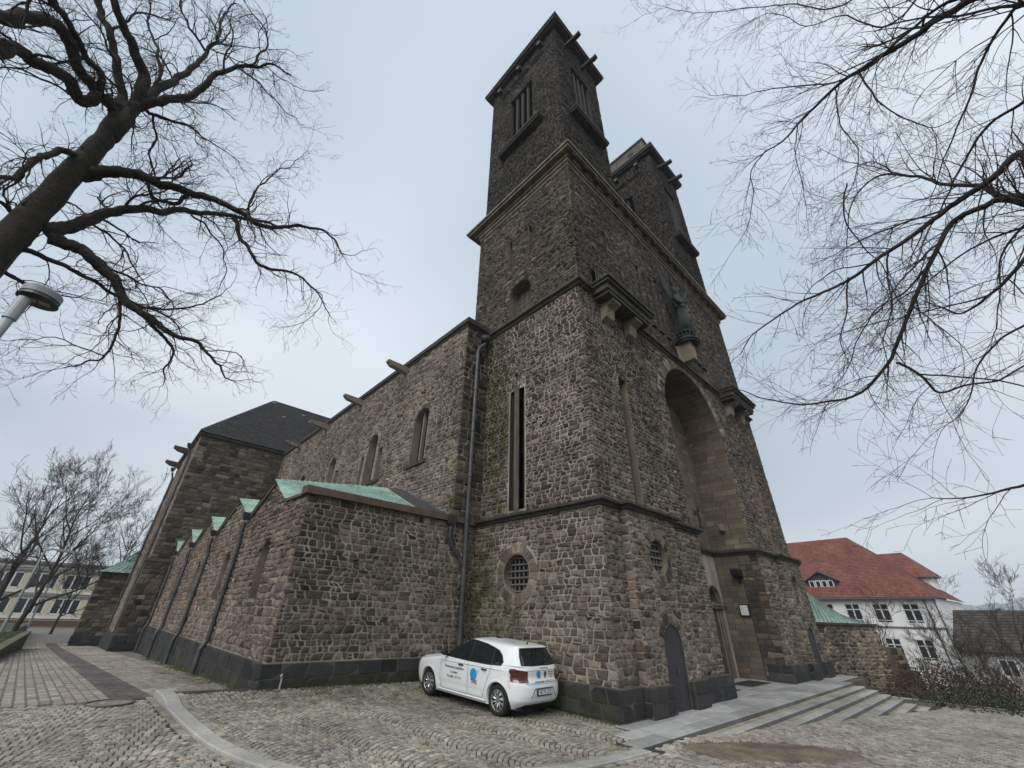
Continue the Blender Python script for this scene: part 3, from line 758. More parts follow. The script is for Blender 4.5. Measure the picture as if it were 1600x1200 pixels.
for yc in [8.65] + trip:
    b = MB(); b.box((NX - .1, yc - (.78 if yc == 8.65 else 1.4), 7.46), (NX + .2, yc + (.78 if yc == 8.65 else 1.4), 7.6)); b.build('window_sill', M_DRESSD, CH)
    b = MB()
    for yy in ((-.22, .22) if yc == 8.65 else (0,)): b.box((NX + .22, yc + yy - .05, 7.6), (NX + .36, yc + yy + .05, 10.25))
    if yc != 8.65:
        for yy in (-.66, .66): b.box((NX - .03, yc + yy - .13, 7.6), (NX + .36, yc + yy + .13, 9.45))
    b.build('window_mullion', M_CORB, CH)
string([(NX, NE), (NX, NY), (.45, NY)], 13.42, .3, .16, M_DRESSD, 'nave_cornice')
b = MB(); b.prism([(NX - .05, NY - .05), (.4, NY - .05), (.4, NY + .5), (NX + .4, NY + .5), (NX + .4, NE), (NX - .05, NE)], 2, 13.7, 13.92); b.build('parapet', M_DRESSD, CH)
for y in (10.9, 16.25, 21.6, 26.95):
    c = MB(); c.prism([(NX + .1, 13.05), (NX - .35, 13.12), (NX - 1.0, 13.18), (NX - 1.22, 13.36), (NX - 1.22, 13.46), (NX + .1, 13.46)], 1, y - .15, y + .15); c.build('spout', M_CORB if y < 22 else M_DRESS, CH)
b = MB(); b.add([(NX + .4, NY + .5, 13.75), (9.1, NY + .5, 17.5), (9.1, NE + 1, 17.5), (NX + .4, NE + 1, 13.75), (18.6, NY + .5, 13.75), (18.6, NE + 1, 13.75)], [(0, 1, 2, 3), (1, 4, 5, 2)]); b.add([(NX + .4, NY + .5, 13.75), (18.6, NY + .5, 13.75), (9.1, NY + .5, 17.5)], [(0, 1, 2)]); b.build('nave_roof', M_LEAD, CH)
b = MB(); b.prism([(NX + .5, NY + .6), (18.5, NY + .6), (18.5, NE + 8), (NX + .5, NE + 8)], 2, -2, 13.7); b.build('nave_core', M_MORTAR_D, CH)

# ---- tower body (not facing the camera)
b = MB()
b.box((.95, 2.9, -2), (17.95, 6.9, 21.6)); b.box((.95, 1.2, -2), (5.6, 2.9, 13)); b.box((12.6, 1.2, -2), (17.95, 2.9, 13)); b.box((1.0, 1.1, 13.2), (17.95, 2.9, 21.6)); b.build('tower_core', M_MORTAR_D, CH)
b = MB(); b.add([(18.1, .2, -3), (18.1, 6.9, -3), (18.1, 6.9, 4.75), (18.1, .2, 4.75), (18.0, .4, 4.7), (18.0, 6.9, 4.7), (18.0, 6.9, 21.7), (18.0, .4, 21.7), (.45, 6.92, 13), (.45, 6.92, 21.7)], [(0, 1, 2, 3), (4, 5, 6, 7), (5, 8, 9, 6)]); b.build('wall', M_MORTAR_D, CH)

# ---- aisle
AX = -5.8
wallsheet('aisle_wall', face(NY), rect(AX, -1, .25, 4.75), [], M_MORTAR, CH)
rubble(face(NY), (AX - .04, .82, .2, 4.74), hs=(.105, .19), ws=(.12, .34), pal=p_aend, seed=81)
zig = [(NY, 4.75), (7.6, 4.85), (9.45, 5.7), (11.75, 4.85), (14.6, 5.85), (17.5, 4.85), (20.4, 5.85), (23.3, 4.85), (26.2, 5.85), (29.1, 4.85), (NE, 5.7)]
aw = [Open('arch', (y - .45, 2.15, y + .45, 3.4), ring=.0) for y in (8.5, 13.6, 19.5, 25.3)]
wallsheet('aisle_wall', side(AX), [(NY, -2), (NE, -2)] + zig[::-1], aw, M_MORTAR, CH, .35, M_CORB)
edges = []
for a, c in zip(zig, zig[1:]):
    dx, dz = c[0] - a[0], c[1] - a[1]; L = math.hypot(dx, dz); n_ = (dz / L, -dx / L); edges.append((a[0], c[0], n_, n_[0] * a[0] + n_[1] * a[1] + .02))
rubble(side(AX), (NY - .03, .82, NE, 5.85), aw, edges, hs=(.13, .22), ws=(.15, .38), pal=p_aside, seed=82, h=(.02, .06), rough=.9)
b = MB()
for y in (8.5, 13.6, 19.5, 25.3): b.box((AX + .36, y - .5, 2.1), (AX + .38, y + .5, 3.95))
b.build('window_pane', M_GLASS, CH)
for y in (8.5, 13.6, 19.5, 25.3):
    b = MB(); b.box((AX + .12, y - .045, 2.15), (AX + .3, y + .045, 3.85)); b.box((AX - .05, y - .5, 2.06), (AX + .2, y + .5, 2.15)); b.build('window_mullion', M_CORB, CH)
# plinths, base falls along the side
plinth(face(NY - .1), AX - .12, .05, -.05, .80, 3, 221); plinth(side(AX - .1), NY - .12, NE, -.9, .80, 5, 222, ws=(.4, .8))
b = MB(); b.box((AX - .1, NY - .1, -1.5), (.03, NY + .1, .79)); b.box((AX - .1, NY + .1, -1.5), (AX + .1, NE, .79)); b.build('plinth', M_PMORT, CH)
# caps on the wall heads
b = MB()
b.prism([(NY - .16, 4.74), (NY - .16, 4.94), (NY + .3, 4.98), (NY + .3, 4.74)], 0, AX - .16, .1)
cap1 = b.build('wall_cap', mat('reddish_cap', (.11, .075, .058), .85, var=.3, vscale=3, bump=.004), CH)
for a, c in zip(zig, zig[1:]):
    if c[1] > a[1] + .3: continue
    b = MB(); a2, c2 = (a[0] if a[0] > NY else NY - .158, a[1]), c
    b.add([(AX + o, p[0], p[1] + dz_) for p in (a2, c2) for (o, dz_) in ((-.10, -.02), (-.10, .06), (.3, .08), (.3, -.02))], [(0, 1, 2, 3), (4, 7, 6, 5), (0, 4, 5, 1), (1, 5, 6, 2), (2, 6, 7, 3), (3, 7, 4, 0)])
    b.build('wall_cap', mat('reddish_cap'), CH)
# copper roofs: a gable over each bay running back to the nave, valleys between
def sheet(vs, m, nm='aisle_roof', seams=None):
    b = MB(); b.add(vs, [tuple(range(len(vs)))]); o = b.build(nm, m, CH, normals=False)
    if o.data.polygons[0].normal.z < 0: o.data.flip_normals()
    if seams:
        n_, A, B, C_, D = seams
        s = MB(); nn = o.data.polygons[0].normal
        for i in range(1, n_):
            t = i / n_; p = V3(A).lerp(V3(B), t); q = V3(D).lerp(V3(C_), t)
            s.tube([p + nn * .012, q + nn * .012], .016, 4)
        s.build('seam', m, o)
    return o
ZN = [(z[0], z[1] + .13) for z in zig]
RX = AX - .13
ridges = [(9.5, 5.92), (14.7, 6.12), (20.5, 6.12), (26.3, 6.12), (NE, 5.95)]
vals = [(11.75, 4.92), (17.5, 4.92), (23.3, 4.92), (29.1, 4.92)]
for i, (ry, rz) in enumerate(ridges):
    if i == 0:
        A, B = (AX + .3, NY + .12, 4.96), (NX, NY + .12, 4.96)
        T1, T2 = (RX, ry, rz), (NX, ry, 6.62)
        # front slope: grey green lead-like facet next to the nave, bright copper left of it
        pl = (NX - 1.3, NY + .12, 4.96); 
        sheet([(RX, 7.62, 4.93), (AX + .3, 7.3, 4.97), A, pl, (NX - .75, ry, 6.52), T1], M_COPPER, seams=(22, (RX + .1, NY + .2, 4.97), pl, (NX - .75, ry, 6.52), T1))
        sheet([pl, B, T2, (NX - .75, ry, 6.52)], M_LEAD, seams=(5, pl, B, T2, (NX - .75, ry, 6.52)))
    else:
        vy, vz = vals[i - 1]
        sheet([(RX, vy, vz), (NX, vy, vz + .1), (NX, ry, rz + .45), (RX, ry, rz)], M_COPPER, seams=(9, (RX, vy, vz), (NX, vy, vz + .1), (NX, ry, rz + .45), (RX, ry, rz)))
    if i < 4:
        vy, vz = vals[i]
        sheet([(RX, ry, rz), (NX, ry, rz + .45), (NX, vy, vz + .1), (RX, vy, vz)], M_COPPER, seams=(9, (RX, ry, rz), (NX, ry, rz + .45), (NX, vy, vz + .1), (RX, vy, vz)))
# rainwater pipes
def pipe(pts, r, hop=None, name='downpipe', m=M_PIPE):
    b = MB(); b.tube(pts, r, 10); 
    for a, c in zip(pts, pts[1:]):
        L = (V3(c) - V3(a)).length; n = int(L / 1.9)
        for i in range(1, n + 1):
            p = V3(a).lerp(V3(c), i / (n + 1)); d = (V3(c) - V3(a)).normalized() * .04
            b.tube([p - d, p + d], r * 1.28, 10)
    o = b.build(name, m, CH, smooth=False)
    if hop:
        h = MB(); x, y, z, s = hop
        h.add([(x - s, y - s, z), (x + s, y - s, z), (x + s, y + s, z), (x - s, y + s, z), (x - s * .5, y - s * .5, z - s * 1.6), (x + s * .5, y - s * .5, z - s * 1.6), (x + s * .5, y + s * .5, z - s * 1.6), (x - s * .5, y + s * .5, z - s * 1.6)], [(0, 1, 2, 3), (0, 4, 5, 1), (1, 5, 6, 2), (2, 6, 7, 3), (3, 7, 4, 0), (4, 7, 6, 5)])
        h.build('hopper', m, o)
    return o
b = pipe([(.02, 5.42, 12.75), (-.28, 5.45, 12.4), (-.36, 5.45, 12.1), (-.36, 5.45, 4.6), (-.36, 5.42, 1.0), (-.36, 5.36, .1)], .085)
h = MB(); bm = bmesh.new(); bmesh.ops.create_uvsphere(bm, u_segments=16, v_segments=10, radius=.26); hm = bpy.data.meshes.new('hopper'); bm.to_mesh(hm); bm.free()
ho = link('hopper', hm, M_LEAD, b, True); ho.location = (.02, 5.4, 13.0); ho.scale = (1, .9, .7)
pipe([(-1.02, 5.47, 4.55), (-1.02, 5.5, 4.2), (-.9, 5.5, 3.95), (-.55, 5.5, 3.6), (-.42, 5.46, 3.4)], .075, hop=(-1.02, 5.46, 4.9, .17))
for y, zb in ((11.75, .05), (17.5, -.15), (23.3, -.35), (29.3, -.55)):
    pipe([(AX - .18, y, 4.7), (AX - .2, y, 4.4), (AX - .14, y, 4.0), (AX - .14, y, .95), (AX - .26, y, .7), (AX - .26, y, zb - .2)], .075, hop=(AX - .2, y, 5.05, .16))
b = MB(); b.tube([(-5.45, 5.42, .30), (-5.45, 5.42, .55), (-5.47, 5.40, .6), (-5.5, 5.38, .56)], .022, 6); b.build('tap_pipe', mat('pale_metal', (.4, .4, .38), .5, metal=.5), CH)
b = MB(); b.box((AX + .4, NY + .4, -1), (NX, NE, 4.7)); b.build('aisle_core', M_MORTAR_D, CH)

# ---- transept
TX, TY, TE = -7.05, 31.5, 43.6
wallsheet('transept_wall', face(TY), rect(TX, -2.2, NX, 13.7), [], M_MORTAR_D, CH)
rubble(face(TY), (TX - .03, 4.75, NX, 13.6), hs=(.22, .34), ws=(.28, .7), pal=p_tran, seed=91, split=.08)
rubble(face(TY - .15), (TX - .18, -.2, AX - .12, 4.5), hs=(.22, .34), ws=(.28, .6), pal=p_tran, seed=92, split=.08)
tw = [Open('arch', (y - .55, 2.2, y + .55, 9.2)) for y in (37.6,)]
wallsheet('transept_wall', side(TX), rect(TY, -2.5, TE, 13.7), tw, M_MORTAR, CH, .5, M_DRESS)
rubble(side(TX), (TY, 0, TE, 13.6), tw, hs=(.24, .36), ws=(.3, .7), pal=p_aside, seed=93, split=.08)
b = MB(); b.box((TX + .5, 36.9, 2), (TX + .52, 38.3, 10)); b.build('window_pane', M_GLASS, CH)
b = MB(); b.box((TX - .15, TY - .15, -2.2), (AX - .1, TY + .5, 4.5)); b.box((TX - .15, TY + .5, -2.2), (TX + .3, TE, .2)); b.prism([(TX - .22, TY - .22), (AX - .1, TY - .22), (AX - .1, TY + .5), (TX - .22, TY + .5)], 2, 4.5, 4.7); b.build('transept_base', M_MORTAR_D, CH)
plinth(face(TY - .18), TX - .2, AX - .1, -1.0, .2, 3, 231); plinth(side(TX - .16), TY - .2, TE, -1.3, .2, 4, 232)
string([(TX, TE), (TX, TY), (NX, TY)], 13.6, .34, .2, M_DRESSD)
b = MB(); b.box((TX - .25, TY - .25, 13.94), (25, TE + .3, 14.1)); b.build('transept_eaves', M_LEAD, CH)
# hipped slate roof made of single slates
p_sl = pal_mix(dark=(.010, .009, .009), mid=(.022, .019, .018), light=(.034, .031, .029), f=lambda u, v: .45)
RA = V3((-2.0, 37.5, 20.9)); RB = V3((20.0, 37.5, 20.9))
cF = [V3((TX - .2, TY - .2, 14.1)), V3((25, TY - .2, 14.1)), V3((25, TE + .2, 14.1)), V3((TX - .2, TE + .2, 14.1))]
b = MB(); b.add([*cF, RA, RB], [(0, 1, 5, 4), (3, 0, 4), (2, 3, 4, 5), (1, 2, 5)]); b.build('transept_roof', M_LEAD, CH)
def slates(A, B, C_, D, nr, seed):
    r = random.Random(seed); b = MB()
    nn = (B - A).cross(D - A).normalized()
    if nn.z < 0: nn = -nn
    for i in range(nr):
        t0, t1 = i / nr, (i + 1.25) / nr
        if t1 > 1: t1 = 1
        P, Q = A.lerp(D, t0), B.lerp(C_, t0); P1_, Q1 = A.lerp(D, t1), B.lerp(C_, t1)
        L = (Q - P).length; n_ = max(1, int(L / .34))
        for j in range(n_):
            s0, s1 = (j + (.5 if i % 2 else 0)) / n_, (j + .94 + (.5 if i % 2 else 0)) / n_
            if s0 > 1: continue
            s1 = min(s1, 1)
            k = nn * (.03 + r.random() * .02); k2 = nn * .015
            b.add([P.lerp(Q, s0) + k, P.lerp(Q, s1) + k, P1_.lerp(Q1, s1) + k2, P1_.lerp(Q1, s0) + k2, P.lerp(Q, s0), P.lerp(Q, s1)], [(0, 1, 2, 3), (0, 4, 5, 1)], p_sl(0, 0, r) if r.random() > .004 else (.22, .21, .2))
    return tag(b.build('slate', M_SLATE, CH, normals=False), kind='stuff')
slates(cF[0], V3((14, TY - .2, 14.1)), V3((14, 37.5, 20.9)), RA, 44, 1)
slates(cF[3], cF[0], RA + V3((0, .01, 0)), RA, 44, 2)
for y, h_ in ((35.6, 13.0), (40.4, 12.9)):
    c = MB(); c.prism([(TX + .1, h_), (TX - .9, h_ + .18), (TX - 1.25, h_ + .38), (TX - 1.25, h_ + .56), (TX + .1, h_ + .5)], 1, y - .2, y + .2); c.build('spout', M_DRESSD, CH)
for y in (33.2, 42.2):
    pipe([(TX - .35, y, 12.9), (TX - .15, y, 12.3), (TX - .12, y, -1.0)], .08, hop=(TX - .4, y, 13.3, .2))
b = MB(); b.box((TX + .6, TY + .3, -2), (24.5, TE - .2, 14)); b.build('transept_core', M_MORTAR_D, CH)

# ---- low chapel beyond with a flared green roof
cy0 = TE
wallsheet('chapel_wall', face(cy0), rect(-9.0, -2.6, TX, 4.25), [], M_MORTAR_D, CH)
rubble(face(cy0), (-9.0, -.4, TX, 4.2), hs=(.22, .34), ws=(.28, .6), pal=p_tran, seed=95, split=.08)
plinth(face(cy0 - .1), -9.1, TX, -1.5, -.35, 4, 241)
b = MB(); b.box((-9.0, cy0 + .05, -2.5), (TX, cy0 + 6, 4.24)); b.build('chapel_core', M_MORTAR_D, CH)
apx = V3((-6.6, cy0 + 3, 6.9))
for A, B in ((V3((-9.3, cy0 - .3, 4.25)), V3((-6.6, cy0 - .3, 4.25))), (V3((-9.3, cy0 + 6.2, 4.25)), V3((-9.3, cy0 - .3, 4.25)))):
    b = MB(); rows = []
    for i in range(7):
        t = i / 6; h_ = t ** 1.35
        rows.append([A.lerp(apx, t), B.lerp(V3((apx.x, apx.y, 0)) if False else apx, t)]); 
        for q in rows[-1]: q.z = lerp(4.25, 6.9, h_)
    b.add([p for r_ in rows for p in r_], [(2 * i, 2 * i + 1, 2 * i + 3, 2 * i + 2) for i in range(6)]); o = b.build('chapel_roof', M_COPPER, CH)
    s = MB()
    for j in range(7):
        s.tube([rows[i][0].lerp(rows[i][1], j / 6) + V3((0, 0, .02)) for i in range(7)], .02, 4)
    s.build('seam', M_COPPER, o)

# ---- right aisle wall (pale, irregular stone) with its copper roof
WA, WB = V3((18.12, .62, 0)), V3((22.5, -1.42, 0)); wd_ = (WB - WA).normalized(); wn_ = V3((wd_.y, -wd_.x, 0)); WL = (WB - WA).length
def annex(u, v, d): p = WA + wd_ * u + wn_ * d; return (p.x, p.y, v)
def annexE(u, v, d): p = WB + wd_ * d - wn_ * u; return (p.x, p.y, v)
wallsheet('annex_wall', annex, [(0, -2.5), (WL + .5, -2.5), (WL, 2.05), (0, 2.05)], [], M_MORTAR, CH)
p_rais = pal_mix(f=lambda u, v: .35 + .45 * smooth(u, 2.0, 4.2), dark=(.035, .03, .024), mid=(.12, .098, .07), light=(.30, .25, .18))
rubble(annex, (0, -1.5, WL + .5, 2.03), [], [(3.0, 9, (-1, -.11), -(WL + .11 * 2.05))], hs=(.13, .23), ws=(.16, .42), pal=p_rais, seed=96, h=(.02, .07), rough=1.0)
b = MB(); b.add([annex(a, z, d) for z in (-2.5, 2.04) for (a, d) in ((0, -.02), (WL, -.02), (WL, -2.2), (0, -2.2))], [(4, 5, 6, 7), (1, 2, 6, 5), (2, 3, 7, 6)]); b.build('annex_core', M_MORTAR_D, CH)
b = MB(); b.add([annex(a, z, d) for z in (2.05, 2.15) for (a, d) in ((0, .12), (WL + .1, .12), (WL + .1, -.5), (0, -.5))], [(0, 3, 2, 1), (4, 5, 6, 7), (0, 1, 5, 4), (1, 2, 6, 5), (2, 3, 7, 6), (3, 0, 4, 7)]); b.build('wall_cap', M_DRESSD, CH)
eA, eB = V3(annex(0, 2.16, .12)), V3(annex(WL - .6, 2.16, .12)); apx_, mid_ = at(1250, 918, 29.4), at(1312, 962, 32.0)
b = MB(); b.add([eA, eB, mid_, apx_], [(0, 1, 2, 3)]); ar_ = b.build('annex_roof', M_COPPER, CH)
for i in range(1, 15):
    pass
s_ = MB()
for i in range(16):
    t = i / 15; s_.tube([eA.lerp(eB, t) + V3((-.01, -.01, .02)), apx_.lerp(mid_, t) + V3((-.01, -.01, .03))], .02, 4)
tag(s_.build('seam', M_COPPER_G, ar_), kind='stuff')
# the broken end buttress of that wall
for k_, (u0, u1, zt) in enumerate(((.35, .95, 1.1), (.5, 1.35, .1), (.6, 1.7, -.7))):
    b = MB(); b.add([annex(WL + u, z, d) for z in (-2.6, zt) for (u, d) in ((u0 - .3, .35 + .12 * k_), (u1, .35 + .12 * k_), (u1, -.5), (u0 - .3, -.5))], [(4, 5, 6, 7), (0, 1, 5, 4), (1, 2, 6, 5), (2, 3, 7, 6), (3, 0, 4, 7)]); b.build('buttress', mat('pale_rubble', (.14, .12, .09), .95, bump=.06, bscale=4, var=.5, vscale=3), CH)
    mp_ = (lambda k_: lambda u, v, d: annex(WL + u, v, d + .35 + .12 * k_))(k_)
    rubble(mp_, (u0 - .3, -2, u1, zt), hs=(.16, .26), ws=(.2, .42), pal=p_rais, seed=300 + k_, h=(.02, .06), rough=1.0)

# ---- collect the stones: the 300 that show largest singly, the rest joined
import collections
bykind = collections.defaultdict(list)
for s in STONES: bykind[s[4]].append(s)
KM = {'stone': M_STONE, 'voussoir': M_STONE, 'plinth_block': M_PLINTH, 'ash': M_ASH}
KN = {'ash': 'ashlar'}
for kd, lst in bykind.items():
    lst.sort(key=lambda s: -s[0])
    nm = KN.get(kd, kd)
    big = [s for s in lst[:299] if s[0] > 7]
    for (_, vs, fs, c, _k) in big:
        c0 = V3(vs[0]); b = MB(); b.add([V3(p) - c0 for p in vs], fs, c)
        me = b.mesh(nm); o = link(nm, me, KM[kd], CH); o.location = c0
    rest = lst[len(big):]
    if rest:
        b = MB()
        for (_, vs, fs, c, _k) in rest: b.add(vs, fs, c)
        tag(b.build(nm, KM[kd], CH, normals=False), kind='stuff')
STONES.clear()
# faces mapped on mirrored frames can be inside out: make every stone face outward from its own centre line
# ================================================================== GROUND
def g_out(x, y):
    z = -.075 - (.037 * x if x > 0 else .012 * x)
    z += .04 * clamp(y, 0, 6)
    if y > 6: z -= .035 * (min(y, 44) - 6)
    return z
def g_in(x, y):
    yy = clamp(y, -2, 7)
    z = -.07 - .018 * x + .012 * yy + .22 * smooth(yy, 4.0, 5.7)
    return max(z, g_out(x, y) + .03) if x < -4 else max(z, lerp(z, g_out(x, y) + .03, clamp((-x - 3) , 0, 1)))
RIGHT = 19.2
KERB = [(-7.42, 6.15), (-7.33, 4.9), (-7.24, 3.6), (-7.08, 2.3), (-6.72, 1.15), (-6.15, .3), (-5.4, -.32), (-4.5, -.72), (-3.4, -.98), (-2.3, -1.08), (-1.3, -1.12)]
def interp(path, n):
    out_ = []
    P = [V3((p[0], p[1], 0)) for p in path]
    for i in range(len(P) - 1):
        p0, p1, p2, p3 = P[max(i - 1, 0)], P[i], P[i + 1], P[min(i + 2, len(P) - 1)]
        for k in range(n):
            t = k / n
            out_.append(.5 * ((2 * p1) + (-p0 + p2) * t + (2 * p0 - 5 * p1 + 4 * p2 - p3) * t * t + (-p0 + 3 * p1 - 3 * p2 + p3) * t ** 3))
    out_.append(P[-1]); return out_
KC = interp(KERB, 8)
def kerb_side(x, y):
    """signed distance to the kerb's inner line, positive = inside the car park bay"""
    best = 1e9; s = 1
    for a, b in zip(KC, KC[1:]):
        d = b - a; t = clamp((V3((x, y, 0)) - a).dot(d) / d.length_squared); q = a + d * t
        r_ = V3((x, y, 0)) - q; L = r_.length
        if L < best: best = L; s = 1 if d.cross(r_).z > 0 else -1
    return best * s
def terr(x, y):
    z = g_out(x, y)
    if x > RIGHT: z = lerp(z, -5.2, smooth(x, RIGHT + .2, RIGHT + 6))
    if -7 < x < 1 and -1 < y < 5.6 and kerb_side(x, y) > .1: z -= .5
    return z
M_SAND = mat('joint_sand', (.045, .040, .030), .97, bump=.01, bscale=60, var=.3, vscale=2, moss=True)
M_COB = mat('granite_setts', attr=True, lowvar=.26, rough=.75, bump=.004, bscale=70, var=.16, vscale=4, moss=True, mottle=.14)
M_SLAB = mat('grey_slab', attr=True, lowvar=.22, rough=.8, bump=.003, bscale=60, var=.16, vscale=2.5, mottle=.12, moss=True)
M_EARTH = mat('brown_earth', (.10, .075, .055), .97, bump=.03, bscale=10, var=.4, vscale=1.5)
M_GRASS = mat('winter_grass', (.052, .068, .022), .95, bump=.02, bscale=30, var=.4, vscale=1.5)
def gridmesh(xs, ys, f, hole=None):
    b = MB(); n = len(ys)
    b.add([(x, y, f(x, y)) for x in xs for y in ys], [(i * n + j, (i + 1) * n + j, (i + 1) * n + j + 1, i * n + j + 1) for i in range(len(xs) - 1) for j in range(n - 1) if not (hole and hole((xs[i] + xs[i + 1]) / 2, (ys[j] + ys[j + 1]) / 2))])
    return b
xs = [-600, -300, -150, -80, -50, -35] + [-25 + i for i in range(25)] + [i * .8 for i in range(24)] + [19.2, 19.4, 20, 21, 22, 23, 24, 25.2, 30, 45, 80, 150, 300, 700]
ys = [-600, -200, -80, -40, -25, -18] + [-14 + i for i in range(60)] + [50, 60, 80, 110, 160, 300, 700]
tag(gridmesh(xs, ys, lambda x, y: terr(x, y) - .035).build('ground', M_EARTH, normals=False, smooth=True), kind='structure')

# apron base sheet
b = MB(); n = 26
rows = []
for p in KC:
    e = V3((max(p.x, -5.6) if p.x > -5.6 else -5.6, 5.66, 0)) if False else None
ax = [-7.4 + i * .25 for i in range(31)]; ay = [-1.2 + i * .25 for i in range(30)]
hl = lambda x, y: kerb_side(x, y) < -.05 or y > 6.2 or (x > .2 and y > -.0)
tag(gridmesh(ax, ay, lambda x, y: g_in(x, y) - .02, hl).build('apron_bed', M_SAND, normals=False), kind='structure')

CB = {'apron': [], 'plaza': [], 'path': []}
p_cob = pal_mix(dark=(.12, .112, .095), mid=(.255, .238, .20), light=(.35, .33, .28), f=lambda u, v: .5)
p_cobo = pal_mix(dark=(.13, .12, .105), mid=(.27, .25, .215), light=(.37, .345, .295), f=lambda u, v: .5)
def sett(lst, x, y, ang, a, b_, zf, pal, top=.018, rf=.3):
    if pal is p_cobo: a += .004; b_ += .004
    ca, sa = math.cos(ang), math.sin(ang); vs = []
    q = [(-a, -b_), (a, -b_), (a, b_), (-a, b_)]
    q = [(px * (1 + jit(.12)), py * (1 + jit(.12))) for px, py in q]
    z0 = zf(x, y)
    if False: pass
    dz = jit(.004)
    for k, (sc, dh) in enumerate(((1.0, -.02), (.96, top * .6), (.80, top * .85))):
        for (px, py) in q: 
            X, Y = x + (px * ca - py * sa) * sc, y + (px * sa + py * ca) * sc
            vs.append((X, Y, zf(X, Y) + dh + dz))
    fs = [(k * 4 + i, k * 4 + (i + 1) % 4, k * 4 + 4 + (i + 1) % 4, k * 4 + 4 + i) for k in range(2) for i in range(4)] + [(8, 9, 10, 11)]
    s_ = px_size((x, y, z0), 2 * math.sqrt(a * b_))
    lst.append((s_, vs, fs, pal(x, y, rnd)))
def arcs(lst, cx0, cy0, rot, x0, x1, y0, y1, ok, zf, pal, Wd=1.25, step=.108, st=.102):
    """segmental arc paving: equal arcs stacked in columns"""
    r_ = Wd / math.sqrt(2); ca, sa = math.cos(rot), math.sin(rot)
    for ci in range(int((x1 - x0) / Wd) + 1):
        xc = x0 + (ci + .5) * Wd; off = rnd.random() * step
        for k in range(int((y1 - y0) / step) + 8):
            yc = y0 + k * step - r_ + off; n = int(r_ * PI / 2 / st)
            for i in range(n):
                t = -PI / 4 + (i + .5) * PI / 2 / n + (.5 / n if k % 2 else 0) * .5
                if abs(t) > PI / 4: continue
                lx, ly = xc + r_ * math.sin(t), yc + r_ * math.cos(t)
                X, Y = cx0 + lx * ca - ly * sa, cy0 + lx * sa + ly * ca
                if not ok(X, Y): continue
                if px_size((X, Y, 0), .1) == 0 and X < 17: continue
                sett(lst, X + jit(.006), Y + jit(.006), rot - t, st * .5 - .0105, step * math.cos(t) * .5 - .0095, zf, pal)
def in_apron(x, y): return kerb_side(x, y) > .10 and y < 5.52 and not (x > -.02 and y > -.02) and y < 5.6 and not (x > -1.5 and y < -.62) and not (x > -.3 and y < .05) and (y < 5.5 or x > -5.6)
arcs(CB['apron'], 0, 0, R(8), -9, 2, -3, 7.5, in_apron, g_in, p_cob)
# two running rows just inside the kerb
acc = 0
def along(path, off):
    """points every ~0.11 m on a line offset to the left of the path"""
    o = []; 
    Q = []
    for i, p in enumerate(path):
        d = (path[min(i + 1, len(path) - 1)] - path[max(i - 1, 0)]).normalized(); Q.append(p + V3((-d.y, d.x, 0)) * off)
    L = 0; nxt = 0
    for a, c in zip(Q, Q[1:]):
        seg = (c - a).length
        while nxt < L + seg:
            t = (nxt - L) / seg; o.append((a.lerp(c, t), math.atan2((c - a).y, (c - a).x))); nxt += .112
        L += seg
    return o
for (p, a) in along(KC, .06):
    if p.y < 5.6: sett(CB['apron'], p.x, p.y, a, .048, .046, g_in, p_cob)
# kerb stones: long pale granite blocks following the curve
def kerb_block(i0, i1, name='kerb_stone'):
    b = MB(); pts = KC[i0:i1 + 1]; vs = []
    for k, p in enumerate(pts):
        i = i0 + k; d = (KC[min(i + 1, len(KC) - 1)] - KC[max(i - 1, 0)]).normalized(); nrm = V3((-d.y, d.x, 0))
        if k == 0: p = p + d * .006
        if k == len(pts) - 1: p = p - d * .006
        for off, dz in ((0, -.2), (0, .012), (-.02, .022), (-.24, .022), (-.26, .01), (-.26, -.25)):
            q = p + nrm * off; vs.append((q.x, q.y, (g_in(p.x, p.y)) + dz))
    m = len(pts); fs = [(k * 6 + j, k * 6 + j + 1, (k + 1) * 6 + j + 1, (k + 1) * 6 + j) for k in range(m - 1) for j in range(5)] + [(0, 1, 2, 3, 4, 5), tuple((m - 1) * 6 + j for j in range(6))[::-1]]
    c = p_cobo(0, 0, rnd); c = mixc(c, (.36, .355, .34), .75)
    b.add(vs, fs, c); return b.build(name, M_SLAB, KB)
KB = empty('kerb', (0, 0, 0)); tag(KB, kind='structure')
i = 0
while i < len(KC) - 1:
    j = min(len(KC) - 1, i + (7 if i > 8 else 6)); kerb_block(i, j); i = j

# plaza: setts outside the kerb, left foreground and right of the steps
def step_front(x):
    return -1.17 - (0.36 * clamp((x - 1.2) / 2.3, 0, 6.2) if x > 1.2 else 0)
def in_plaza(x, y):
    if x > RIGHT - .25: return False
    if kerb_side(x, y) > -.42 and x < -1.0: return False
    if y > 5.85: return False
    if x >= -1.0 and y > step_front(x) - .06: return False
    if 1.0 < (x - 1.0) and False: return False
    xr_, yr_ = (x - .9) * .87 - (y + 2.6) * .5, (x - .9) * .5 + (y + 2.6) * .87; e = (xr_ / 1.9) ** 2 + (yr_ / .75) ** 2
    if e < 1 + .3 * noise.noise(V3((x * 2, y * 2, 0))): return False       # bare, worn earth patch
    return True
arcs(CB['plaza'], 0, 0, R(-18), -16, 26, -14, 16, lambda x, y: in_plaza(x, y) and x < -1 , g_out, p_cobo, Wd=1.35)
arcs(CB['plaza'], 0, 0, R(78), -16, 12, -24, 5, lambda x, y: in_plaza(x, y) and x >= -1 and y > -8.2, g_out, p_cobo, Wd=1.3, step=.115, st=.11)
for off in (-.335,):
    for (p, a) in along(KC, off): sett(CB['plaza'], p.x, p.y, a, .048, .046, g_out, p_cobo)
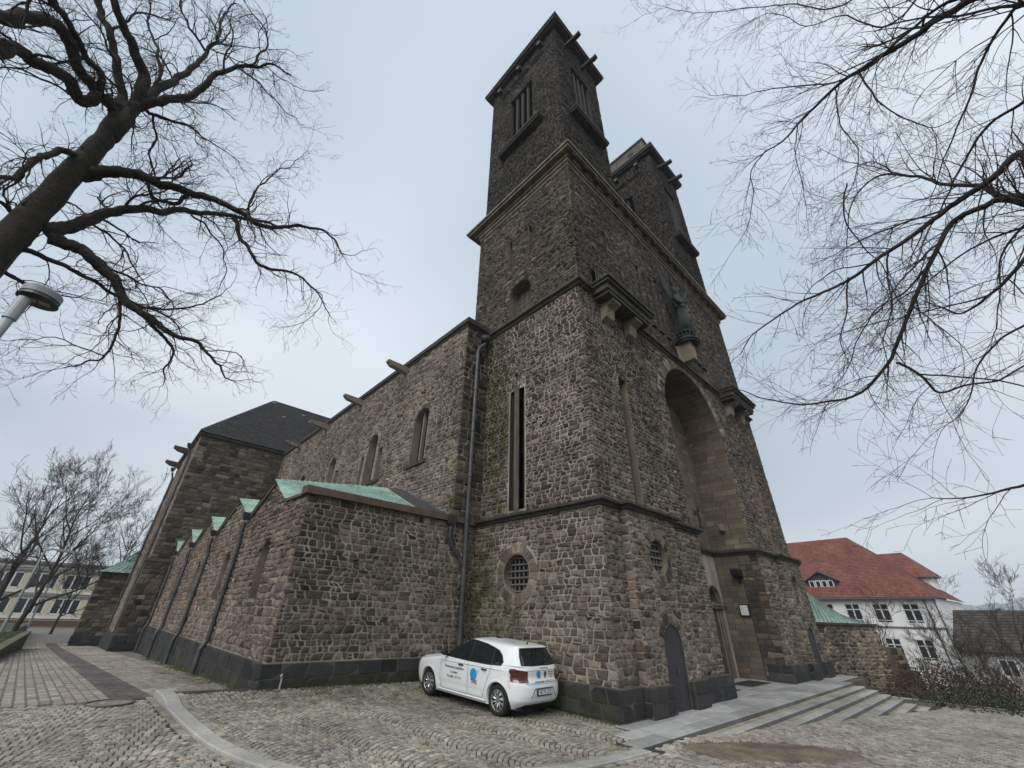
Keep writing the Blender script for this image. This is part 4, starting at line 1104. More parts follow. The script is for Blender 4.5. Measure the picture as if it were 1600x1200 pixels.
tag(gridmesh([-14 + i * .5 for i in range(67)] , [-14 + i * .5 for i in range(41)], lambda x, y: g_out(x, y) - .012, lambda x, y: x > RIGHT - .4 or (x > -1.4 and y > -1.2) or kerb_side(x, y) > -.0 and x < -1.0 or y > 6.0).build('plaza_bed', M_SAND, normals=False), kind='structure')

# path of concrete pavers running back along the church, with open dark joints
def pdir(y): return -.05 * (y - 6)
p_pav = pal_mix(dark=(.15, .138, .122), mid=(.255, .232, .20), light=(.31, .285, .25), f=lambda u, v: .5)
p_pavd = pal_mix(dark=(.075, .065, .062), mid=(.10, .088, .085), light=(.13, .115, .11), f=lambda u, v: .5)
def path_left(y): return -11.0 if y > 14 else -13.5
y = 5.95; 
colx = -13.6
while colx < -5.95:
    off = rnd.random() * .2
    edge = -8.34 <= colx <= -7.78; pale = -8.5 < colx < -8.34 or -7.78 < colx < -7.55
    w = .17 if not pale else .16
    y = 5.95
    k = 0
    while y < 47:
        L = .21 if y < 15 else (.42 if y < 26 else .84)
        if pale: L = .62 if y < 15 else .8
        yc = y + off + L / 2
        X = colx + w / 2 + pdir(yc)
        if path_left(yc) + .05 < X < AX - .14 and yc > 6.0 and not math.hypot(X + 8.38, yc - 5.75) < .5:
            gap = .020 if not (edge or pale) else .006
            sett(CB['path'], X, yc, R(90) + math.atan(.05), L / 2 - (.006 if pale else .010), w / 2 - gap, g_out, p_pavd if edge else p_pav, top=.010)
        y += L; k += 1
    colx += w
b = gridmesh([-14 + i * .5 for i in range(17)], [5.5 + i * 1.1 for i in range(66)], lambda x, y: g_out(x, y) - .008, lambda x, y: x + .4 * 0 > -5.6)
tag(b.build('path_bed', mat('path_concrete', (.15, .137, .12), .9, var=.25, vscale=2, bump=.004, moss=True), normals=False), kind='structure')
for key, nm, m, pn in (('apron', 'cobbled_apron', M_COB, 'sett'), ('plaza', 'cobbled_plaza', M_COB, 'sett'), ('path', 'paved_path', M_SLAB, 'paver')):
    P_ = empty(nm); tag(P_, kind='structure')
    lst = sorted(CB[key], key=lambda s: -s[0])
    for (_, vs, fs, c) in lst[:290]:
        c0 = V3(vs[0]); b = MB(); b.add([V3(p) - c0 for p in vs], fs, c); o = link(pn, b.mesh(pn), m, P_); o.location = c0
    b = MB()
    for (_, vs, fs, c) in lst[290:]: b.add(vs, fs, c)
    tag(b.build(pn, m, P_, normals=False), kind='stuff')
CB.clear()
eb = MB(); N_ = 40; vs_e = [(.9, -2.6, g_out(.9, -2.6) + .006)]
for rr_ in (.35, .7, 1.12):
    for i_ in range(N_):
        a_ = 2 * PI * i_ / N_; q_ = rr_ * (1 + .12 * noise.noise(V3((math.cos(a_) * 2, math.sin(a_) * 2, 4)))); ex, ey = 1.9 * q_ * math.cos(a_), .75 * q_ * math.sin(a_)
        X_, Y_ = .9 + ex * .87 + ey * .5, -2.6 - ex * .5 + ey * .87; vs_e.append((X_, Y_, g_out(X_, Y_) + (.006 if rr_ < 1 else -.011) + .012 * noise.noise(V3((X_ * 5, Y_ * 5, 0)))))
eb.add(vs_e, [(0, 1 + i_, 1 + (i_ + 1) % N_) for i_ in range(N_)] + [(1 + k_ * N_ + i_, 1 + (k_ + 1) * N_ + i_, 1 + (k_ + 1) * N_ + (i_ + 1) % N_, 1 + k_ * N_ + (i_ + 1) % N_) for k_ in range(2) for i_ in range(N_)])
tag(eb.build('worn_earth', mat('worn_brown_earth', (.15, .112, .082), .97, bump=.02, bscale=14, var=.45, vscale=2.2, mottle=.25), normals=False, smooth=True), kind='structure')
# manhole cover
mz = g_out(-8.38, 5.75)
mc = empty('manhole_cover', (-8.38, 5.75, mz), 0, 'round concrete filled manhole cover at the foot of the paved path', 'manhole cover')
b = MB(); b.tube([(0, 0, -.05), (0, 0, .012)], .33, 40); b.build('cover', mat('manhole_concrete', (.19, .17, .14), .9, var=.2, bump=.004), mc)
b = MB(); pts = [(.37 * math.cos(2 * PI * i / 40), .37 * math.sin(2 * PI * i / 40), .008) for i in range(41)]; b.tube(pts, .022, 6); b.build('frame', M_LEAD, mc)

# ---- terrace slabs in front of the portal and the widening steps
TS = empty('entrance_terrace'); tag(TS, kind='structure')
def slabc(): 
    c = rnd.uniform(.22, .33); return (c * 1.0, c * .985, c * .95)
def slab(x0, y0, x1, y1, z, parent=TS, th=.12, name='slab', bev=.012):
    b = MB(); g_ = .004
    x0 += g_; y0 += g_; x1 -= g_; y1 -= g_
    vs = [(x0, y0, z - th), (x1, y0, z - th), (x1, y1, z - th), (x0, y1, z - th), (x0, y0, z - bev), (x1, y0, z - bev), (x1, y1, z - bev), (x0, y1, z - bev), (x0 + bev, y0 + bev, z), (x1 - bev, y0 + bev, z), (x1 - bev, y1 - bev, z), (x0 + bev, y1 - bev, z)]
    c_ = slabc(); b.add(vs[4:], [(0, 1, 5, 4), (1, 2, 6, 5), (2, 3, 7, 6), (3, 0, 4, 7), (4, 5, 6, 7)], c_); b.add(vs[:8], [(0, 1, 5, 4), (1, 2, 6, 5), (2, 3, 7, 6), (3, 0, 4, 7)], scal(c_, .42))  # side faces tinted darker than the top: riser shade and grime in the colour
    return b.build(name, M_SLAB, parent, normals=False)
ZT_ = -.03
x = -1.3
while x < 15.1:
    w = rnd.uniform(.95, 1.5); x2 = min(15.1, x + w)
    if 15.1 - x2 < .5: x2 = 15.1
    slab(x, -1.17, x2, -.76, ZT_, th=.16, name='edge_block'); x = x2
for r_, (ya, yb_) in enumerate(((-.755, -.34), (-.335, .06), (.065, .55), (.555, 1.05), (1.055, 1.6), (1.605, 2.1))):
    x = -.25 if r_ < 2 else 6.0
    xe = 18.4 if r_ < 2 else 12.2
    if r_ == 0: x = -.9
    x += 0
    while x < xe:
        w = rnd.uniform(.7, 1.25); x2 = min(xe, x + w)
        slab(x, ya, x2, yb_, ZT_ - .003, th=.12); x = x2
b = MB(); b.box((7.0, .6, ZT_ + .001), (8.1, 1.3, ZT_ + .012)); b.box((9.4, .7, ZT_ + .001), (11.4, 1.5, ZT_ + .012)); tag(b.build('doormat', mat('dark_mat', (.02, .02, .02), .95), None), 'dark rubber mats lying on the portal floor', 'doormat')
# steps k = 1..6 and the foot kerb, each beginning where the sloping square meets it
ST = empty('entrance_steps'); tag(ST, kind='structure')
xl = [1.0, 3.6, 6.8, 9.2, 11.8, 14.0]
yk = [-1.17, -1.55, -1.92, -2.27, -2.61, -2.94, -3.24]
zk = [-.03, -.12, -.205, -.305, -.405, -.505, -.60]
for k in range(1, 7):
    x = xl[k - 1] - 1.0; xe = 15.1 + (.0 if k < 6 else .5)
    while x < xe:
        w = rnd.uniform(1.2, 1.7); x2 = min(xe, x + w)
        if xe - x2 < .5: x2 = xe
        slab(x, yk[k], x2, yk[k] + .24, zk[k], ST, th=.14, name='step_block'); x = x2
    b = MB(); b.box((xl[k - 1] - 1.0, yk[k] + .24, zk[k] - .3), (xe, yk[k - 1] + .05, zk[k] - .006)); b.build('tread', mat('sandy_tread', (.27, .235, .17), .95, bump=.008, bscale=30, var=.35, vscale=2.5, mottle=.2), ST)
b = MB(); b.box((15.1, -1.0, -1.5), (18.6, .4, -.10)); b.box((15.1, -3.2, -2), (17.5, -1.0, -.66)); tag(b.build('step_bed', M_EARTH), kind='structure')
# low edge kerb on the far side of the square
EK = empty('square_edge_kerb'); tag(EK, kind='structure')
y = -12
while y < -.2:
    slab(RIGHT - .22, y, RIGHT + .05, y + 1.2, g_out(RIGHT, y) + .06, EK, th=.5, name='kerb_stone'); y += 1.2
# ground dressing: dead leaves
lb = MB(); rl = random.Random(5)
for i in range(420):
    if i < 260: x, y = rl.uniform(-1, 12), rl.uniform(-4.5, -1.2)
    else: x, y = rl.uniform(-7, -6), rl.uniform(6, 20)
    if x > -1 and y > step_front(x) - .1: continue
    a = rl.uniform(0, 6.28); s = rl.uniform(.015, .035); z = g_out(x, y) + .022
    lb.add([(x + s * math.cos(a), y + s * math.sin(a), z), (x + s * .5 * math.cos(a + 1.6), y + s * .5 * math.sin(a + 1.6), z + .008), (x - s * math.cos(a), y - s * math.sin(a), z + .003), (x - s * .5 * math.cos(a + 1.6), y - s * .5 * math.sin(a + 1.6), z + .006)], [(0, 1, 2, 3)])
tag(lb.build('fallen_leaves', mat('dead_leaf', (.14, .085, .04), .9, var=.3, vscale=20), normals=False), 'scattered brown fallen leaves lying on the setts', 'leaves', kind='stuff')
mb = MB(); rl = random.Random(8)
for i in range(2600):           # moss tufts creeping out of the foot of the walls
    k = rl.random()
    if k < .55: x, y = AX - .14 - abs(rl.gauss(0, .16)), rl.uniform(5.6, 24); zf = g_out
    elif k < .8: x, y = rl.uniform(-5.9, -1.5), NY - .14 - abs(rl.gauss(0, .14)); zf = g_in
    else: x, y = -.0 - abs(rl.gauss(0, .06)), rl.uniform(.2, 5.4); zf = g_in
    if noise.noise(V3((x * 1.5, y * .8, 3))) < -.05: continue
    s = rl.uniform(.015, .05); z = zf(x, y)
    a = rl.uniform(0, 6)
    mb.add([(x + s * math.cos(a + j * 1.257), y + s * math.sin(a + j * 1.257), z - .01) for j in range(5)] + [(x, y, z + s * .5 + .012)], [(j, (j + 1) % 5, 5) for j in range(5)])
tag(mb.build('moss', mat('moss_tuft', (.06, .065, .018), .97, var=.4, vscale=6, bump=.01, bscale=60), normals=False), 'green moss growing along the foot of the church walls', 'moss', kind='stuff')

# ---- grass beds behind low stone edging, left of the path
for (x0, x1, y0, y1, zt) in ((-30, -11.15, 20, 37.5, .18), (-32, -12.5, 37.7, 62, -.05)):
    gb = empty('raised_bed', ((x0 + x1) / 2, y0, 0)); tag(gb, kind='structure')
    b = MB(); b.prism([(x0 - gb.location.x, 0), (x1 - .3 - gb.location.x, 0), (x1 - .3 - gb.location.x, y1 - y0), (x0 - gb.location.x, y1 - y0)], 2, -2.5, zt - .02); b.build('lawn', M_GRASS, gb)
    b = MB(); n = int((y1 - y0) / 1.1)
    for i in range(n):
        s = MB(); a, c = y0 + i * (y1 - y0) / n - y0, y0 + (i + 1) * (y1 - y0) / n - .02 - y0; xx = x1 - gb.location.x - (.5 if i == 0 else 0) * 0
        s.box((xx - .34, a, zt - .16), (xx, c, zt), mixc((.12, .105, .075), (.06, .075, .03), rnd.random())); s.box((xx - .28, a, -2.5), (xx - .05, c, zt - .16), (.09, .075, .06)); s.build('edging_stone', M_SLAB, gb)
gr = MB(); rl = random.Random(3)
for i in range(14000):
    x, y = -11.5 - abs(rl.gauss(0, 4)), rl.uniform(20.2, 37)
    if x < -24: continue
    z = .16; h_ = rl.uniform(.03, .09); a = rl.uniform(0, 6.3); w = .008
    gr.add([(x - w * math.cos(a), y - w * math.sin(a), z), (x + w * math.cos(a), y + w * math.sin(a), z), (x + jit(.03), y + jit(.03), z + h_)], [(0, 1, 2)])
tag(gr.build('grass', M_GRASS, normals=False), 'short winter grass on the raised bed left of the path', 'grass', kind='stuff')
# ================================================================== CAR
SCAR = .978; CX, CY, CTH = -1.054, 2.055, R(-3.82)
M_WHITE = mat('white_car_paint', (.72, .73, .74), .25, var=.05, vscale=2, spec=.5, coat=.6)
M_CGLASS = mat('tinted_car_glass', (.012, .015, .016), .05, spec=.7)
M_PLAST = mat('black_plastic', (.014, .014, .015), .5)
M_TYRE = mat('tyre_rubber', (.014, .014, .014), .85, bump=.003, bscale=60)
M_RIM = mat('silver_rim', (.42, .43, .44), .3, metal=.8)
M_TAIL = mat('red_tail_lamp', (.075, .005, .007), .12, spec=.7, coat=1)
M_TAILD = mat('dark_red_lens', (.045, .004, .006), .1, spec=.7)
CAR = empty('parked_car', (0, 0, 0), 0, 'white five door hatchback with lettered doors parked in the corner between aisle and tower', 'car')
gz_r = (g_in(-2.0, 2.0) + g_in(-.3, 2.0)) / 2; gz_f = (g_in(-2.0, 4.6) + g_in(-.3, 4.6)) / 2
def tabi(z, T):
    if z <= T[0][0]: return T[0][1]
    for (a, va), (b, vb) in zip(T, T[1:]):
        if z <= b:
            t = (z - a) / (b - a); return va + (vb - va) * t
    return T[-1][1]
def sm(T, z, e=.012): return (tabi(z - e, T) + tabi(z, T) + tabi(z + e, T)) / 3
T_R = [(.18, -.50), (.26, -.60), (.34, -.68), (.45, -.71), (.60, -.715), (.68, -.70), (.74, -.655), (.80, -.645), (.92, -.655), (.99, -.63), (1.03, -.60), (1.36, -.40), (1.385, -.42), (1.40, -.46), (1.415, -.45), (1.425, -.36), (1.435, -.10), (1.445, .25), (1.452, .6), (1.456, .85)]
T_F = [(.18, 3.15), (.26, 3.27), (.45, 3.33), (.62, 3.33), (.72, 3.30), (.80, 3.20), (.86, 3.0), (.90, 2.78), (.94, 2.45), (.97, 2.2), (1.0, 2.08), (1.1, 1.92), (1.2, 1.74), (1.3, 1.52), (1.36, 1.36), (1.40, 1.22), (1.425, 1.10), (1.44, 1.0), (1.456, .85)]
T_W = [(.18, .80), (.24, .835), (.32, .860), (.36, .868), (.60, .875), (.78, .872), (.86, .868), (.885, .862), (.92, .852), (.97, .835), (1.0, .82), (1.1, .775), (1.2, .725), (1.3, .67), (1.36, .625), (1.39, .59), (1.41, .55), (1.43, .45), (1.445, .30), (1.456, .02)]
def hw(x, z):
    xr, xf, w = sm(T_R, z), sm(T_F, z), sm(T_W, z)
    xc = (xr + xf) / 2; L = (xf - xr) / 2; n_ = 5.5 if z < 1.0 else 7
    q = min(1, abs((x - xc) / L)); 
    # shoulder crease and scalloped door bottoms
    k = 0
    if .3 < z < .46 and .5 < x < 2.1: k = -.012 * math.sin((z - .3) / .16 * PI)
    return w * (1 - q ** n_) ** (1 / n_) + k
NXs, zs_ = 150, []
zs_ = [.18 + i * .03 for i in range(20)] + [.78 + i * .02 for i in range(31)] + [1.39, 1.4, 1.407, 1.414, 1.42, 1.426, 1.432, 1.438, 1.443, 1.448, 1.452, 1.456]
zs_ = sorted(set(round(z, 4) for z in zs_))
def CM(x, b_, z):
    """car coordinates (forward, left, up) to the place"""
    z -= .05 * clamp((1.0 - x) / 1.5) * clamp((z - .95) / .4)
    x, b_, z = x * SCAR, b_ * SCAR, z * SCAR
    gz = lerp(gz_r, gz_f, x / 2.5)
    s, c = math.sin(CTH), math.cos(CTH)
    return V3((CX + x * s - b_ * c, CY + x * c + b_ * s, gz + z + .012))
def slicept(t, z):
    """t in 0..1 round the slice, starting at the tail centre, going along the left side"""
    xr, xf, w = sm(T_R, z), sm(T_F, z), sm(T_W, z); xc, L = (xr + xf) / 2, (xf - xr) / 2; n_ = 5.5 if z < 1.0 else 7
    a = t * PI
    cx_, sx_ = math.cos(a), math.sin(a)
    x = xc - L * math.copysign(abs(cx_) ** (2 / n_), cx_); b_ = w * abs(sx_) ** (2 / n_)
    if .3 < z < .46 and .5 < x < 2.1: b_ -= .012 * math.sin((z - .3) / .16 * PI)
    return x, b_
NT = 260
ts = []
for i in range(NT + 1):
    # even spacing along the outline of a superellipse
    ts.append(i / NT)
def arclen_ts(z):
    pts = [slicept(i / 900, z) for i in range(901)]; L = [0]
    for a, c in zip(pts, pts[1:]): L.append(L[-1] + math.hypot(a[0] - c[0], a[1] - c[1]))
    o = []; j = 0
    for i in range(NT + 1):
        g = L[-1] * i / NT
        while j < 900 and L[j + 1] < g: j += 1
        f = (g - L[j]) / max(1e-9, L[min(j + 1, 900)] - L[j]); f = clamp(f)
        o.append((lerp(pts[j][0], pts[min(j + 1, 900)][0], f), lerp(pts[j][1], pts[min(j + 1, 900)][1], f)))
    return o
rowsL = [arclen_ts(z) for z in zs_]
WR = .302
def in_arch(x, z): return any((x - xa) ** 2 + (z - WR) ** 2 < .352 ** 2 for xa in (0, 2.55))
b = MB()
for sgn in (1, -1):
    vs = [CM(x, sgn * y_, z) for z, row in zip(zs_, rowsL) for (x, y_) in row]; fs = []
    for k in range(len(zs_) - 1):
        for i in range(NT):
            xm = (rowsL[k][i][0] + rowsL[k + 1][i + 1][0]) / 2; zm = (zs_[k] + zs_[k + 1]) / 2; ym = rowsL[k][i][1]
            if zm < .7 and ym > .5 and in_arch(xm, zm): continue
            fs.append((k * (NT + 1) + i, k * (NT + 1) + i + 1, (k + 1) * (NT + 1) + i + 1, (k + 1) * (NT + 1) + i))
    b.add(vs, fs)
body = b.build('body', M_WHITE, CAR, smooth=True)
bm = bmesh.new(); bm.from_mesh(body.data); bmesh.ops.remove_doubles(bm, verts=bm.verts, dist=.0008); bmesh.ops.recalc_face_normals(bm, faces=bm.faces); bm.to_mesh(body.data); bm.free()
body.data.polygons.foreach_set('use_smooth', [True] * len(body.data.polygons))
# dark underside box and wheel wells
b = MB(); vs = [CM(x, y_, z) for z in (.16, .62) for (x, y_) in ((-.5, -.6), (3.1, -.6), (3.1, .6), (-.5, .6))]; b.add(vs, [(0, 1, 2, 3), (4, 5, 6, 7), (0, 1, 5, 4), (1, 2, 6, 5), (2, 3, 7, 6), (3, 0, 4, 7)]); 
vs = [CM(x, y_, .19) for (x, y_) in ((-.55, -.75), (3.1, -.75), (3.1, .75), (-.55, .75))]; b.add(vs, [(0, 1, 2, 3)])
b.build('underbody', M_PLAST, CAR)
# patches lying on the body's side; outline in (forward, up)
def subdiv(poly, d=.04):
    o = []
    for i in range(len(poly)):
        a, c = poly[i], poly[(i + 1) % len(poly)]; L = math.hypot(a[0] - c[0], a[1] - c[1]); n = max(1, int(L / d))
        for k in range(n): o.append((lerp(a[0], c[0], k / n), lerp(a[1], c[1], k / n)))
    return o
def fillgrid(poly, mapf, name, m, parent, d=.045):
    """fill an outline with a fine triangulation so that it follows the curved body"""
    from mathutils.geometry import delaunay_2d_cdt
    P = subdiv(poly, d); n = len(P)
    us, vs_ = [p[0] for p in P], [p[1] for p in P]
    def inside(x, y):
        c = False
        for i in range(n):
            a, e = P[i], P[i - 1]
            if (a[1] > y) != (e[1] > y) and x < (e[0] - a[0]) * (y - a[1]) / (e[1] - a[1]) + a[0]: c = not c
        return c
    pts = [V3((p[0], p[1])).to_2d() if False else __import__('mathutils').Vector((p[0], p[1])) for p in P]
    x = min(us) + d / 2
    while x < max(us):
        y = min(vs_) + d / 2
        while y < max(vs_):
            if inside(x, y) and min((p[0] - x) ** 2 + (p[1] - y) ** 2 for p in P) > (d * .4) ** 2: pts.append(__import__('mathutils').Vector((x, y)))
            y += d
        x += d
    r_ = delaunay_2d_cdt(pts, [(i, (i + 1) % n) for i in range(n)], [], 1, 1e-5)
    b = MB(); b.add([mapf(p.x, p.y) for p in r_[0]], [tuple(f) for f in r_[2]])
    return b.build(name, m, parent, smooth=True)
def sidemap(off, sgn=1): return lambda x, z: CM(x, sgn * (hw(x, z) + off), z)
def rearx(b_, z):
    xr, xf, w = sm(T_R, z), sm(T_F, z), sm(T_W, z); n_ = 5.5 if z < 1.0 else 7; xc, L = (xr + xf) / 2, (xf - xr) / 2
    return xc - L * (1 - min(1, abs(b_ / w)) ** n_) ** (1 / n_)
def rearmap(off): return lambda b_, z: CM(rearx(b_, z) - off, b_, z)
G_F = [(1.93, .975), (1.80, 1.10), (1.62, 1.22), (1.42, 1.325), (1.27, 1.365), (1.02, 1.372), (.99, .955)]
G_R = [(.94, .952), (.965, 1.370), (.55, 1.345), (.26, 1.30), (.22, .985), (.3, .96)]
G_Q = [(.17, .99), (.215, 1.29), (.10, 1.26), (-.03, 1.17), (-.10, 1.06), (-.06, 1.0)]
BLK = [(1.99, .955), (1.83, 1.11), (1.64, 1.235), (1.43, 1.345), (1.28, 1.385), (.96, 1.385), (.55, 1.36), (.24, 1.312), (.08, 1.275), (-.06, 1.185), (-.15, 1.05), (-.10, .965), (.3, .938), (1.0, .935)]
for sgn in (1, -1):
    fillgrid(BLK, sidemap(.007, sgn), 'window_surround', M_PLAST, CAR)
    for gname, g_ in (('door_glass', G_F), ('door_glass', G_R), ('quarter_glass', G_Q)):
        fillgrid(g_, sidemap(.012, sgn), gname, M_CGLASS, CAR)
    # seams
    sm_ = MB()
    def seam(pts, r_=.0032, off=.0005):
        P = subdiv(pts + [pts[-1]], .03); sm_.tube([CM(x, sgn * (hw(x, z) + off), z) for x, z in P], r_, 4)
    seam([(1.0, .93), (.985, .60), (.99, .27)]); seam([(2.02, .95), (2.06, .75), (2.05, .45), (1.99, .27)]); seam([(.20, .945), (.20, .80), (.33, .62), (.42, .42), (.47, .28)])
    seam([(2.0, .27), (.47, .28)]); seam([(2.06, .93), (2.55, .88), (3.0, .80)], .0028)
    seam([(2.15, .845), (1.2, .858), (.2, .868), (-.2, .865)], .0035, -.001)
    seam([(-.30, .70), (-.45, .72)]); seam([(-.33, .93), (-.30, .70), (-.36, .55)], .0028)
    sm_.build('panel_gap', mat('panel_gap_shadow', (.09, .09, .09), .6), CAR)
    # wheel arch lips
    for xa in (0, 2.55):
        b = MB(); vs = []; N = 44
        a0, a1 = R(-22), R(202)
        for i in range(N + 1):
            a = lerp(a0, a1, i / N)
            for rr, o in ((.333, -.10), (.336, .002), (.345, .008), (.372, .010), (.40, .001)):
                x, z = xa + rr * math.cos(a), WR + rr * math.sin(a); z = max(z, .185); vs.append(CM(x, sgn * (hw(x, max(z, .2)) + o), z))
        b.add(vs, [(i * 5 + j, i * 5 + j + 1, (i + 1) * 5 + j + 1, (i + 1) * 5 + j) for i in range(N) for j in range(4)]); b.build('wheel_arch', M_WHITE, CAR, smooth=True)
        b = MB(); vs = []
        for i in range(N + 1):
            a = lerp(a0, a1, i / N)
            for yy in (.55, .80): vs.append(CM(xa + .345 * math.cos(a), sgn * yy, WR + .345 * math.sin(a)))
        b.add(vs, [(i * 2, i * 2 + 1, i * 2 + 3, i * 2 + 2) for i in range(N)]); 
        vs = [CM(xa + .40 * math.cos(2 * PI * i / 24), sgn * .56, WR + .36 * math.sin(2 * PI * i / 24)) for i in range(24)]; b.add(vs, [tuple(range(24))]); b.build('wheel_well', M_PLAST, CAR)
    # black mirror with white-less housing
    b = MB(); bm = bmesh.new(); bmesh.ops.create_icosphere(bm, subdivisions=3, radius=1)
    vs = [CM(1.83 + v.co.x * .075, sgn * (.955 + v.co.y * .10), 1.045 + v.co.z * .075) for v in bm.verts]; fs = [tuple(v.index for v in f.verts) for f in bm.faces]; b.add(vs, fs); bm.free()
    b.tube([CM(1.83, sgn * .80, .985), CM(1.83, sgn * .90, 1.0)], .028, 6)
    b.build('wing_mirror', M_PLAST, CAR, smooth=True)
    for hx_ in (1.16, .33):
        b = MB(); z = .835
        P = [CM(hx_ + i * .02, sgn * (hw(hx_ + i * .02, z) + .014 + .018 * math.sin(i / 9 * PI)), z) for i in range(10)]; b.tube(P, [.010, .015, .017, .017, .017, .017, .017, .017, .015, .010], 8); b.build('door_handle', M_PLAST, CAR, smooth=True)
    # lower sill highlight strip
    b = MB(); P = [CM(x, sgn * (hw(x, .235) + .006), .235) for x in [.40 + i * .05 for i in range(36)]]; b.tube(P, .017, 6); b.build('side_skirt', M_WHITE, CAR, smooth=True)
# tail lamps wrap the corner: built in (side arc) as patch in (t, z) with slice parameter
def cornermap(off, sgn):
    def f(s, z):
        # s: distance round the corner from the tail, measured along b (negative) then x
        if s < 0: bb = .66 - (-s) * 1.0 + .0; 
        return None
    return f
for sgn in (1, -1):
    for (poly, mm, off) in (([(-.64, .69), (-.655, .90), (-.46, .945), (-.34, .925), (-.33, .88), (-.44, .70)], M_TAIL, .008),):
        fillgrid([(max(x, -.60), z) for x, z in poly], sidemap(off, sgn), 'tail_lamp', mm, CAR, .03)
    fillgrid([(sgn * q[0], q[1]) for q in ((.50, .70), (.50, .905), (.62, .915), (.74, .93), (.79, .94), (.80, .69), (.74, .685))], rearmap(.008), 'tail_lamp', M_TAIL, CAR, .03)
    fillgrid([(sgn * q[0], q[1]) for q in ((.54, .73), (.54, .80), (.74, .80), (.74, .73))], rearmap(.011), 'reverse_lens', M_TAILD, CAR, .03)
# tail: rear window, seams, plate recess, lower bumper
fillgrid([(-.66, 1.015), (-.60, 1.20), (-.51, 1.365), (-.2, 1.372), (.2, 1.372), (.51, 1.365), (.60, 1.20), (.66, 1.015), (.3, 1.0), (-.3, 1.0)], rearmap(.006), 'window_surround', M_PLAST, CAR)
fillgrid([(-.62, 1.03), (-.565, 1.19), (-.475, 1.345), (-.2, 1.352), (.2, 1.352), (.475, 1.345), (.565, 1.19), (.62, 1.03), (.3, 1.015), (-.3, 1.015)], rearmap(.011), 'rear_window', M_CGLASS, CAR)
b = MB()
def rseam(pts, r_=.003): b.tube([CM(rearx(p[0], p[1]) - .0005, p[0], p[1]) for p in subdiv(pts + [pts[-1]], .03)], r_, 4)
rseam([(-.50, .905), (.50, .905)]); rseam([(-.60, .68), (-.50, .655), (.50, .655), (.60, .68)], .004); rseam([(.50, .905), (.50, .70)], .002); rseam([(-.50, .905), (-.50, .70)], .002)
b.build('panel_gap', mat('panel_gap_shadow'), CAR)
PLZ = .50
b = MB(); 
for (a, c) in (((-.33, PLZ + .075), (.33, PLZ + .075)), ((-.33, PLZ + .075), (-.43, PLZ - .09)), ((.33, PLZ + .075), (.43, PLZ - .09))):
    b.tube([CM(rearx(p[0], p[1]) - .003, p[0], p[1]) for p in subdiv([a, c], .05) + [c]], .009, 5)
b.build('bumper_crease', mat('panel_gap_shadow'), CAR)
fillgrid([(-.34, PLZ - .085), (-.30, PLZ + .068), (.30, PLZ + .068), (.34, PLZ - .085)], rearmap(.001), 'plate_recess', mat('shaded_bumper', (.45, .46, .47), .5), CAR)
fillgrid([(-.68, .19), (-.55, .285), (.55, .285), (.68, .19)], rearmap(.004), 'lower_bumper', M_PLAST, CAR)
fillgrid([(-.08, 1.373), (-.08, 1.388), (.08, 1.388), (.08, 1.373)], rearmap(.006), 'brake_light', M_TAILD, CAR, .02)
# spoiler lip, aerial
b = MB(); b.tube([CM(rearx(y_, 1.385) - .012, y_, 1.392) for y_ in [(-.5 + i * .05) for i in range(21)]], .016, 6); b.build('spoiler', M_WHITE, CAR, smooth=True)
b = MB(); b.tube([CM(-.18, 0, 1.43), CM(-.22, 0, 1.46)], .02, 6); b.tube([CM(-.2, 0, 1.45), CM(-.32, 0, 1.55)], .006, 5); b.build('aerial', M_PLAST, CAR)
b = MB(); b.tube([CM(rearx(.0, 1.06) - .02, .03, 1.05), CM(rearx(-.3, 1.09) - .02, -.3, 1.10)], .008, 4); b.build('rear_wiper', M_PLAST, CAR)
# seats and headrests seen dimly are left to the dark glass; wheels
def wheel(xa, sgn):
    w = empty('wheel', (0, 0, 0)); w.parent = CAR
    b = MB(); N = 40; prof = [(.20, .62), (.27, .625), (.300, .64), (.302, .70), (.302, .78), (.296, .815), (.275, .835), (.235, .838), (.208, .825), (.20, .80)]
    vs = [CM(xa + r_ * math.cos(2 * PI * i / N), sgn * y_, WR + r_ * math.sin(2 * PI * i / N)) for i in range(N) for (r_, y_) in prof]; K = len(prof)
    b.add(vs, [(i * K + j, i * K + j + 1, ((i + 1) % N) * K + j + 1, ((i + 1) % N) * K + j) for i in range(N) for j in range(K - 1)]); b.build('tyre', M_TYRE, w, smooth=True)
    b = MB(); b.tube([CM(xa, sgn * .70, WR), CM(xa, sgn * .76, WR)], .20, 32); b.build('rim_back', mat('dark_rim', (.03, .03, .032), .5), w)
    b = MB()
    P = [CM(xa + .197 * math.cos(2 * PI * i / N), sgn * .822, WR + .197 * math.sin(2 * PI * i / N)) for i in range(N + 1)]; b.tube(P, .011, 6, cap=False)
    for i in range(10):
        a = 2 * PI * i / 10 + .2; da = .30
        def q(r_, an, y_): return CM(xa + r_ * math.cos(an), sgn * y_, WR + r_ * math.sin(an))
        s_ = sgn * .16
        vs = [q(.03, a - .5, .80), q(.12, a - .17 + s_ * .5, .832), q(.195, a - .21 + s_, .815), q(.195, a + .19 + s_, .815), q(.12, a + .17 + s_ * .5, .832), q(.03, a + .5, .80)]
        b.add(vs + [q(.10, a + s_ * .4, .842)], [(0, 1, 6), (1, 2, 3, 6), (3, 4, 6), (4, 5, 6), (5, 0, 6)])
    b.tube([CM(xa, sgn * .79, WR), CM(xa, sgn * .838, WR)], .045, 16); b.build('hub_cap', M_RIM, w)
for xa in (0, 2.55):
    for sgn in (1, -1): wheel(xa, sgn)
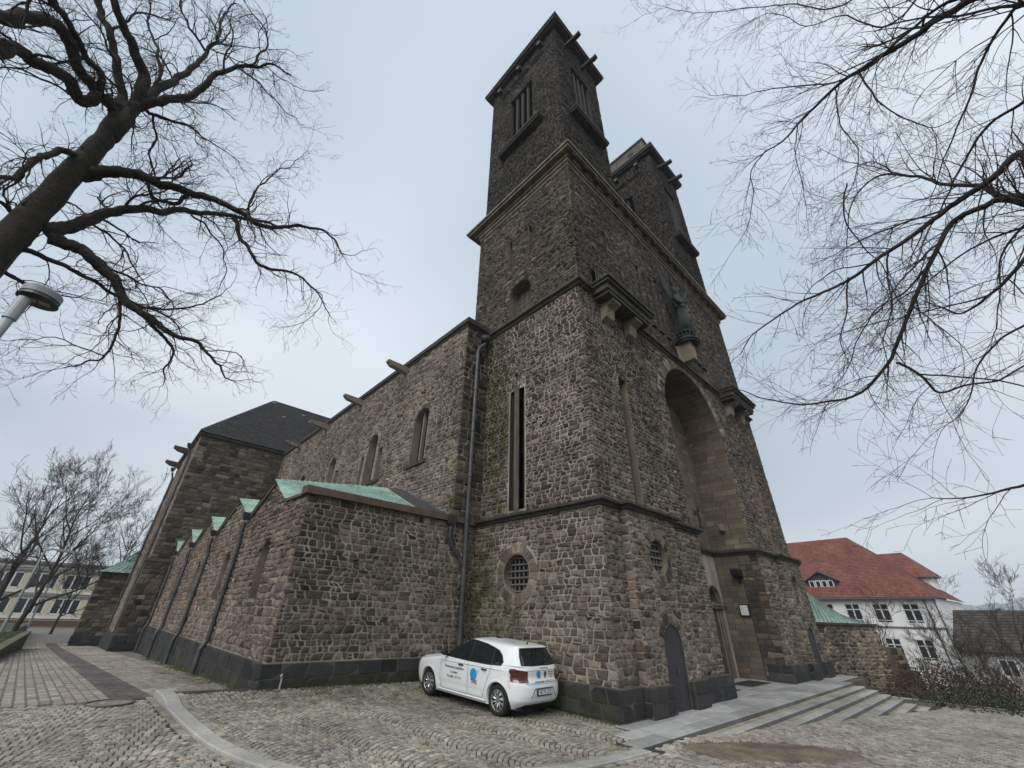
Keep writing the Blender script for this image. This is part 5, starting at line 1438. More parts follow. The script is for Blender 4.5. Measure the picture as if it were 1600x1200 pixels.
# lettering
M_INK = mat('black_lettering', (.02, .02, .022), .5); M_BLUE = mat('sky_blue_print', (.02, .27, .58), .4); M_NAVY = mat('navy_print', (.02, .035, .12), .4); M_REDP = mat('red_print', (.45, .05, .06), .4)
def text(s, size, mapf, cx_, cy_, m, name='lettering', sx=1.0, bold=.012):
    cu = bpy.data.curves.new('t', 'FONT'); cu.body = s; cu.size = size; cu.align_x = 'CENTER'; cu.align_y = 'CENTER'; cu.offset = bold * size; cu.resolution_u = 3
    o = bpy.data.objects.new('t', cu); COL.objects.link(o); bpy.context.view_layer.update()
    me = bpy.data.meshes.new_from_object(o.evaluated_get(bpy.context.evaluated_depsgraph_get())); COL.objects.unlink(o); bpy.data.objects.remove(o)
    for v in me.vertices: v.co = mapf(cx_ + v.co.x * sx, cy_ + v.co.y)
    return link(name, me, m, CAR)
def sidetxt(u, v): return CM(1.50 - u, hw(1.50 - u, v) + .006, v)
text('Ökumenische Sozialstation', .072, sidetxt, 0, .745, M_INK, sx=.92)
text('St. Johann', .072, sidetxt, .0, .645, M_INK, sx=.95)
text('Tel. 0681 / 33 7 14', .072, sidetxt, .0, .545, M_INK, sx=.95)
def disc(mapf, cu_, cv_, ru, rv_, m, a0=0, a1=2 * PI, name='logo'):
    n = 28; b = MB(); b.add([mapf(cu_, cv_)] + [mapf(cu_ + ru * math.cos(lerp(a0, a1, i / n)), cv_ + rv_ * math.sin(lerp(a0, a1, i / n))) for i in range(n + 1)], [(0, i + 1, i + 2) for i in range(n)]); return b.build(name, m, CAR)
def st2(u, v): return CM(.76 - u, hw(.76 - u, v) + .006, v)
def st3(u, v): return CM(.76 - u, hw(.76 - u, v) + .008, v)
disc(st2, -.02, .695, .12, .12, M_BLUE); text('TWS', .115, st3, .0, .545, M_NAVY, sx=.85, bold=.03); text('S', .118, lambda u, v: CM(.76 - u, hw(.76 - u, v) + .0095, v), .085, .545, M_REDP, sx=.85, bold=.03)
b = MB(); b.box((0, 0, 0), (1, 1, 1)) if False else None
b.add([st2(.10, .74), st2(.155, .74), st2(.155, .80), st2(.10, .80)], [(0, 1, 2, 3)]); b.add([st2(.13, .70), st2(.145, .70), st2(.145, .80), st2(.13, .80)], [(0, 1, 2, 3)]); b.build('logo', mat('pale_blue_print', (.35, .5, .66), .4), CAR)
def rt(off): return lambda u, v: CM(rearx(-u, v) - off, -u, v)
text('www.tws-sb.de', .052, rt(.006), .08, .955, M_INK)
disc(rt(.006), -.13, .84, .075, .06, M_BLUE); text('TWS', .06, rt(.009), -.12, .775, M_NAVY, bold=.03)
disc(rt(.006), .12, .83, .048, .058, M_INK); b = MB(); b.add([rt(.009)(.112, .80), rt(.009)(.128, .80), rt(.009)(.128, .86), rt(.009)(.112, .86)], [(0, 1, 2, 3)]); b.build('logo', mat('grey_print', (.4, .4, .4), .5), CAR)
text('Ökumenische', .042, rt(.006), .34, .865, M_INK, sx=.9); text('Sozialstation', .042, rt(.006), .34, .82, M_INK, sx=.9); text('St. Johann', .042, rt(.006), .34, .775, M_INK, sx=.9); text('PFLEGE', .028, rt(.006), .12, .755, M_INK)
text('Gemeinsam pflegen · Tel. 06 81 - 33 7 14', .045, rt(.006), .06, .70, M_INK, sx=.95)
# number plate
pl = MB(); c0 = rearx(0, PLZ)
pl.add([CM(c0 - d, y_, z) for d in (.004, .018) for (y_, z) in ((-.265, PLZ - .062), (.265, PLZ - .062), (.265, PLZ + .058), (-.265, PLZ + .058))], [(0, 1, 2, 3), (4, 5, 6, 7), (0, 1, 5, 4), (1, 2, 6, 5), (2, 3, 7, 6), (3, 0, 4, 7)]); P_ = pl.build('plate_holder', M_PLAST, CAR)
pl = MB(); pl.add([CM(c0 - .0195, y_, z) for (y_, z) in ((-.255, PLZ - .042), (.255, PLZ - .042), (.255, PLZ + .052), (-.255, PLZ + .052))], [(0, 1, 2, 3)]); pl.build('number_plate', mat('plate_white', (.62, .63, .63), .4), P_)
pl = MB(); pl.add([CM(c0 - .0205, y_, z) for (y_, z) in ((.225, PLZ - .042), (.255, PLZ - .042), (.255, PLZ + .052), (.225, PLZ + .052))], [(0, 1, 2, 3)]); pl.build('plate_band', M_NAVY, P_)
text('SB TK 224', .098, lambda u, v: CM(c0 - .0215, -u, v), .015, PLZ + .004, M_INK, name='lettering', sx=.98, bold=.01)
# ================================================================== STATUE on its console above the portal
STT = empty('angel_statue', (8.9, .05, 13.4), 0, 'dark bronze winged angel statue with raised hand standing on a pale console above the arch', 'statue')
STT.scale = (.9, .85, 1)
def SL(x, y, z): return (x, y, z)
b = MB()      # console: tapering pale stone bracket with drum above
b.prism([(-.16, 0), (.16, 0), (.36, .95), (-.36, .95)], 1, -.5, .35); b.build('console', M_CORB, STT)
b = MB(); b.tube([(0, -.25, .95), (0, -.25, 1.05)], .62, 16); b.tube([(0, -.25, 1.05), (0, -.25, 1.12)], .70, 16); b.tube([(0, -.25, 1.12), (0, -.25, 1.6)], .36, 14)
for i in range(14):
    a = 2 * PI * i / 14; b.tube([(.5 * math.cos(a), -.25 + .5 * math.sin(a), 1.35), (.5 * math.cos(a), -.25 + .5 * math.sin(a), 1.62)], .035, 4)
b.tube([(0, -.25, 1.6), (0, -.25, 1.66)], .54, 14); b.build('pedestal', M_BRONZE, STT)
# body: one continuous lathe-like robe with folds, head and arm joined by a skin
def skinmesh(name, verts, edges, radii, m, parent, sub=2):
    me = bpy.data.meshes.new(name); me.from_pydata(verts, edges, []); o = bpy.data.objects.new(name, me); COL.objects.link(o)
    o.modifiers.new('s', 'SKIN'); 
    if not me.skin_vertices: me.skin_vertices.new() if hasattr(me.skin_vertices, 'new') else None
    for i, r_ in enumerate(radii): me.skin_vertices[0].data[i].radius = r_ if isinstance(r_, tuple) else (r_, r_)
    me.skin_vertices[0].data[0].use_root = True
    mo = o.modifiers.new('u', 'SUBSURF'); mo.levels = sub
    bpy.context.view_layer.update()
    me2 = bpy.data.meshes.new_from_object(o.evaluated_get(bpy.context.evaluated_depsgraph_get()))
    bpy.data.objects.remove(o); me2.materials.clear(); return link(name, me2, m, parent, True)
sv = [(0, -.28, 3.1), (0, -.3, 2.6), (0, -.3, 2.1), (0, -.3, 1.66), (0, -.28, 3.55), (0, -.30, 3.95), (0, -.32, 4.22), (0, -.36, 4.48), (0, -.37, 4.66),
      (-.34, -.30, 3.98), (-.48, -.45, 3.6), (-.36, -.70, 3.35), (.34, -.34, 4.0), (.62, -.52, 4.35), (.80, -.66, 4.85), (.86, -.72, 5.25), (.87, -.74, 5.42)]
se = [(0, 1), (1, 2), (2, 3), (0, 4), (4, 5), (5, 6), (6, 7), (7, 8), (5, 9), (9, 10), (10, 11), (5, 12), (12, 13), (13, 14), (14, 15), (15, 16)]
sr = [.30, .34, .38, .44, .30, .34, .13, .19, .13, .17, .13, .10, .17, .13, .11, .09, .05]
skinmesh('robed_body', sv, se, sr, M_BRONZE, STT)
b = MB()      # folds of the robe
for i in range(13):
    a = PI + PI * (i + .5) / 13; r0 = .42
    b.tube([(r0 * .72 * math.cos(a), -.29 + r0 * .72 * math.sin(a), 3.3), (r0 * .95 * math.cos(a), -.29 + r0 * .9 * math.sin(a), 2.4), (r0 * 1.1 * math.cos(a), -.29 + r0 * 1.05 * math.sin(a), 1.68)], [.03, .05, .06], 5)
b.tube([(.34 * math.cos(2 * PI * i / 14), -.29 + .32 * math.sin(2 * PI * i / 14), 3.32) for i in range(15)], .04, 5, cap=False)
b.build('robe_folds', M_BRONZE, STT, smooth=True)
b = MB()      # face, hair
bm = bmesh.new(); bmesh.ops.create_icosphere(bm, subdivisions=3, radius=1)
b.add([(v.co.x * .16, -.39 + v.co.y * .18, 4.55 + v.co.z * .21) for v in bm.verts], [tuple(v.index for v in f.verts) for f in bm.faces]); bm.free()
b.tube([(0, -.56, 4.60), (0, -.60, 4.52)], [.015, .03], 5); b.tube([(-.05, -.555, 4.46), (.05, -.555, 4.46)], .012, 4)
for sx in (-1, 1): b.tube([(sx * .09, -.535, 4.60), (sx * .04, -.55, 4.60)], .018, 4)
for i in range(9): a = PI * i / 8; b.tube([(.15 * math.cos(a), -.36, 4.62 + .12 * math.sin(a)), (.19 * math.cos(a), -.28, 4.45)], .05, 5)
b.build('head', M_BRONZE, STT, smooth=True)
b = MB()      # open hand with five fingers, and the staff hand
for i in range(5): a = -.7 + i * .32; b.tube([(.87, -.74, 5.38), (.87 + .09 * math.sin(a), -.76, 5.50), (.87 + .14 * math.sin(a), -.79, 5.56 + (.06 if i in (2, 3) else .02))], [.03, .022, .014], 5)
for i in range(5): b.tube([(-.36 + i * .03, -.72, 3.40), (-.34 + i * .03, -.82, 3.36), (-.33 + i * .03, -.80, 3.27)], [.025, .02, .014], 5)
b.build('hand', M_BRONZE, STT, smooth=True)
for sx in (-1, 1):           # wings, raised, each of layered feathers
    wg = empty('wing', (0, 0, 0)); wg.parent = STT
    b = MB(); b.tube([(sx * .15, -.05, 3.7), (sx * .45, .05, 4.2), (sx * .75, .1, 4.9), (sx * .85, .1, 5.6), (sx * .8, .1, 6.1)], [.12, .14, .12, .09, .04], 8); b.build('wing_arm', M_BRONZE, wg, smooth=True)
    for layer in range(3):
        b = MB()
        for i in range(12):
            t = i / 11; ox, oz = sx * (.3 + .5 * t - .08 * t * t), 4.0 + 2.1 * t
            ln = (1.8 - .35 * layer) * (1 - .45 * t) ; dx = sx * (.05 + .22 * t) * ln * .6; p0 = V3((ox, .1 - layer * .05, oz)); p1 = p0 + V3((dx - sx * .1, 0, -ln * (1 - .55 * t)))
            if t > .8: p1 = p0 + V3((-sx * .05, 0, .3))
            w = .15; b.add([p0 + V3((-w, 0, 0)), p0 + V3((w, 0, 0)), p1 + V3((w * .7, -.02, 0)), p1 + V3((0, -.03, -.08)), p1 + V3((-w * .7, -.02, 0)), (p0 + p1) / 2 + V3((0, -.05, 0))], [(0, 1, 5), (1, 2, 5), (2, 3, 5), (3, 4, 5), (4, 0, 5)])
        tag(b.build('feathers', M_BRONZE, wg), kind='stuff')

# ================================================================== small things on the portal jamb
M_WHT = mat('white_board', (.55, .56, .56), .5)
nb = empty('notice_case', (JR - .03, 1.25, 2.46), 0, 'small framed white notice case on the dark jamb beside the portal door', 'notice case')
b = MB(); b.box((-.05, -.20, -.24), (.03, .20, .24)); b.build('frame', M_PLAST, nb); b = MB(); b.box((-.056, -.155, -.19), (-.05, .155, .19)); b.build('sheet', M_WHT, nb)
sl_ = empty('spotlight', (JR - .02, 1.15, 3.84), 0, 'black box spotlight bracketed to the jamb high above the notice case', 'spotlight')
b = MB(); b.prism([(-.02, -.12), (-.45, -.02), (-.52, .16), (-.42, .24), (-.02, .2)], 1, -.17, .17); b.build('housing', M_PLAST, sl_); b = MB(); b.box((-.06, -.05, -.32), (.02, .05, -.1)); b.build('bracket', M_PLAST, sl_)

# ================================================================== STREET LAMPS
M_LAMP = mat('galvanised_post', (.30, .32, .33), .5, metal=.5, var=.1)
M_LAMPL = mat('lamp_housing', (.22, .23, .25), .45)
M_LENS = mat('lamp_lens', (.30, .31, .29), .3)
M_LENSF = mat('lamp_underside', (.012, .014, .017), .35)
lp = at(75, 510, 8.4); hd = at(47, 457, 8.4)
sl = empty('street_lamp', (hd.x, hd.y, g_out(hd.x, hd.y)), 0, 'grey street lamp with flat round head close by at the left edge', 'street lamp', 'street lamps beside the church')
H_ = hd.z - sl.location.z
dirp = V3((-.25, -.97, 0))
b = MB(); b.tube([(0, 0, -.1), (0, 0, 1.2), (0, 0, H_ - .45)], [.085, .07, .055], 16); b.build('post', M_LAMP, sl, smooth=False)
b = MB(); b.tube([(0, 0, H_ - .5), (0, 0, H_ - .12)], .075, 16); b.build('collar', M_LAMP, sl)
hx0 = .02
def cyl(parent, name, m, c, r0, r1, z0, z1, k=32, n=1):
    b = MB(); b.tube([(c[0], c[1], z0), (c[0], c[1], z1)], [r0, r1], k); return b.build(name, m, parent)
hc = (.10, .08)
cyl(sl, 'lamp_head', M_LAMPL, hc, .225, .225, H_ - .0, H_ + .10); b = MB(); b.tube([(hc[0], hc[1], H_ + .10), (hc[0], hc[1], H_ + .13), (hc[0], hc[1], H_ + .145)], [.225, .2, .08], 32); b.build('lamp_top', M_LAMPL, sl)
cyl(sl, 'lamp_underside', M_LENSF, hc, .235, .215, H_ - .06, H_ + .0)
for k in (-1, 1):
    b = MB(); b.box((hc[0] + k * .075 - .062, hc[1] - .05, H_ - .07), (hc[0] + k * .075 + .062, hc[1] + .05, H_ - .055)); b.build('led_panel', M_LENS, sl)
def far_lamp(dist, pb, pt, arm, label):
    p = at(*pb, dist); t = at(*pt, dist)
    l = empty('street_lamp', (p.x, p.y, p.z), 0, label, 'street lamp', 'street lamps beside the church'); h_ = t.z - p.z
    b = MB(); b.tube([(0, 0, -.8), (0, 0, h_)], [.09, .06], 8); b.build('post', M_LAMP, l)
    b = MB(); b.tube([(0, 0, h_), (arm[0] * .3, arm[1] * .3, h_ + .1), (arm[0], arm[1], h_ + .05)], [.05, .05, .12], 6); b.box((arm[0] * .5 - .1, arm[1] - .15, h_ - .02), (arm[0] + .1, arm[1] + .15, h_ + .1)); b.build('lamp_head', M_LAMPL, l)
far_lamp(42, (0, 989), (71, 860), (1.3, 0, 0), 'tall leaning-looking street lamp with side arm standing on the raised lawn')
far_lamp(62, (47, 972), (85, 896), (.3, 0, 0), 'shorter street lamp farther down the path beyond the lawn')

# ================================================================== FAR BUILDINGS
def frame(p0, az):
    """local frame: x along the wall (to the right as seen), y into the building"""
    a = R(az); u = V3((math.sin(a), math.cos(a), 0)); return u
M_RENDER = mat('white_render', (.68, .68, .67), .9, var=.1, vscale=.3)
M_YEL = mat('pale_yellow_render', (.52, .47, .33), .9, var=.12, vscale=.3)
M_REDROOF = mat('red_roof_tile', attr=True, rough=.85, var=.25, vscale=.35, bump=.01, bscale=8)
M_TRIM = mat('white_frame', (.62, .63, .64), .6)
M_BAND = mat('grey_band', (.16, .16, .17), .85)
M_BROWNR = mat('brown_roof', attr=True, rough=.9, var=.3, vscale=.4)
p_red = pal_mix(dark=(.11, .042, .032), mid=(.165, .06, .045), light=(.20, .082, .062), f=lambda u, v: .55)
p_brn = pal_mix(dark=(.03, .025, .022), mid=(.05, .042, .037), light=(.08, .065, .055), f=lambda u, v: .5)
def rooft(b, A, B, C_, D, pal, rows=22, cols=40, seed=1):
    """tiled roof slope, courses stepped"""
    r = random.Random(seed)
    nn = (B - A).cross(D - A).normalized()
    if nn.z < 0: nn = -nn
    for i in range(rows):
        P, Q = A.lerp(D, i / rows), B.lerp(C_, i / rows); P2, Q2 = A.lerp(D, (i + 1) / rows), B.lerp(C_, (i + 1) / rows)
        n = max(1, int(cols * (Q - P).length / max(.1, (B - A).length)))
        for j in range(n):
            a, c = j / n, (j + 1) / n; k = nn * .035
            b.add([P.lerp(Q, a) + k, P.lerp(Q, c) + k, P2.lerp(Q2, c), P2.lerp(Q2, a), P.lerp(Q, a), P.lerp(Q, c)], [(0, 1, 2, 3), (0, 4, 5, 1)], pal(0, 0, r))
def build_window(L, bld, s0, s1, z0, z1, cols=2, transom=.32, fr=.07, m=M_TRIM, deep=.14):
    """L(s, d, z) places a point: s along the wall, d outwards"""
    def bx(b, a0, a1, d0, d1, c0, c1):
        vs = [L(s, d, z) for z in (c0, c1) for (s, d) in ((a0, d0), (a1, d0), (a1, d1), (a0, d1))]
        b.add(vs, [(0, 3, 2, 1), (4, 5, 6, 7), (0, 1, 5, 4), (1, 2, 6, 5), (2, 3, 7, 6), (3, 0, 4, 7)])
    w = MB(); bx(w, s0, s0 + fr, -deep, -.02, z0, z1); bx(w, s1 - fr, s1, -deep, -.02, z0, z1); bx(w, s0, s1, -deep, -.02, z0, z0 + fr); bx(w, s0, s1, -deep, -.02, z1 - fr, z1)
    for i in range(1, cols): x = lerp(s0, s1, i / cols); bx(w, x - fr * .6, x + fr * .6, -deep, -.03, z0, z1)
    if transom: 
        zt = lerp(z1, z0, transom); bx(w, s0, s1, -deep, -.03, zt - fr * .5, zt + fr * .5)
        zt = lerp(z1, z0, .86); bx(w, s0, s1, -deep, -.03, zt - fr * .4, zt + fr * .4)
    wo = w.build('window', m, bld)
    p = MB(); p.add([L(s0, -deep + .01, z0), L(s1, -deep + .01, z0), L(s1, -deep + .01, z1), L(s0, -deep + .01, z1)], [(0, 1, 2, 3)]); p.build('pane', M_GLASS, wo)
def flatwall(name, L, outline, wins, m, bld, dep=.18):
    polys = [[V3((p[0], p[1], 0)) for p in outline]] + [[V3(p + (0,)) for p in ((w[0], w[2]), (w[1], w[2]), (w[1], w[3]), (w[0], w[3]))] for w in wins]
    tr = tessellate_polygon(polys); fl = [p for q in polys for p in q]; b = MB(); b.add([L(p.x, 0, p.y) for p in fl], tr)
    for w in wins:
        c = ((w[0], w[2]), (w[1], w[2]), (w[1], w[3]), (w[0], w[3]))
        b.add([L(p[0], 0, p[1]) for p in c] + [L(p[0], -dep, p[1]) for p in c], [(i, (i + 1) % 4, 4 + (i + 1) % 4, 4 + i) for i in range(4)])
    return b.build(name, m, bld, normals=False)
# --- white school with red hipped roof, right
KS = 1.4
u = frame(None, 185.81)           # wall direction, to the right as seen from the square
nrm = V3((-math.cos(R(5.81)), math.sin(R(5.81)), 0))     # towards the square
P0 = at(1180 + 680 / 3, 800 + 430 / 3, 70.0); P0.z = 0
def Ls(s, d, z): return P0 + u * (s * KS) + nrm * d + V3((0, 0, 1.9 + (z - 1.9) * KS))
def ZS(z): return z
SB = empty('school_building', P0, 0, 'white rendered school with red hipped tile roof beyond the green copper roof', 'building')
SB.location = (0, 0, 0)
wins = []
for s in (-7.72, -5.8, -3.88, -1.94, 0.0): wins.append((s, s + 1.08, 2.38, 3.82))
for s in (-7.72, -5.8, -3.88, -1.94, -.03): wins.append((s, s + 1.02, -.12, 1.33))
flatwall('wall', Ls, [(-11, -6), (2.2, -6), (2.2, 4.15), (-11, 4.15)], wins, M_RENDER, SB)
for (a, c, z0, z1) in wins: build_window(Ls, SB, a, c, z0, z1)
def pbox(name, m, L, a0, a1, d0, d1, z0, z1, parent):
    b = MB(); vs = [L(s, d, z) for z in (z0, z1) for (s, d) in ((a0, d0), (a1, d0), (a1, d1), (a0, d1))]
    b.add(vs, [(0, 3, 2, 1), (4, 5, 6, 7), (0, 1, 5, 4), (1, 2, 6, 5), (2, 3, 7, 6), (3, 0, 4, 7)]); return b.build(name, m, parent)
pbox('band', M_BAND, Ls, -11, 2.22, -.05, .12, 2.05, 2.16, SB)
pbox('eaves', M_BAND, Ls, -11.2, 2.38, -.3, .75, 4.15, 4.28, SB)
pbox('wall', M_RENDER, Ls, 2.2, 2.203, -14, 0, -6, 4.2, SB)
pbox('downpipe', M_PIPE, Ls, 1.50, 1.57, .04, .16, -2, 4.1, SB); pbox('downpipe', M_PIPE, Ls, 2.1, 2.16, .04, .16, -2, 4.1, SB)
rf = MB()
def RL(s, d, z): return Ls(s, d, z)
A, B_, C_, D_ = RL(-13, .8, 4.25), RL(2.42, .8, 4.25), RL(-3.1, -6.6, 9.9), RL(-13, -6.6, 9.9)
rooft(rf, A, B_, C_, D_, p_red, 44, 90, 3)
rooft(rf, B_, RL(2.42, -14.2, 4.25), C_ + V3((0, 0, 0)), C_, p_red, 44, 70, 4)
ro = rf.build('roof', M_REDROOF, SB, normals=False); tag(ro)
# dormers
def dormer(s0, s1, zb, zt, dback, nwin=4):
    d = pbox('dormer', mat('dark_dormer_slate', (.045, .045, .05), .8), Ls, s0, s1, -dback - 4, -dback, zb, zt, SB)
    M_DSL = mat('dark_dormer_slate', (.045, .045, .05), .8)
    g = MB(); mid = (s0 + s1) / 2; g.add([Ls(s0, -dback + .001, zt), Ls(s1, -dback + .001, zt), Ls(mid, -dback + .001, zt + .62)], [(0, 1, 2)]); g.build('gable', M_DSL, d)
    r_ = MB()
    for (a, c) in (((s0 - .25, zt - .12), (mid, zt + .68)), ((mid, zt + .68), (s1 + .25, zt - .12))):
        r_.add([Ls(a[0], -dback + .35, a[1]), Ls(c[0], -dback + .35, c[1]), Ls(c[0], -dback - 5, c[1]), Ls(a[0], -dback - 5, a[1]), Ls(a[0], -dback + .35, a[1] + .08), Ls(c[0], -dback + .35, c[1] + .08), Ls(c[0], -dback - 5, c[1] + .08), Ls(a[0], -dback - 5, a[1] + .08)], [(0, 1, 2, 3), (4, 7, 6, 5), (0, 4, 5, 1), (0, 3, 7, 4), (1, 5, 6, 2)])
    r_.build('dormer_roof', M_DSL, d)
    for i in range(nwin):
        a = lerp(s0 + .12, s1 - .12, i / nwin); c = lerp(s0 + .12, s1 - .12, (i + 1) / nwin) - .06; zz = zb + .08
        pbox('sash', M_TRIM, Ls, a, c, -dback + .0, -dback + .05, zz, zz + .62, d); pbox('pane', M_GLASS, Ls, a + .08, c - .08, -dback + .05, -dback + .07, zz + .09, zz + .55, d)
dormer(-6.25, -4.0, 5.05, 5.75, .45)
dormer(-10.9, -9.2, 4.9, 5.6, .45, 3)
# rear wing with its own hip
pbox('wing_wall', M_RENDER, Ls, -1.5, 1.45, -13, -10, -5, 6.3, SB)
w2 = MB(); rooft(w2, RL(-3.2, -9.4, 6.3), RL(1.75, -9.4, 6.3), RL(-.15, -12, 8.6), RL(-3.2, -12, 8.6), p_red, 16, 30, 6); rooft(w2, RL(1.75, -9.4, 6.3), RL(1.75, -15, 6.3), RL(-.15, -12, 8.6), RL(-.15, -12, 8.6), p_red, 16, 30, 7); w2.build('wing_roof', M_REDROOF, SB, normals=False)
pbox('wing_eaves', M_BAND, Ls, -3.2, 1.72, -13, -9.4, 6.22, 6.3, SB)

# --- yellow school building at the end of the path, left
YB = empty('yellow_building', (0, 0, 0), 0, 'pale yellow building with rows of white framed windows at the end of the path', 'building')
def Ly(s, d, z): return V3((-18.5 + s, 84 - d, z))
yw = []
for row in (0, 1):
    for i in range(8): x = -8 + i * 3.55; yw.append((x, x + 2.9, .35 + row * 3.1, 2.35 + row * 3.1))
flatwall('wall', Ly, [(-12, -3), (22, -3), (22, 6.6), (-12, 6.6)], yw, M_YEL, YB)
for (a, c, z0, z1) in yw: build_window(Ly, YB, a, c, z0, z1, cols=3, transom=0, fr=.14)
for row in (0, 1, 2): pbox('white_band', M_TRIM, Ly, -12, 22, 0, .18, -.15 + row * 3.1, .1 + row * 3.1, YB); 
for row in (0, 1): pbox('spandrel', M_BAND, Ly, -12, 22, 0, .08, 2.40 + row * 3.1, 2.7 + row * 3.1, YB)
pbox('brick_base', mat('brick_base', (.11, .055, .04), .9), Ly, -12, 22, 0, .3, -2.5, -.4, YB)
pbox('roof', M_BAND, Ly, -12.5, 22.5, -14, .6, 6.6, 6.9, YB); pbox('side_wall', M_YEL, Ly, 21.9, 22, -14, 0, -3, 6.6, YB)

# --- houses on the lower slope, right
def house(name, label, cpx, dist, w, dep, h, hr, az, wallm, pal, base, chim=False):
    p = at(*cpx, dist); a = R(az); uu = V3((math.sin(a), math.cos(a), 0)); nn = V3((-uu.y, uu.x, 0))
    if nn.dot(CAMP - p) < 0: nn = -nn
    def L(s, d, z): return V3((p.x, p.y, 0)) + uu * s + nn * d + V3((0, 0, z))
    H = empty(name, (0, 0, 0), 0, label, 'house', 'houses below the square')
    wn = [(s, s + 1.1, base + h - 2.0, base + h - .7) for s in [-w / 2 + 1 + i * 2.6 for i in range(int((w - 1.5) / 2.6))]]
    flatwall('wall', L, [(-w / 2, base - 4), (w / 2, base - 4), (w / 2, base + h), (-w / 2, base + h)], wn, wallm, H)
    for q in wn: build_window(L, H, *q, cols=2, transom=0, fr=.08)
    b = MB(); b.add([L(-w / 2, 0, base - 4), L(-w / 2, -dep, base - 4), L(-w / 2, -dep, base + h), L(-w / 2, -dep / 2, base + h + hr), L(-w / 2, 0, base + h)], [(0, 1, 2, 3, 4)]); b.add([L(w / 2, 0, base - 4), L(w / 2, -dep, base - 4), L(w / 2, -dep, base + h), L(w / 2, -dep / 2, base + h + hr), L(w / 2, 0, base + h)], [(0, 1, 2, 3, 4)]); b.build('gable_wall', wallm, H)
    b = MB(); rooft(b, L(-w / 2 - .3, .5, base + h - .2), L(w / 2 + .3, .5, base + h - .2), L(w / 2 + .3, -dep / 2, base + h + hr), L(-w / 2 - .3, -dep / 2, base + h + hr), pal, 14, 40, 9)
    rooft(b, L(-w / 2 - .3, -dep - .5, base + h - .2), L(w / 2 + .3, -dep - .5, base + h - .2), L(w / 2 + .3, -dep / 2, base + h + hr), L(-w / 2 - .3, -dep / 2, base + h + hr), pal, 6, 10, 10)
    rfo = b.build('roof', M_BROWNR if pal is p_brn else M_REDROOF, H, normals=False)
    if chim: pbox('chimney', M_BAND, L, -w / 4, -w / 4 + .7, -dep / 2 - .4, -dep / 2 + .3, base + h + hr - .6, base + h + hr + 1.0, rfo)
house('house', 'low house with a long dark brown roof at the right edge below the square', (1612, 1010), 62, 9.5, 10, 3.6, 3.3, 10, mat('grey_render', (.33, .33, .32), .9, var=.15), p_brn, -3.0, True)
house('house', 'small house with reddish roof between the white school and the dark roofed house', (1508, 985), 95, 9, 9, 4, 3.2, 40, M_RENDER, p_red, -3.2, True)
house('house', 'distant pale house glimpsed behind the bare shrubs beside the school', (1478, 985), 110, 9, 8, 5, 3, 350, M_RENDER, p_brn, -3.6)

# ================================================================== HILLS
M_HILL = mat('wooded_hill', attr=True, rough=1.0, var=.3, vscale=.06)
def hill(name, azs, dist, elevf, col, depth, seed, label=None):
    r = random.Random(seed); b = MB(); n = len(azs); K = 9; vs = []
    for i, a in enumerate(azs):
        for k in range(K):
            t = k / (K - 1); D = dist + depth * t
            top = dist * math.tan(R(elevf(a))) + 1.9
            z = -12 + (top * 1.02 + 12) * math.sin(t * PI / 2) + (noise.noise(V3((a * .9, t * 6, seed))) * 3 + noise.noise(V3((a * 5, t * 20, seed))) * 1.2) * (dist / 300)
            vs.append((CAMP.x + D * math.sin(R(a)), CAMP.y + D * math.cos(R(a)), z))
    b.v = vs; b.f = [(i * K + k, (i + 1) * K + k, (i + 1) * K + k + 1, i * K + k + 1) for i in range(n - 1) for k in range(K - 1)]
    b.c = [scal(col, r.uniform(.7, 1.3)) for _ in vs]; b.mi = [0] * len(b.f)
    return tag(b.build(name, M_HILL, normals=False, smooth=False), kind='structure')
hill('hill', [-40 + i * .4 for i in range(170)], 230, lambda a: 3.6 + .5 * math.sin(a * .3) + (.8 if a < -3 else 0) - .03 * (a + 3), (.030, .028, .022), 120, 4)
hill('hill', [72 + i * .35 for i in range(150)], 1500, lambda a: 2.7 + .5 * math.sin((a - 84) * .25) + .35 * math.sin(a * .9) + .12 * math.sin(a * 3.1) - .0 * a, (.035, .045, .035), 700, 6)
hill('hill', [74 + i * .35 for i in range(140)], 420, lambda a: .6 + .25 * math.sin((a - 80) * .5), (.035, .036, .026), 200, 7)

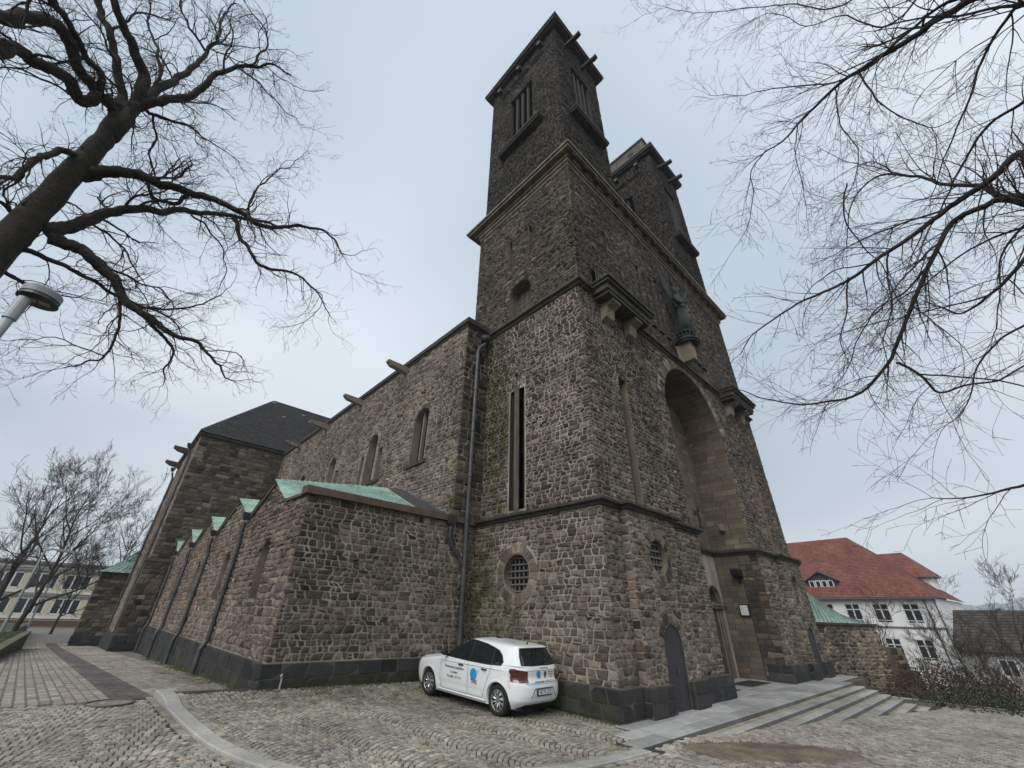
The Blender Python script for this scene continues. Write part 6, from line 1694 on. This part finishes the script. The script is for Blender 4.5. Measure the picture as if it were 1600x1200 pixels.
# ================================================================== TREES
M_BARK = mat('tree_bark', (.034, .028, .022), .95, bump=.05, bscale=11, var=.45, vscale=5, mottle=.3)
M_TWIG = mat('dark_twig', (.035, .028, .024), .9)
M_TWIGF = mat('far_twig', (.06, .048, .040), .95)
def rv3(r): 
    while True:
        v = V3((r.uniform(-1, 1), r.uniform(-1, 1), r.uniform(-1, 1)))
        if .05 < v.length < 1: return v.normalized()
def grow(b, r, p, d, L, rad, lev, droop, bend=.28, dens=1.0, minr=.0022, k0=4):
    """a twig of length L that wanders, tapers and carries smaller ones"""
    n = max(3, int(L / .13)); pts = [p.copy()]; rs = [rad]; d = d.normalized()
    seg = L / n; kids = []
    for i in range(n):
        d = (d + rv3(r) * bend + V3((0, 0, droop)) * .12).normalized(); p = p + d * seg; pts.append(p.copy()); t = (i + 1) / n; rs.append(max(minr, rad * (1 - .72 * t)))
        kids.append((p.copy(), d.copy(), t, rs[-1]))
    b.tube(pts, rs, 3 if rad < .012 else k0, cap=False)
    if lev <= 0: return
    cnt = int(max(2, L * 6.0 * dens))
    for _ in range(cnt):
        i = r.randrange(max(0, int(n * .12)), n); q, dd, t, rr = kids[i]
        side = dd.cross(rv3(r)); side = side.normalized() if side.length > 1e-3 else rv3(r)
        ang = r.uniform(.45, 1.05); nd = dd * math.cos(ang) + side * math.sin(ang)
        grow(b, r, q, nd, L * r.uniform(.30, .58) * (1.15 - .5 * t), max(minr, rr * .62), lev - 1, droop, bend, dens, minr)
def limb_tree(name, label, base, base_r, limbs, seed, droop, dens, step, tlen, twigm=M_TWIG, skip=None, gn=.28):
    """limbs: list of (points, r0, r1); twigs grow from every limb"""
    T = empty(name, base, 0, label, 'tree', 'bare winter trees'); o = V3(base); r = random.Random(seed); tw = MB()
    for li, (pts, r0, r1, isT) in enumerate(limbs):
        P = interp3(pts, 6); n = len(P); rs = [lerp(r0, r1, (i / (n - 1)) ** .85) for i in range(n)]
        gw = (gn / .40) * (.35 if isT else 1.0) if r0 < .3 else .25
        for i in range(1, n - 1): P[i] = P[i] + rv3(r) * (min(.02, rs[i] * .16) if not isT else .010) + (noise.noise_vector(P[i] * 1.9) * (.11 * gw) + noise.noise_vector(P[i] * 5.1) * (.035 * gw))
        b = MB(); b.tube([q - o for q in P], rs, 10 if r0 > .08 else 6, cap=True); b.build('trunk' if isT else 'branch', M_BARK, T, smooth=True)
        acc = 0
        for i in range(1, n):
            acc += (P[i] - P[i - 1]).length
            while acc > step:
                acc -= step
                if rs[i] > .16 and r.random() < .8: continue
                if skip and skip(P[i]): continue
                d = (P[i] - P[i - 1]).normalized(); side = d.cross(rv3(r)).normalized(); ang = r.uniform(.4, 1.1)
                nd = d * math.cos(ang) + side * math.sin(ang); t = i / n
                if rs[i] > .018 and r.random() < .10: grow(tw, r, P[i] - o, nd, tlen * r.uniform(1.3, 2.0), clamp(rs[i] * .5, .014, .032), 3, droop, bend=gn, dens=dens * .8); continue
                grow(tw, r, P[i] - o, nd, tlen * r.uniform(.45, 1.2) * (1.1 - .4 * t), clamp(rs[i] * .42, .005, .012), 2, droop, bend=gn, dens=dens)
        d = (P[-1] - P[-2]).normalized()
        if not isT: grow(tw, r, P[-1] - o, d, tlen * .9, max(.005, r1 * .8), 2, droop, bend=gn, dens=dens)
    return tag(tw.build('twigs', twigm, T, normals=False), kind='stuff')
def interp3(P, n):
    out_ = []
    for i in range(len(P) - 1):
        p0, p1, p2, p3 = P[max(i - 1, 0)], P[i], P[i + 1], P[min(i + 2, len(P) - 1)]
        for k in range(n):
            t = k / n; out_.append(.5 * ((2 * p1) + (-p0 + p2) * t + (2 * p0 - 5 * p1 + 4 * p2 - p3) * t * t + (-p0 + 3 * p1 - 3 * p2 + p3) * t ** 3))
    out_.append(P[-1].copy()); return out_
# the big tree standing left of the camera: limb courses measured from the photograph, at the tree's own distance
def PL(pts, d0, d1, s=.5333, ox=0, oy=0):
    n = len(pts); return [at(ox + x * s, oy + y * s, lerp(d0, d1, i / (n - 1))) for i, (x, y) in enumerate(pts)]
TD = 11.0
tb = at(-330, 760, TD); tb0 = V3((CAMP.x + TD * math.sin(R(-18.6)), CAMP.y + TD * math.cos(R(-18.6)), -.1))
trunk = [tb0, tb0.lerp(at(0, 384, TD), .5)] + PL([(0, 725), (110, 615), (215, 500), (300, 410), (345, 335)], TD, TD) + PL([(352, 250), (330, 150), (300, 60), (280, -40)], TD, TD + .3)
L1 = [(trunk[:7], .31, .165, True), (trunk[6:], .11, .07, False),
      (PL([(320, 400), (380, 330), (425, 240), (402, 170), (370, 100), (345, 30), (320, -50)], TD, TD - .8), .17, .07, False),
      (PL([(345, 330), (410, 305), (480, 295), (560, 280), (620, 235), (680, 200), (740, 190), (800, 190), (850, 220)], TD, TD - 2.0), .14, .015, False),
      (PL([(420, 300), (480, 250), (540, 215), (590, 170), (635, 110), (650, 50), (690, 10)], TD, TD + 1), .12, .02, False),
      (PL([(345, 320), (290, 270), (250, 300), (200, 240), (140, 200), (60, 150), (0, 150), (-60, 120)], TD, TD - 1.5), .12, .11, False),
      (PL([(330, 330), (280, 240), (230, 190), (180, 90), (130, 65), (60, 45), (-40, 60)], TD, TD - 1.5), .11, .12, False),
      (PL([(290, 260), (300, 210), (250, 160), (200, 60), (150, 0), (140, -40)], TD - .5, TD - 2), .07, .06, False),
      (PL([(240, 510), (300, 510), (350, 508), (410, 515), (480, 540), (560, 560), (640, 590), (700, 625), (770, 662), (850, 660), (920, 670), (980, 700), (1010, 745)], TD, TD - 2.6), .15, .014, False),
      (PL([(130, 675), (200, 662), (280, 630), (370, 615), (470, 620), (560, 620), (640, 622), (720, 635), (800, 658)], TD, TD + 1.2), .15, .04, False),
      (PL([(140, 695), (220, 722), (280, 772), (340, 832), (372, 880), (420, 922), (470, 960), (520, 982), (580, 1010), (640, 1060), (668, 1110)], TD, TD - 1.6), .14, .014, False),
      (PL([(400, 905), (440, 950), (480, 985), (498, 1030), (480, 1075), (480, 1120)], TD - .8, TD - 1), .05, .01, False),
      (PL([(362, 870), (350, 920), (340, 985), (318, 1045), (255, 1058), (215, 1075), (185, 1078)], TD - .4, TD - .8), .035, .009, False),
      (PL([(40, 730), (100, 740), (170, 770), (240, 810), (330, 862), (400, 892), (520, 905), (600, 890), (650, 862)], TD, TD - .5), .06, .012, False),
      (PL([(0, 780), (45, 815), (110, 850), (180, 860), (260, 880)], TD, TD + 1), .045, .01, False),
      (PL([(685, 640), (705, 690), (730, 740), (785, 785), (850, 800), (920, 850), (945, 890), (965, 925)], TD - 1.3, TD - 2), .06, .01, False),
      (PL([(735, 640), (733, 590), (760, 540), (810, 505), (860, 485), (900, 440)], TD - 1.5, TD - 2), .03, .006, False),
      (PL([(235, 455), (180, 448), (130, 455), (90, 485), (30, 520), (-30, 545)], TD, TD - 1), .075, .04, False),
      (PL([(440, 290), (470, 200), (455, 130), (430, 60), (440, -20)], TD, TD + 1), .05, .02, False),
      (PL([(430, 325), (500, 358), (560, 372), (600, 410), (650, 440), (700, 480)], TD, TD - 1), .045, .008, False),
      (PL([(700, 200), (750, 240), (800, 290), (850, 330), (890, 370)], TD - 1, TD - 2), .03, .007, False),
      (PL([(600, 150), (560, 90), (535, 30), (520, -30)], TD, TD), .04, .02, False),
      (PL([(735, 190), (780, 140), (775, 80), (740, 40), (700, 60)], TD - 1.5, TD - 2), .035, .008, False),
      (PL([(560, 560), (520, 600), (480, 590), (450, 570), (430, 530)], TD - 1, TD - .5), .05, .03, False),
      (PL([(560, 630), (620, 680), (650, 720), (660, 780), (640, 850)], TD + .5, TD), .03, .008, False),
      (PL([(450, 340), (452, 400), (440, 460), (470, 520), (540, 470), (560, 520)], TD, TD), .03, .012, False),
      (PL([(60, 640), (20, 600), (-40, 590)], TD, TD), .05, .03, False)]
limb_tree('bare_tree', 'large gnarled bare tree with thick dark limbs reaching in from the left', tb0, .5, L1, 21, -.10, 1.0, .13, 1.1, gn=.40)
# the tree right of the camera, its long drooping boughs hanging into the picture
RD = 8.5
def PR(pts, d0, d1): return PL(pts, d0, d1, .6667, 940, 0)
rb0 = V3((CAMP.x + 9.5 * math.sin(R(118)), CAMP.y + 9.5 * math.cos(R(118)), -.3))
fk = rb0 + V3((0, 0, 3.2)); tp = rb0 + V3((-.2, .2, 9.5))
def via(p): return [fk.lerp(p, .0), fk.lerp(p, .5) + V3((0, 0, .3)), p]
e1, e2, e3 = at(1640, 290, RD), at(1640, 310, RD), at(1600, -60, RD)
L2 = [([rb0, fk, tp], .36, .2, True),
      (via(at(1650, 300, RD)) + PR([(990, 362), (930, 405), (860, 452), (800, 500), (740, 545), (670, 590), (600, 640), (540, 672), (480, 700), (410, 742), (350, 790), (322, 832)], RD, RD - 1), .075, .007, False),
      (PR([(1010, 465), (940, 462), (880, 438), (800, 430), (730, 412), (660, 410), (612, 440), (580, 500), (575, 580)], RD, RD + .6), .052, .007, False),
      (PR([(960, 470), (900, 482), (830, 520), (775, 600), (740, 680), (700, 790), (650, 880), (600, 920), (520, 940), (450, 946), (370, 935), (325, 915)], RD, RD - .5), .055, .007, False),
      ([tp, tp.lerp(at(1560, -40, RD), .6)] + PR([(900, -10), (820, 30), (740, 80), (660, 130), (600, 170), (540, 212), (480, 272), (430, 322), (385, 355), (340, 388)], RD, RD - .6), .085, .006, False),
      (PR([(840, -5), (780, 30), (700, 90), (640, 150), (560, 190), (480, 200), (400, 208), (330, 222), (250, 222)], RD, RD - .8), .035, .005, False),
      (PR([(1000, 590), (950, 650), (900, 695), (845, 732), (800, 722), (755, 705)], RD, RD), .03, .006, False),
      (PR([(985, 0), (930, 70), (895, 130), (862, 230), (832, 300), (800, 390), (770, 470)], RD + .5, RD + .8), .03, .006, False),
      (PR([(385, 352), (355, 395), (352, 450), (345, 520), (320, 570)], RD - .7, RD - .9), .014, .005, False),
      (PR([(575, 430), (570, 500), (600, 560), (655, 620), (690, 690), (720, 740)], RD + .3, RD), .016, .005, False),
      (PR([(672, 592), (668, 650), (680, 720), (660, 800), (670, 880)], RD - .3, RD - .3), .016, .005, False),
      (PR([(578, 650), (576, 720), (560, 790), (580, 850)], RD - .4, RD - .5), .016, .005, False),
      (PR([(775, 600), (750, 640), (700, 690), (640, 730), (600, 790), (580, 860), (540, 910)], RD, RD - .4), .02, .005, False),
      (PR([(1000, 1128), (935, 1148), (870, 1162), (810, 1168), (770, 1168)], RD, RD), .018, .005, False),
      (PR([(690, 850), (750, 885), (790, 920), (850, 905), (930, 890), (1000, 850)], RD, RD + .4), .02, .012, False),
      (PR([(1000, 230), (920, 285), (865, 345), (840, 400), (800, 470), (760, 560), (720, 640)], RD, RD), .026, .006, False),
      (PR([(740, -5), (700, 40), (640, 60), (560, 40), (480, 60), (400, 30), (330, 60)], RD + .3, RD - .4), .022, .005, False),
      (PR([(600, -10), (540, 20), (440, 10), (330, 20), (230, 30), (150, 20), (90, 40)], RD + .3, RD - .4), .02, .004, False),
      (PR([(460, 290), (455, 350), (470, 430), (480, 500)], RD - .5, RD - .5), .012, .004, False),
      (PR([(545, 205), (560, 290), (600, 350), (590, 430), (550, 500)], RD, RD), .014, .005, False),
      (PR([(1000, 760), (930, 800), (880, 870), (850, 960), (800, 1000)], RD, RD), .018, .005, False),
      (PR([(1000, 520), (960, 560), (930, 620), (935, 700), (920, 780)], RD, RD), .02, .006, False),
      (PR([(600, 170), (640, 230), (690, 260), (760, 300), (820, 280)], RD + .4, RD + .6), .02, .006, False)]
for k in (2, 3): L2[k] = ([fk.lerp(L2[k][0][0], .3), fk.lerp(L2[k][0][0], .7)] + L2[k][0], L2[k][1], L2[k][2], False)
limb_tree('bare_tree', 'slender branched bare tree whose drooping boughs hang in from the right edge', rb0, .4, L2, 33, -.22, .8, .135, 1.3, gn=.17, skip=lambda q: (q - fk).length < 3.4)

# trees at middle distance, grown whole
def whole_tree(base, H, seed, label, spread=.62, lean=(0, 0), nlimb=9, mt=M_TWIGF, group='bare winter trees', rad=None, low=.25, dens=1.0, name='bare_tree', minr=.010, cat='tree'):
    r = random.Random(seed); T = empty(name, base, 0, label, cat, group)
    b = MB(); P = [V3((0, 0, -1))]; d = V3((lean[0], lean[1], 1)).normalized(); p = V3((0, 0, 0)); n = 9; R0 = rad or H * .021
    for i in range(n): P.append(p.copy()); d = (d + rv3(r) * .10).normalized(); p = p + d * (H * .78 / n)
    P.append(p.copy()); rs = [R0 * 1.15] + [R0 * (1 - .85 * (i / n) ** .9) for i in range(n)] + [R0 * .1]
    b.tube(P, rs, 8); b.build('trunk', M_BARK, T, smooth=True)
    tw = MB(); cr = MB()
    def rec(p, d, L, rad_, lev):
        n_ = 6; pts = [p.copy()]; rr = [rad_]
        for i in range(n_):
            d = (d + rv3(r) * .17 + V3((0, 0, .05))).normalized(); p = p + d * (L / n_); pts.append(p.copy()); rr.append(max(minr, rad_ * (1 - .7 * (i + 1) / n_)))
        (cr if lev >= 3 else tw).tube(pts, rr, 4 if lev >= 2 else 3, cap=False)
        if lev == 0: return
        for _ in range(int((4 if lev > 1 else 5) * dens + r.random())):
            i = r.randrange(1, n_ + 1); dd = (pts[i] - pts[i - 1]).normalized(); s = dd.cross(rv3(r)).normalized(); a = r.uniform(.3, .8)
            rec(pts[i], dd * math.cos(a) + s * math.sin(a), L * r.uniform(.42, .68), max(minr, rr[i] * .65), lev - 1)
    for k in range(nlimb):
        t = lerp(low, .95, k / (nlimb - 1)); i = t * n; q = P[1 + int(i)].lerp(P[min(len(P) - 1, 2 + int(i))], i - int(i)); a = k * 2.4 + r.uniform(-.5, .5)
        el = lerp(.45, 1.1, t); dd = V3((math.cos(a) * math.cos(el), math.sin(a) * math.cos(el), math.sin(el)))
        rec(q, dd, H * spread * (1.05 - .55 * t) * r.uniform(.75, 1.1), R0 * .5 * (1.1 - .7 * t), 4)
    cr.build('branches', M_BARK, T); tag(tw.build('twigs', mt, T, normals=False), kind='stuff')
    return T
def gp(px, py, dh, z): p = at(px, py, dh); return V3((p.x, p.y, z))
whole_tree(gp(30, 965, 52, -1.0), 13.0, 2, 'spreading bare tree left of the path, its crown leaning right over the lawn', lean=(.04, 0), spread=.60, dens=1.0, nlimb=12, rad=.2, minr=.008)
whole_tree(gp(86, 975, 68, -1.2), 9.0, 5, 'small bare tree with dense brown twigs in front of the yellow building', spread=.5, dens=1.0, nlimb=12, rad=.14, minr=.008)
whole_tree(gp(150, 965, 62, -1.0), 11.5, 9, 'tall bare tree rising over the path just left of the round chapel', lean=(-.05, 0), spread=.52, dens=.95, nlimb=11, rad=.18, minr=.008)
whole_tree(gp(208, 960, 78, -1.0), 13.0, 12, 'bare tree half hidden behind the transept corner', spread=.45)
whole_tree(gp(-20, 965, 60, -1.0), 14, 14, 'bare tree cut by the left edge of the picture behind the lamp', spread=.55)
RT = 'bare trees on the slope right of the school'
whole_tree(gp(1542, 1050, 30, -5.0), 7.2, 22, 'multi branched bare shrub-like tree before the school corner', spread=.5, nlimb=12, low=.2, minr=.005, dens=1.0, rad=.075)
whole_tree(gp(1625, 1050, 36, -5.0), 9.5, 25, 'taller bare tree leaning in over the dark roof at the right edge', lean=(0, .06), spread=.42, minr=.005, dens=1.0, rad=.11)
whole_tree(gp(1395, 1040, 34, -4.0), 6.6, 27, 'thin bare sapling trained against the school wall', spread=.6, nlimb=8, minr=.006, dens=.8)

# ================================================================== HEDGE and shrubs beyond the edge of the square
M_IVY = mat('dark_hedge_leaf', attr=True, rough=.8)
p_ivy = pal_mix(dark=(.012, .018, .008), mid=(.028, .038, .014), light=(.06, .07, .028), f=lambda u, v: .45)
p_brsh = pal_mix(dark=(.03, .018, .012), mid=(.075, .04, .026), light=(.12, .075, .05), f=lambda u, v: .5)
def shrub(name, label, c, rx, ry, rz, pal, n, seed, leaf=.05, cat='shrub'):
    r = random.Random(seed); o = empty(name, c, 0, label, cat, 'shrubs beyond the square'); b = MB()
    for _ in range(n):
        v = rv3(r); k = r.uniform(.55, 1.0) ** .5; lump = 1 + .22 * noise.noise(v * 2.3 + V3((seed, 0, 0)))
        p = V3((v.x * rx * k * lump, v.y * ry * k * lump, max(-rz, v.z * rz * k * lump))); t = rv3(r); s = rv3(r).cross(t).normalized(); l = leaf * r.uniform(.6, 1.4)
        b.add([p - t * l, p + s * l * .45, p + t * l, p - s * l * .45], [(0, 1, 2, 3)], pal(0, 0, r))
    tag(b.build('leaves', M_IVY, o, normals=False), kind='stuff')
    s = MB()
    for i in range(26): v = rv3(r); v.z = abs(v.z); s.tube([V3((v.x * .2, v.y * .2, -rz - .5)), V3((v.x * rx * .5, v.y * ry * .5, -rz * .1)), V3((v.x * rx * .95, v.y * ry * .95, v.z * rz * .95))], [.04, .025, .01], 4)
    s.build('stems', M_BARK, o)
c1 = at(1530, 1080, 28); c2 = at(1545, 1090, 27); c3 = at(1425, 1062, 33); c4 = at(1458, 1040, 36)
shrub('evergreen_shrub', 'dark green evergreen bush behind the far kerb of the square', V3((c1.x, c1.y, -2.3)), 3.2, 3.0, 2.2, p_ivy, 22000, 41)
shrub('evergreen_shrub', 'lower dark ivy mound at the right end of the hedge', V3((c2.x + 1.5, c2.y - .6, -2.9)), 2.8, 2.4, 2.0, p_ivy, 14000, 42)
shrub('brown_shrub', 'rusty brown leafed beech hedge under the school windows', V3((c3.x - 1.5, c3.y - 1.6, -1.9)), 3.0, 3.6, 2.4, p_brsh, 24000, 43)
shrub('brown_shrub', 'greyish brown twiggy thicket between the rusty hedge and the bare tree', V3((c4.x + 2, c4.y - 1.0, -2.6)), 3.2, 3.2, 2.3, p_brsh, 6000, 44)
# handrail of the hidden stairs
hr_ = at(1412, 1082, 26.5)
rl_ = empty('handrail', (hr_.x, hr_.y, hr_.z - .9), 0, 'thin grey metal handrail of a stair going down beside the hedge', 'handrail')
b = MB(); pts = [(0, .6, .75), (0, .2, .9), (.1, -.2, .85), (.2, -1.0, .3)]; b.tube(pts, .022, 5); b.tube([(q[0], q[1], q[2] - .35) for q in pts], .02, 4)
for q in pts: b.tube([(q[0], q[1], q[2] - 1.5), q], .022, 5)
b.build('rail', M_PIPE, rl_)
# a car roof glimpsed far below on the right is hidden by the hedge; stone edge post

# ================================================================== thin winter haze in the valley air
hzm = bpy.data.materials.new('haze_air'); hzm.use_nodes = True; t_ = hzm.node_tree
for n_ in list(t_.nodes):
    if n_.type != 'OUTPUT_MATERIAL': t_.nodes.remove(n_)
pv = t_.nodes.new('ShaderNodeVolumePrincipled'); pv.inputs['Density'].default_value = .00055; pv.inputs['Color'].default_value = (.80, .87, .96, 1)
t_.links.new(pv.outputs[0], [n_ for n_ in t_.nodes if n_.type == 'OUTPUT_MATERIAL'][0].inputs['Volume'])
b = MB(); b.box((-720, -2300, -20), (2600, 1100, 170)); tag(b.build('haze', hzm), kind='stuff')
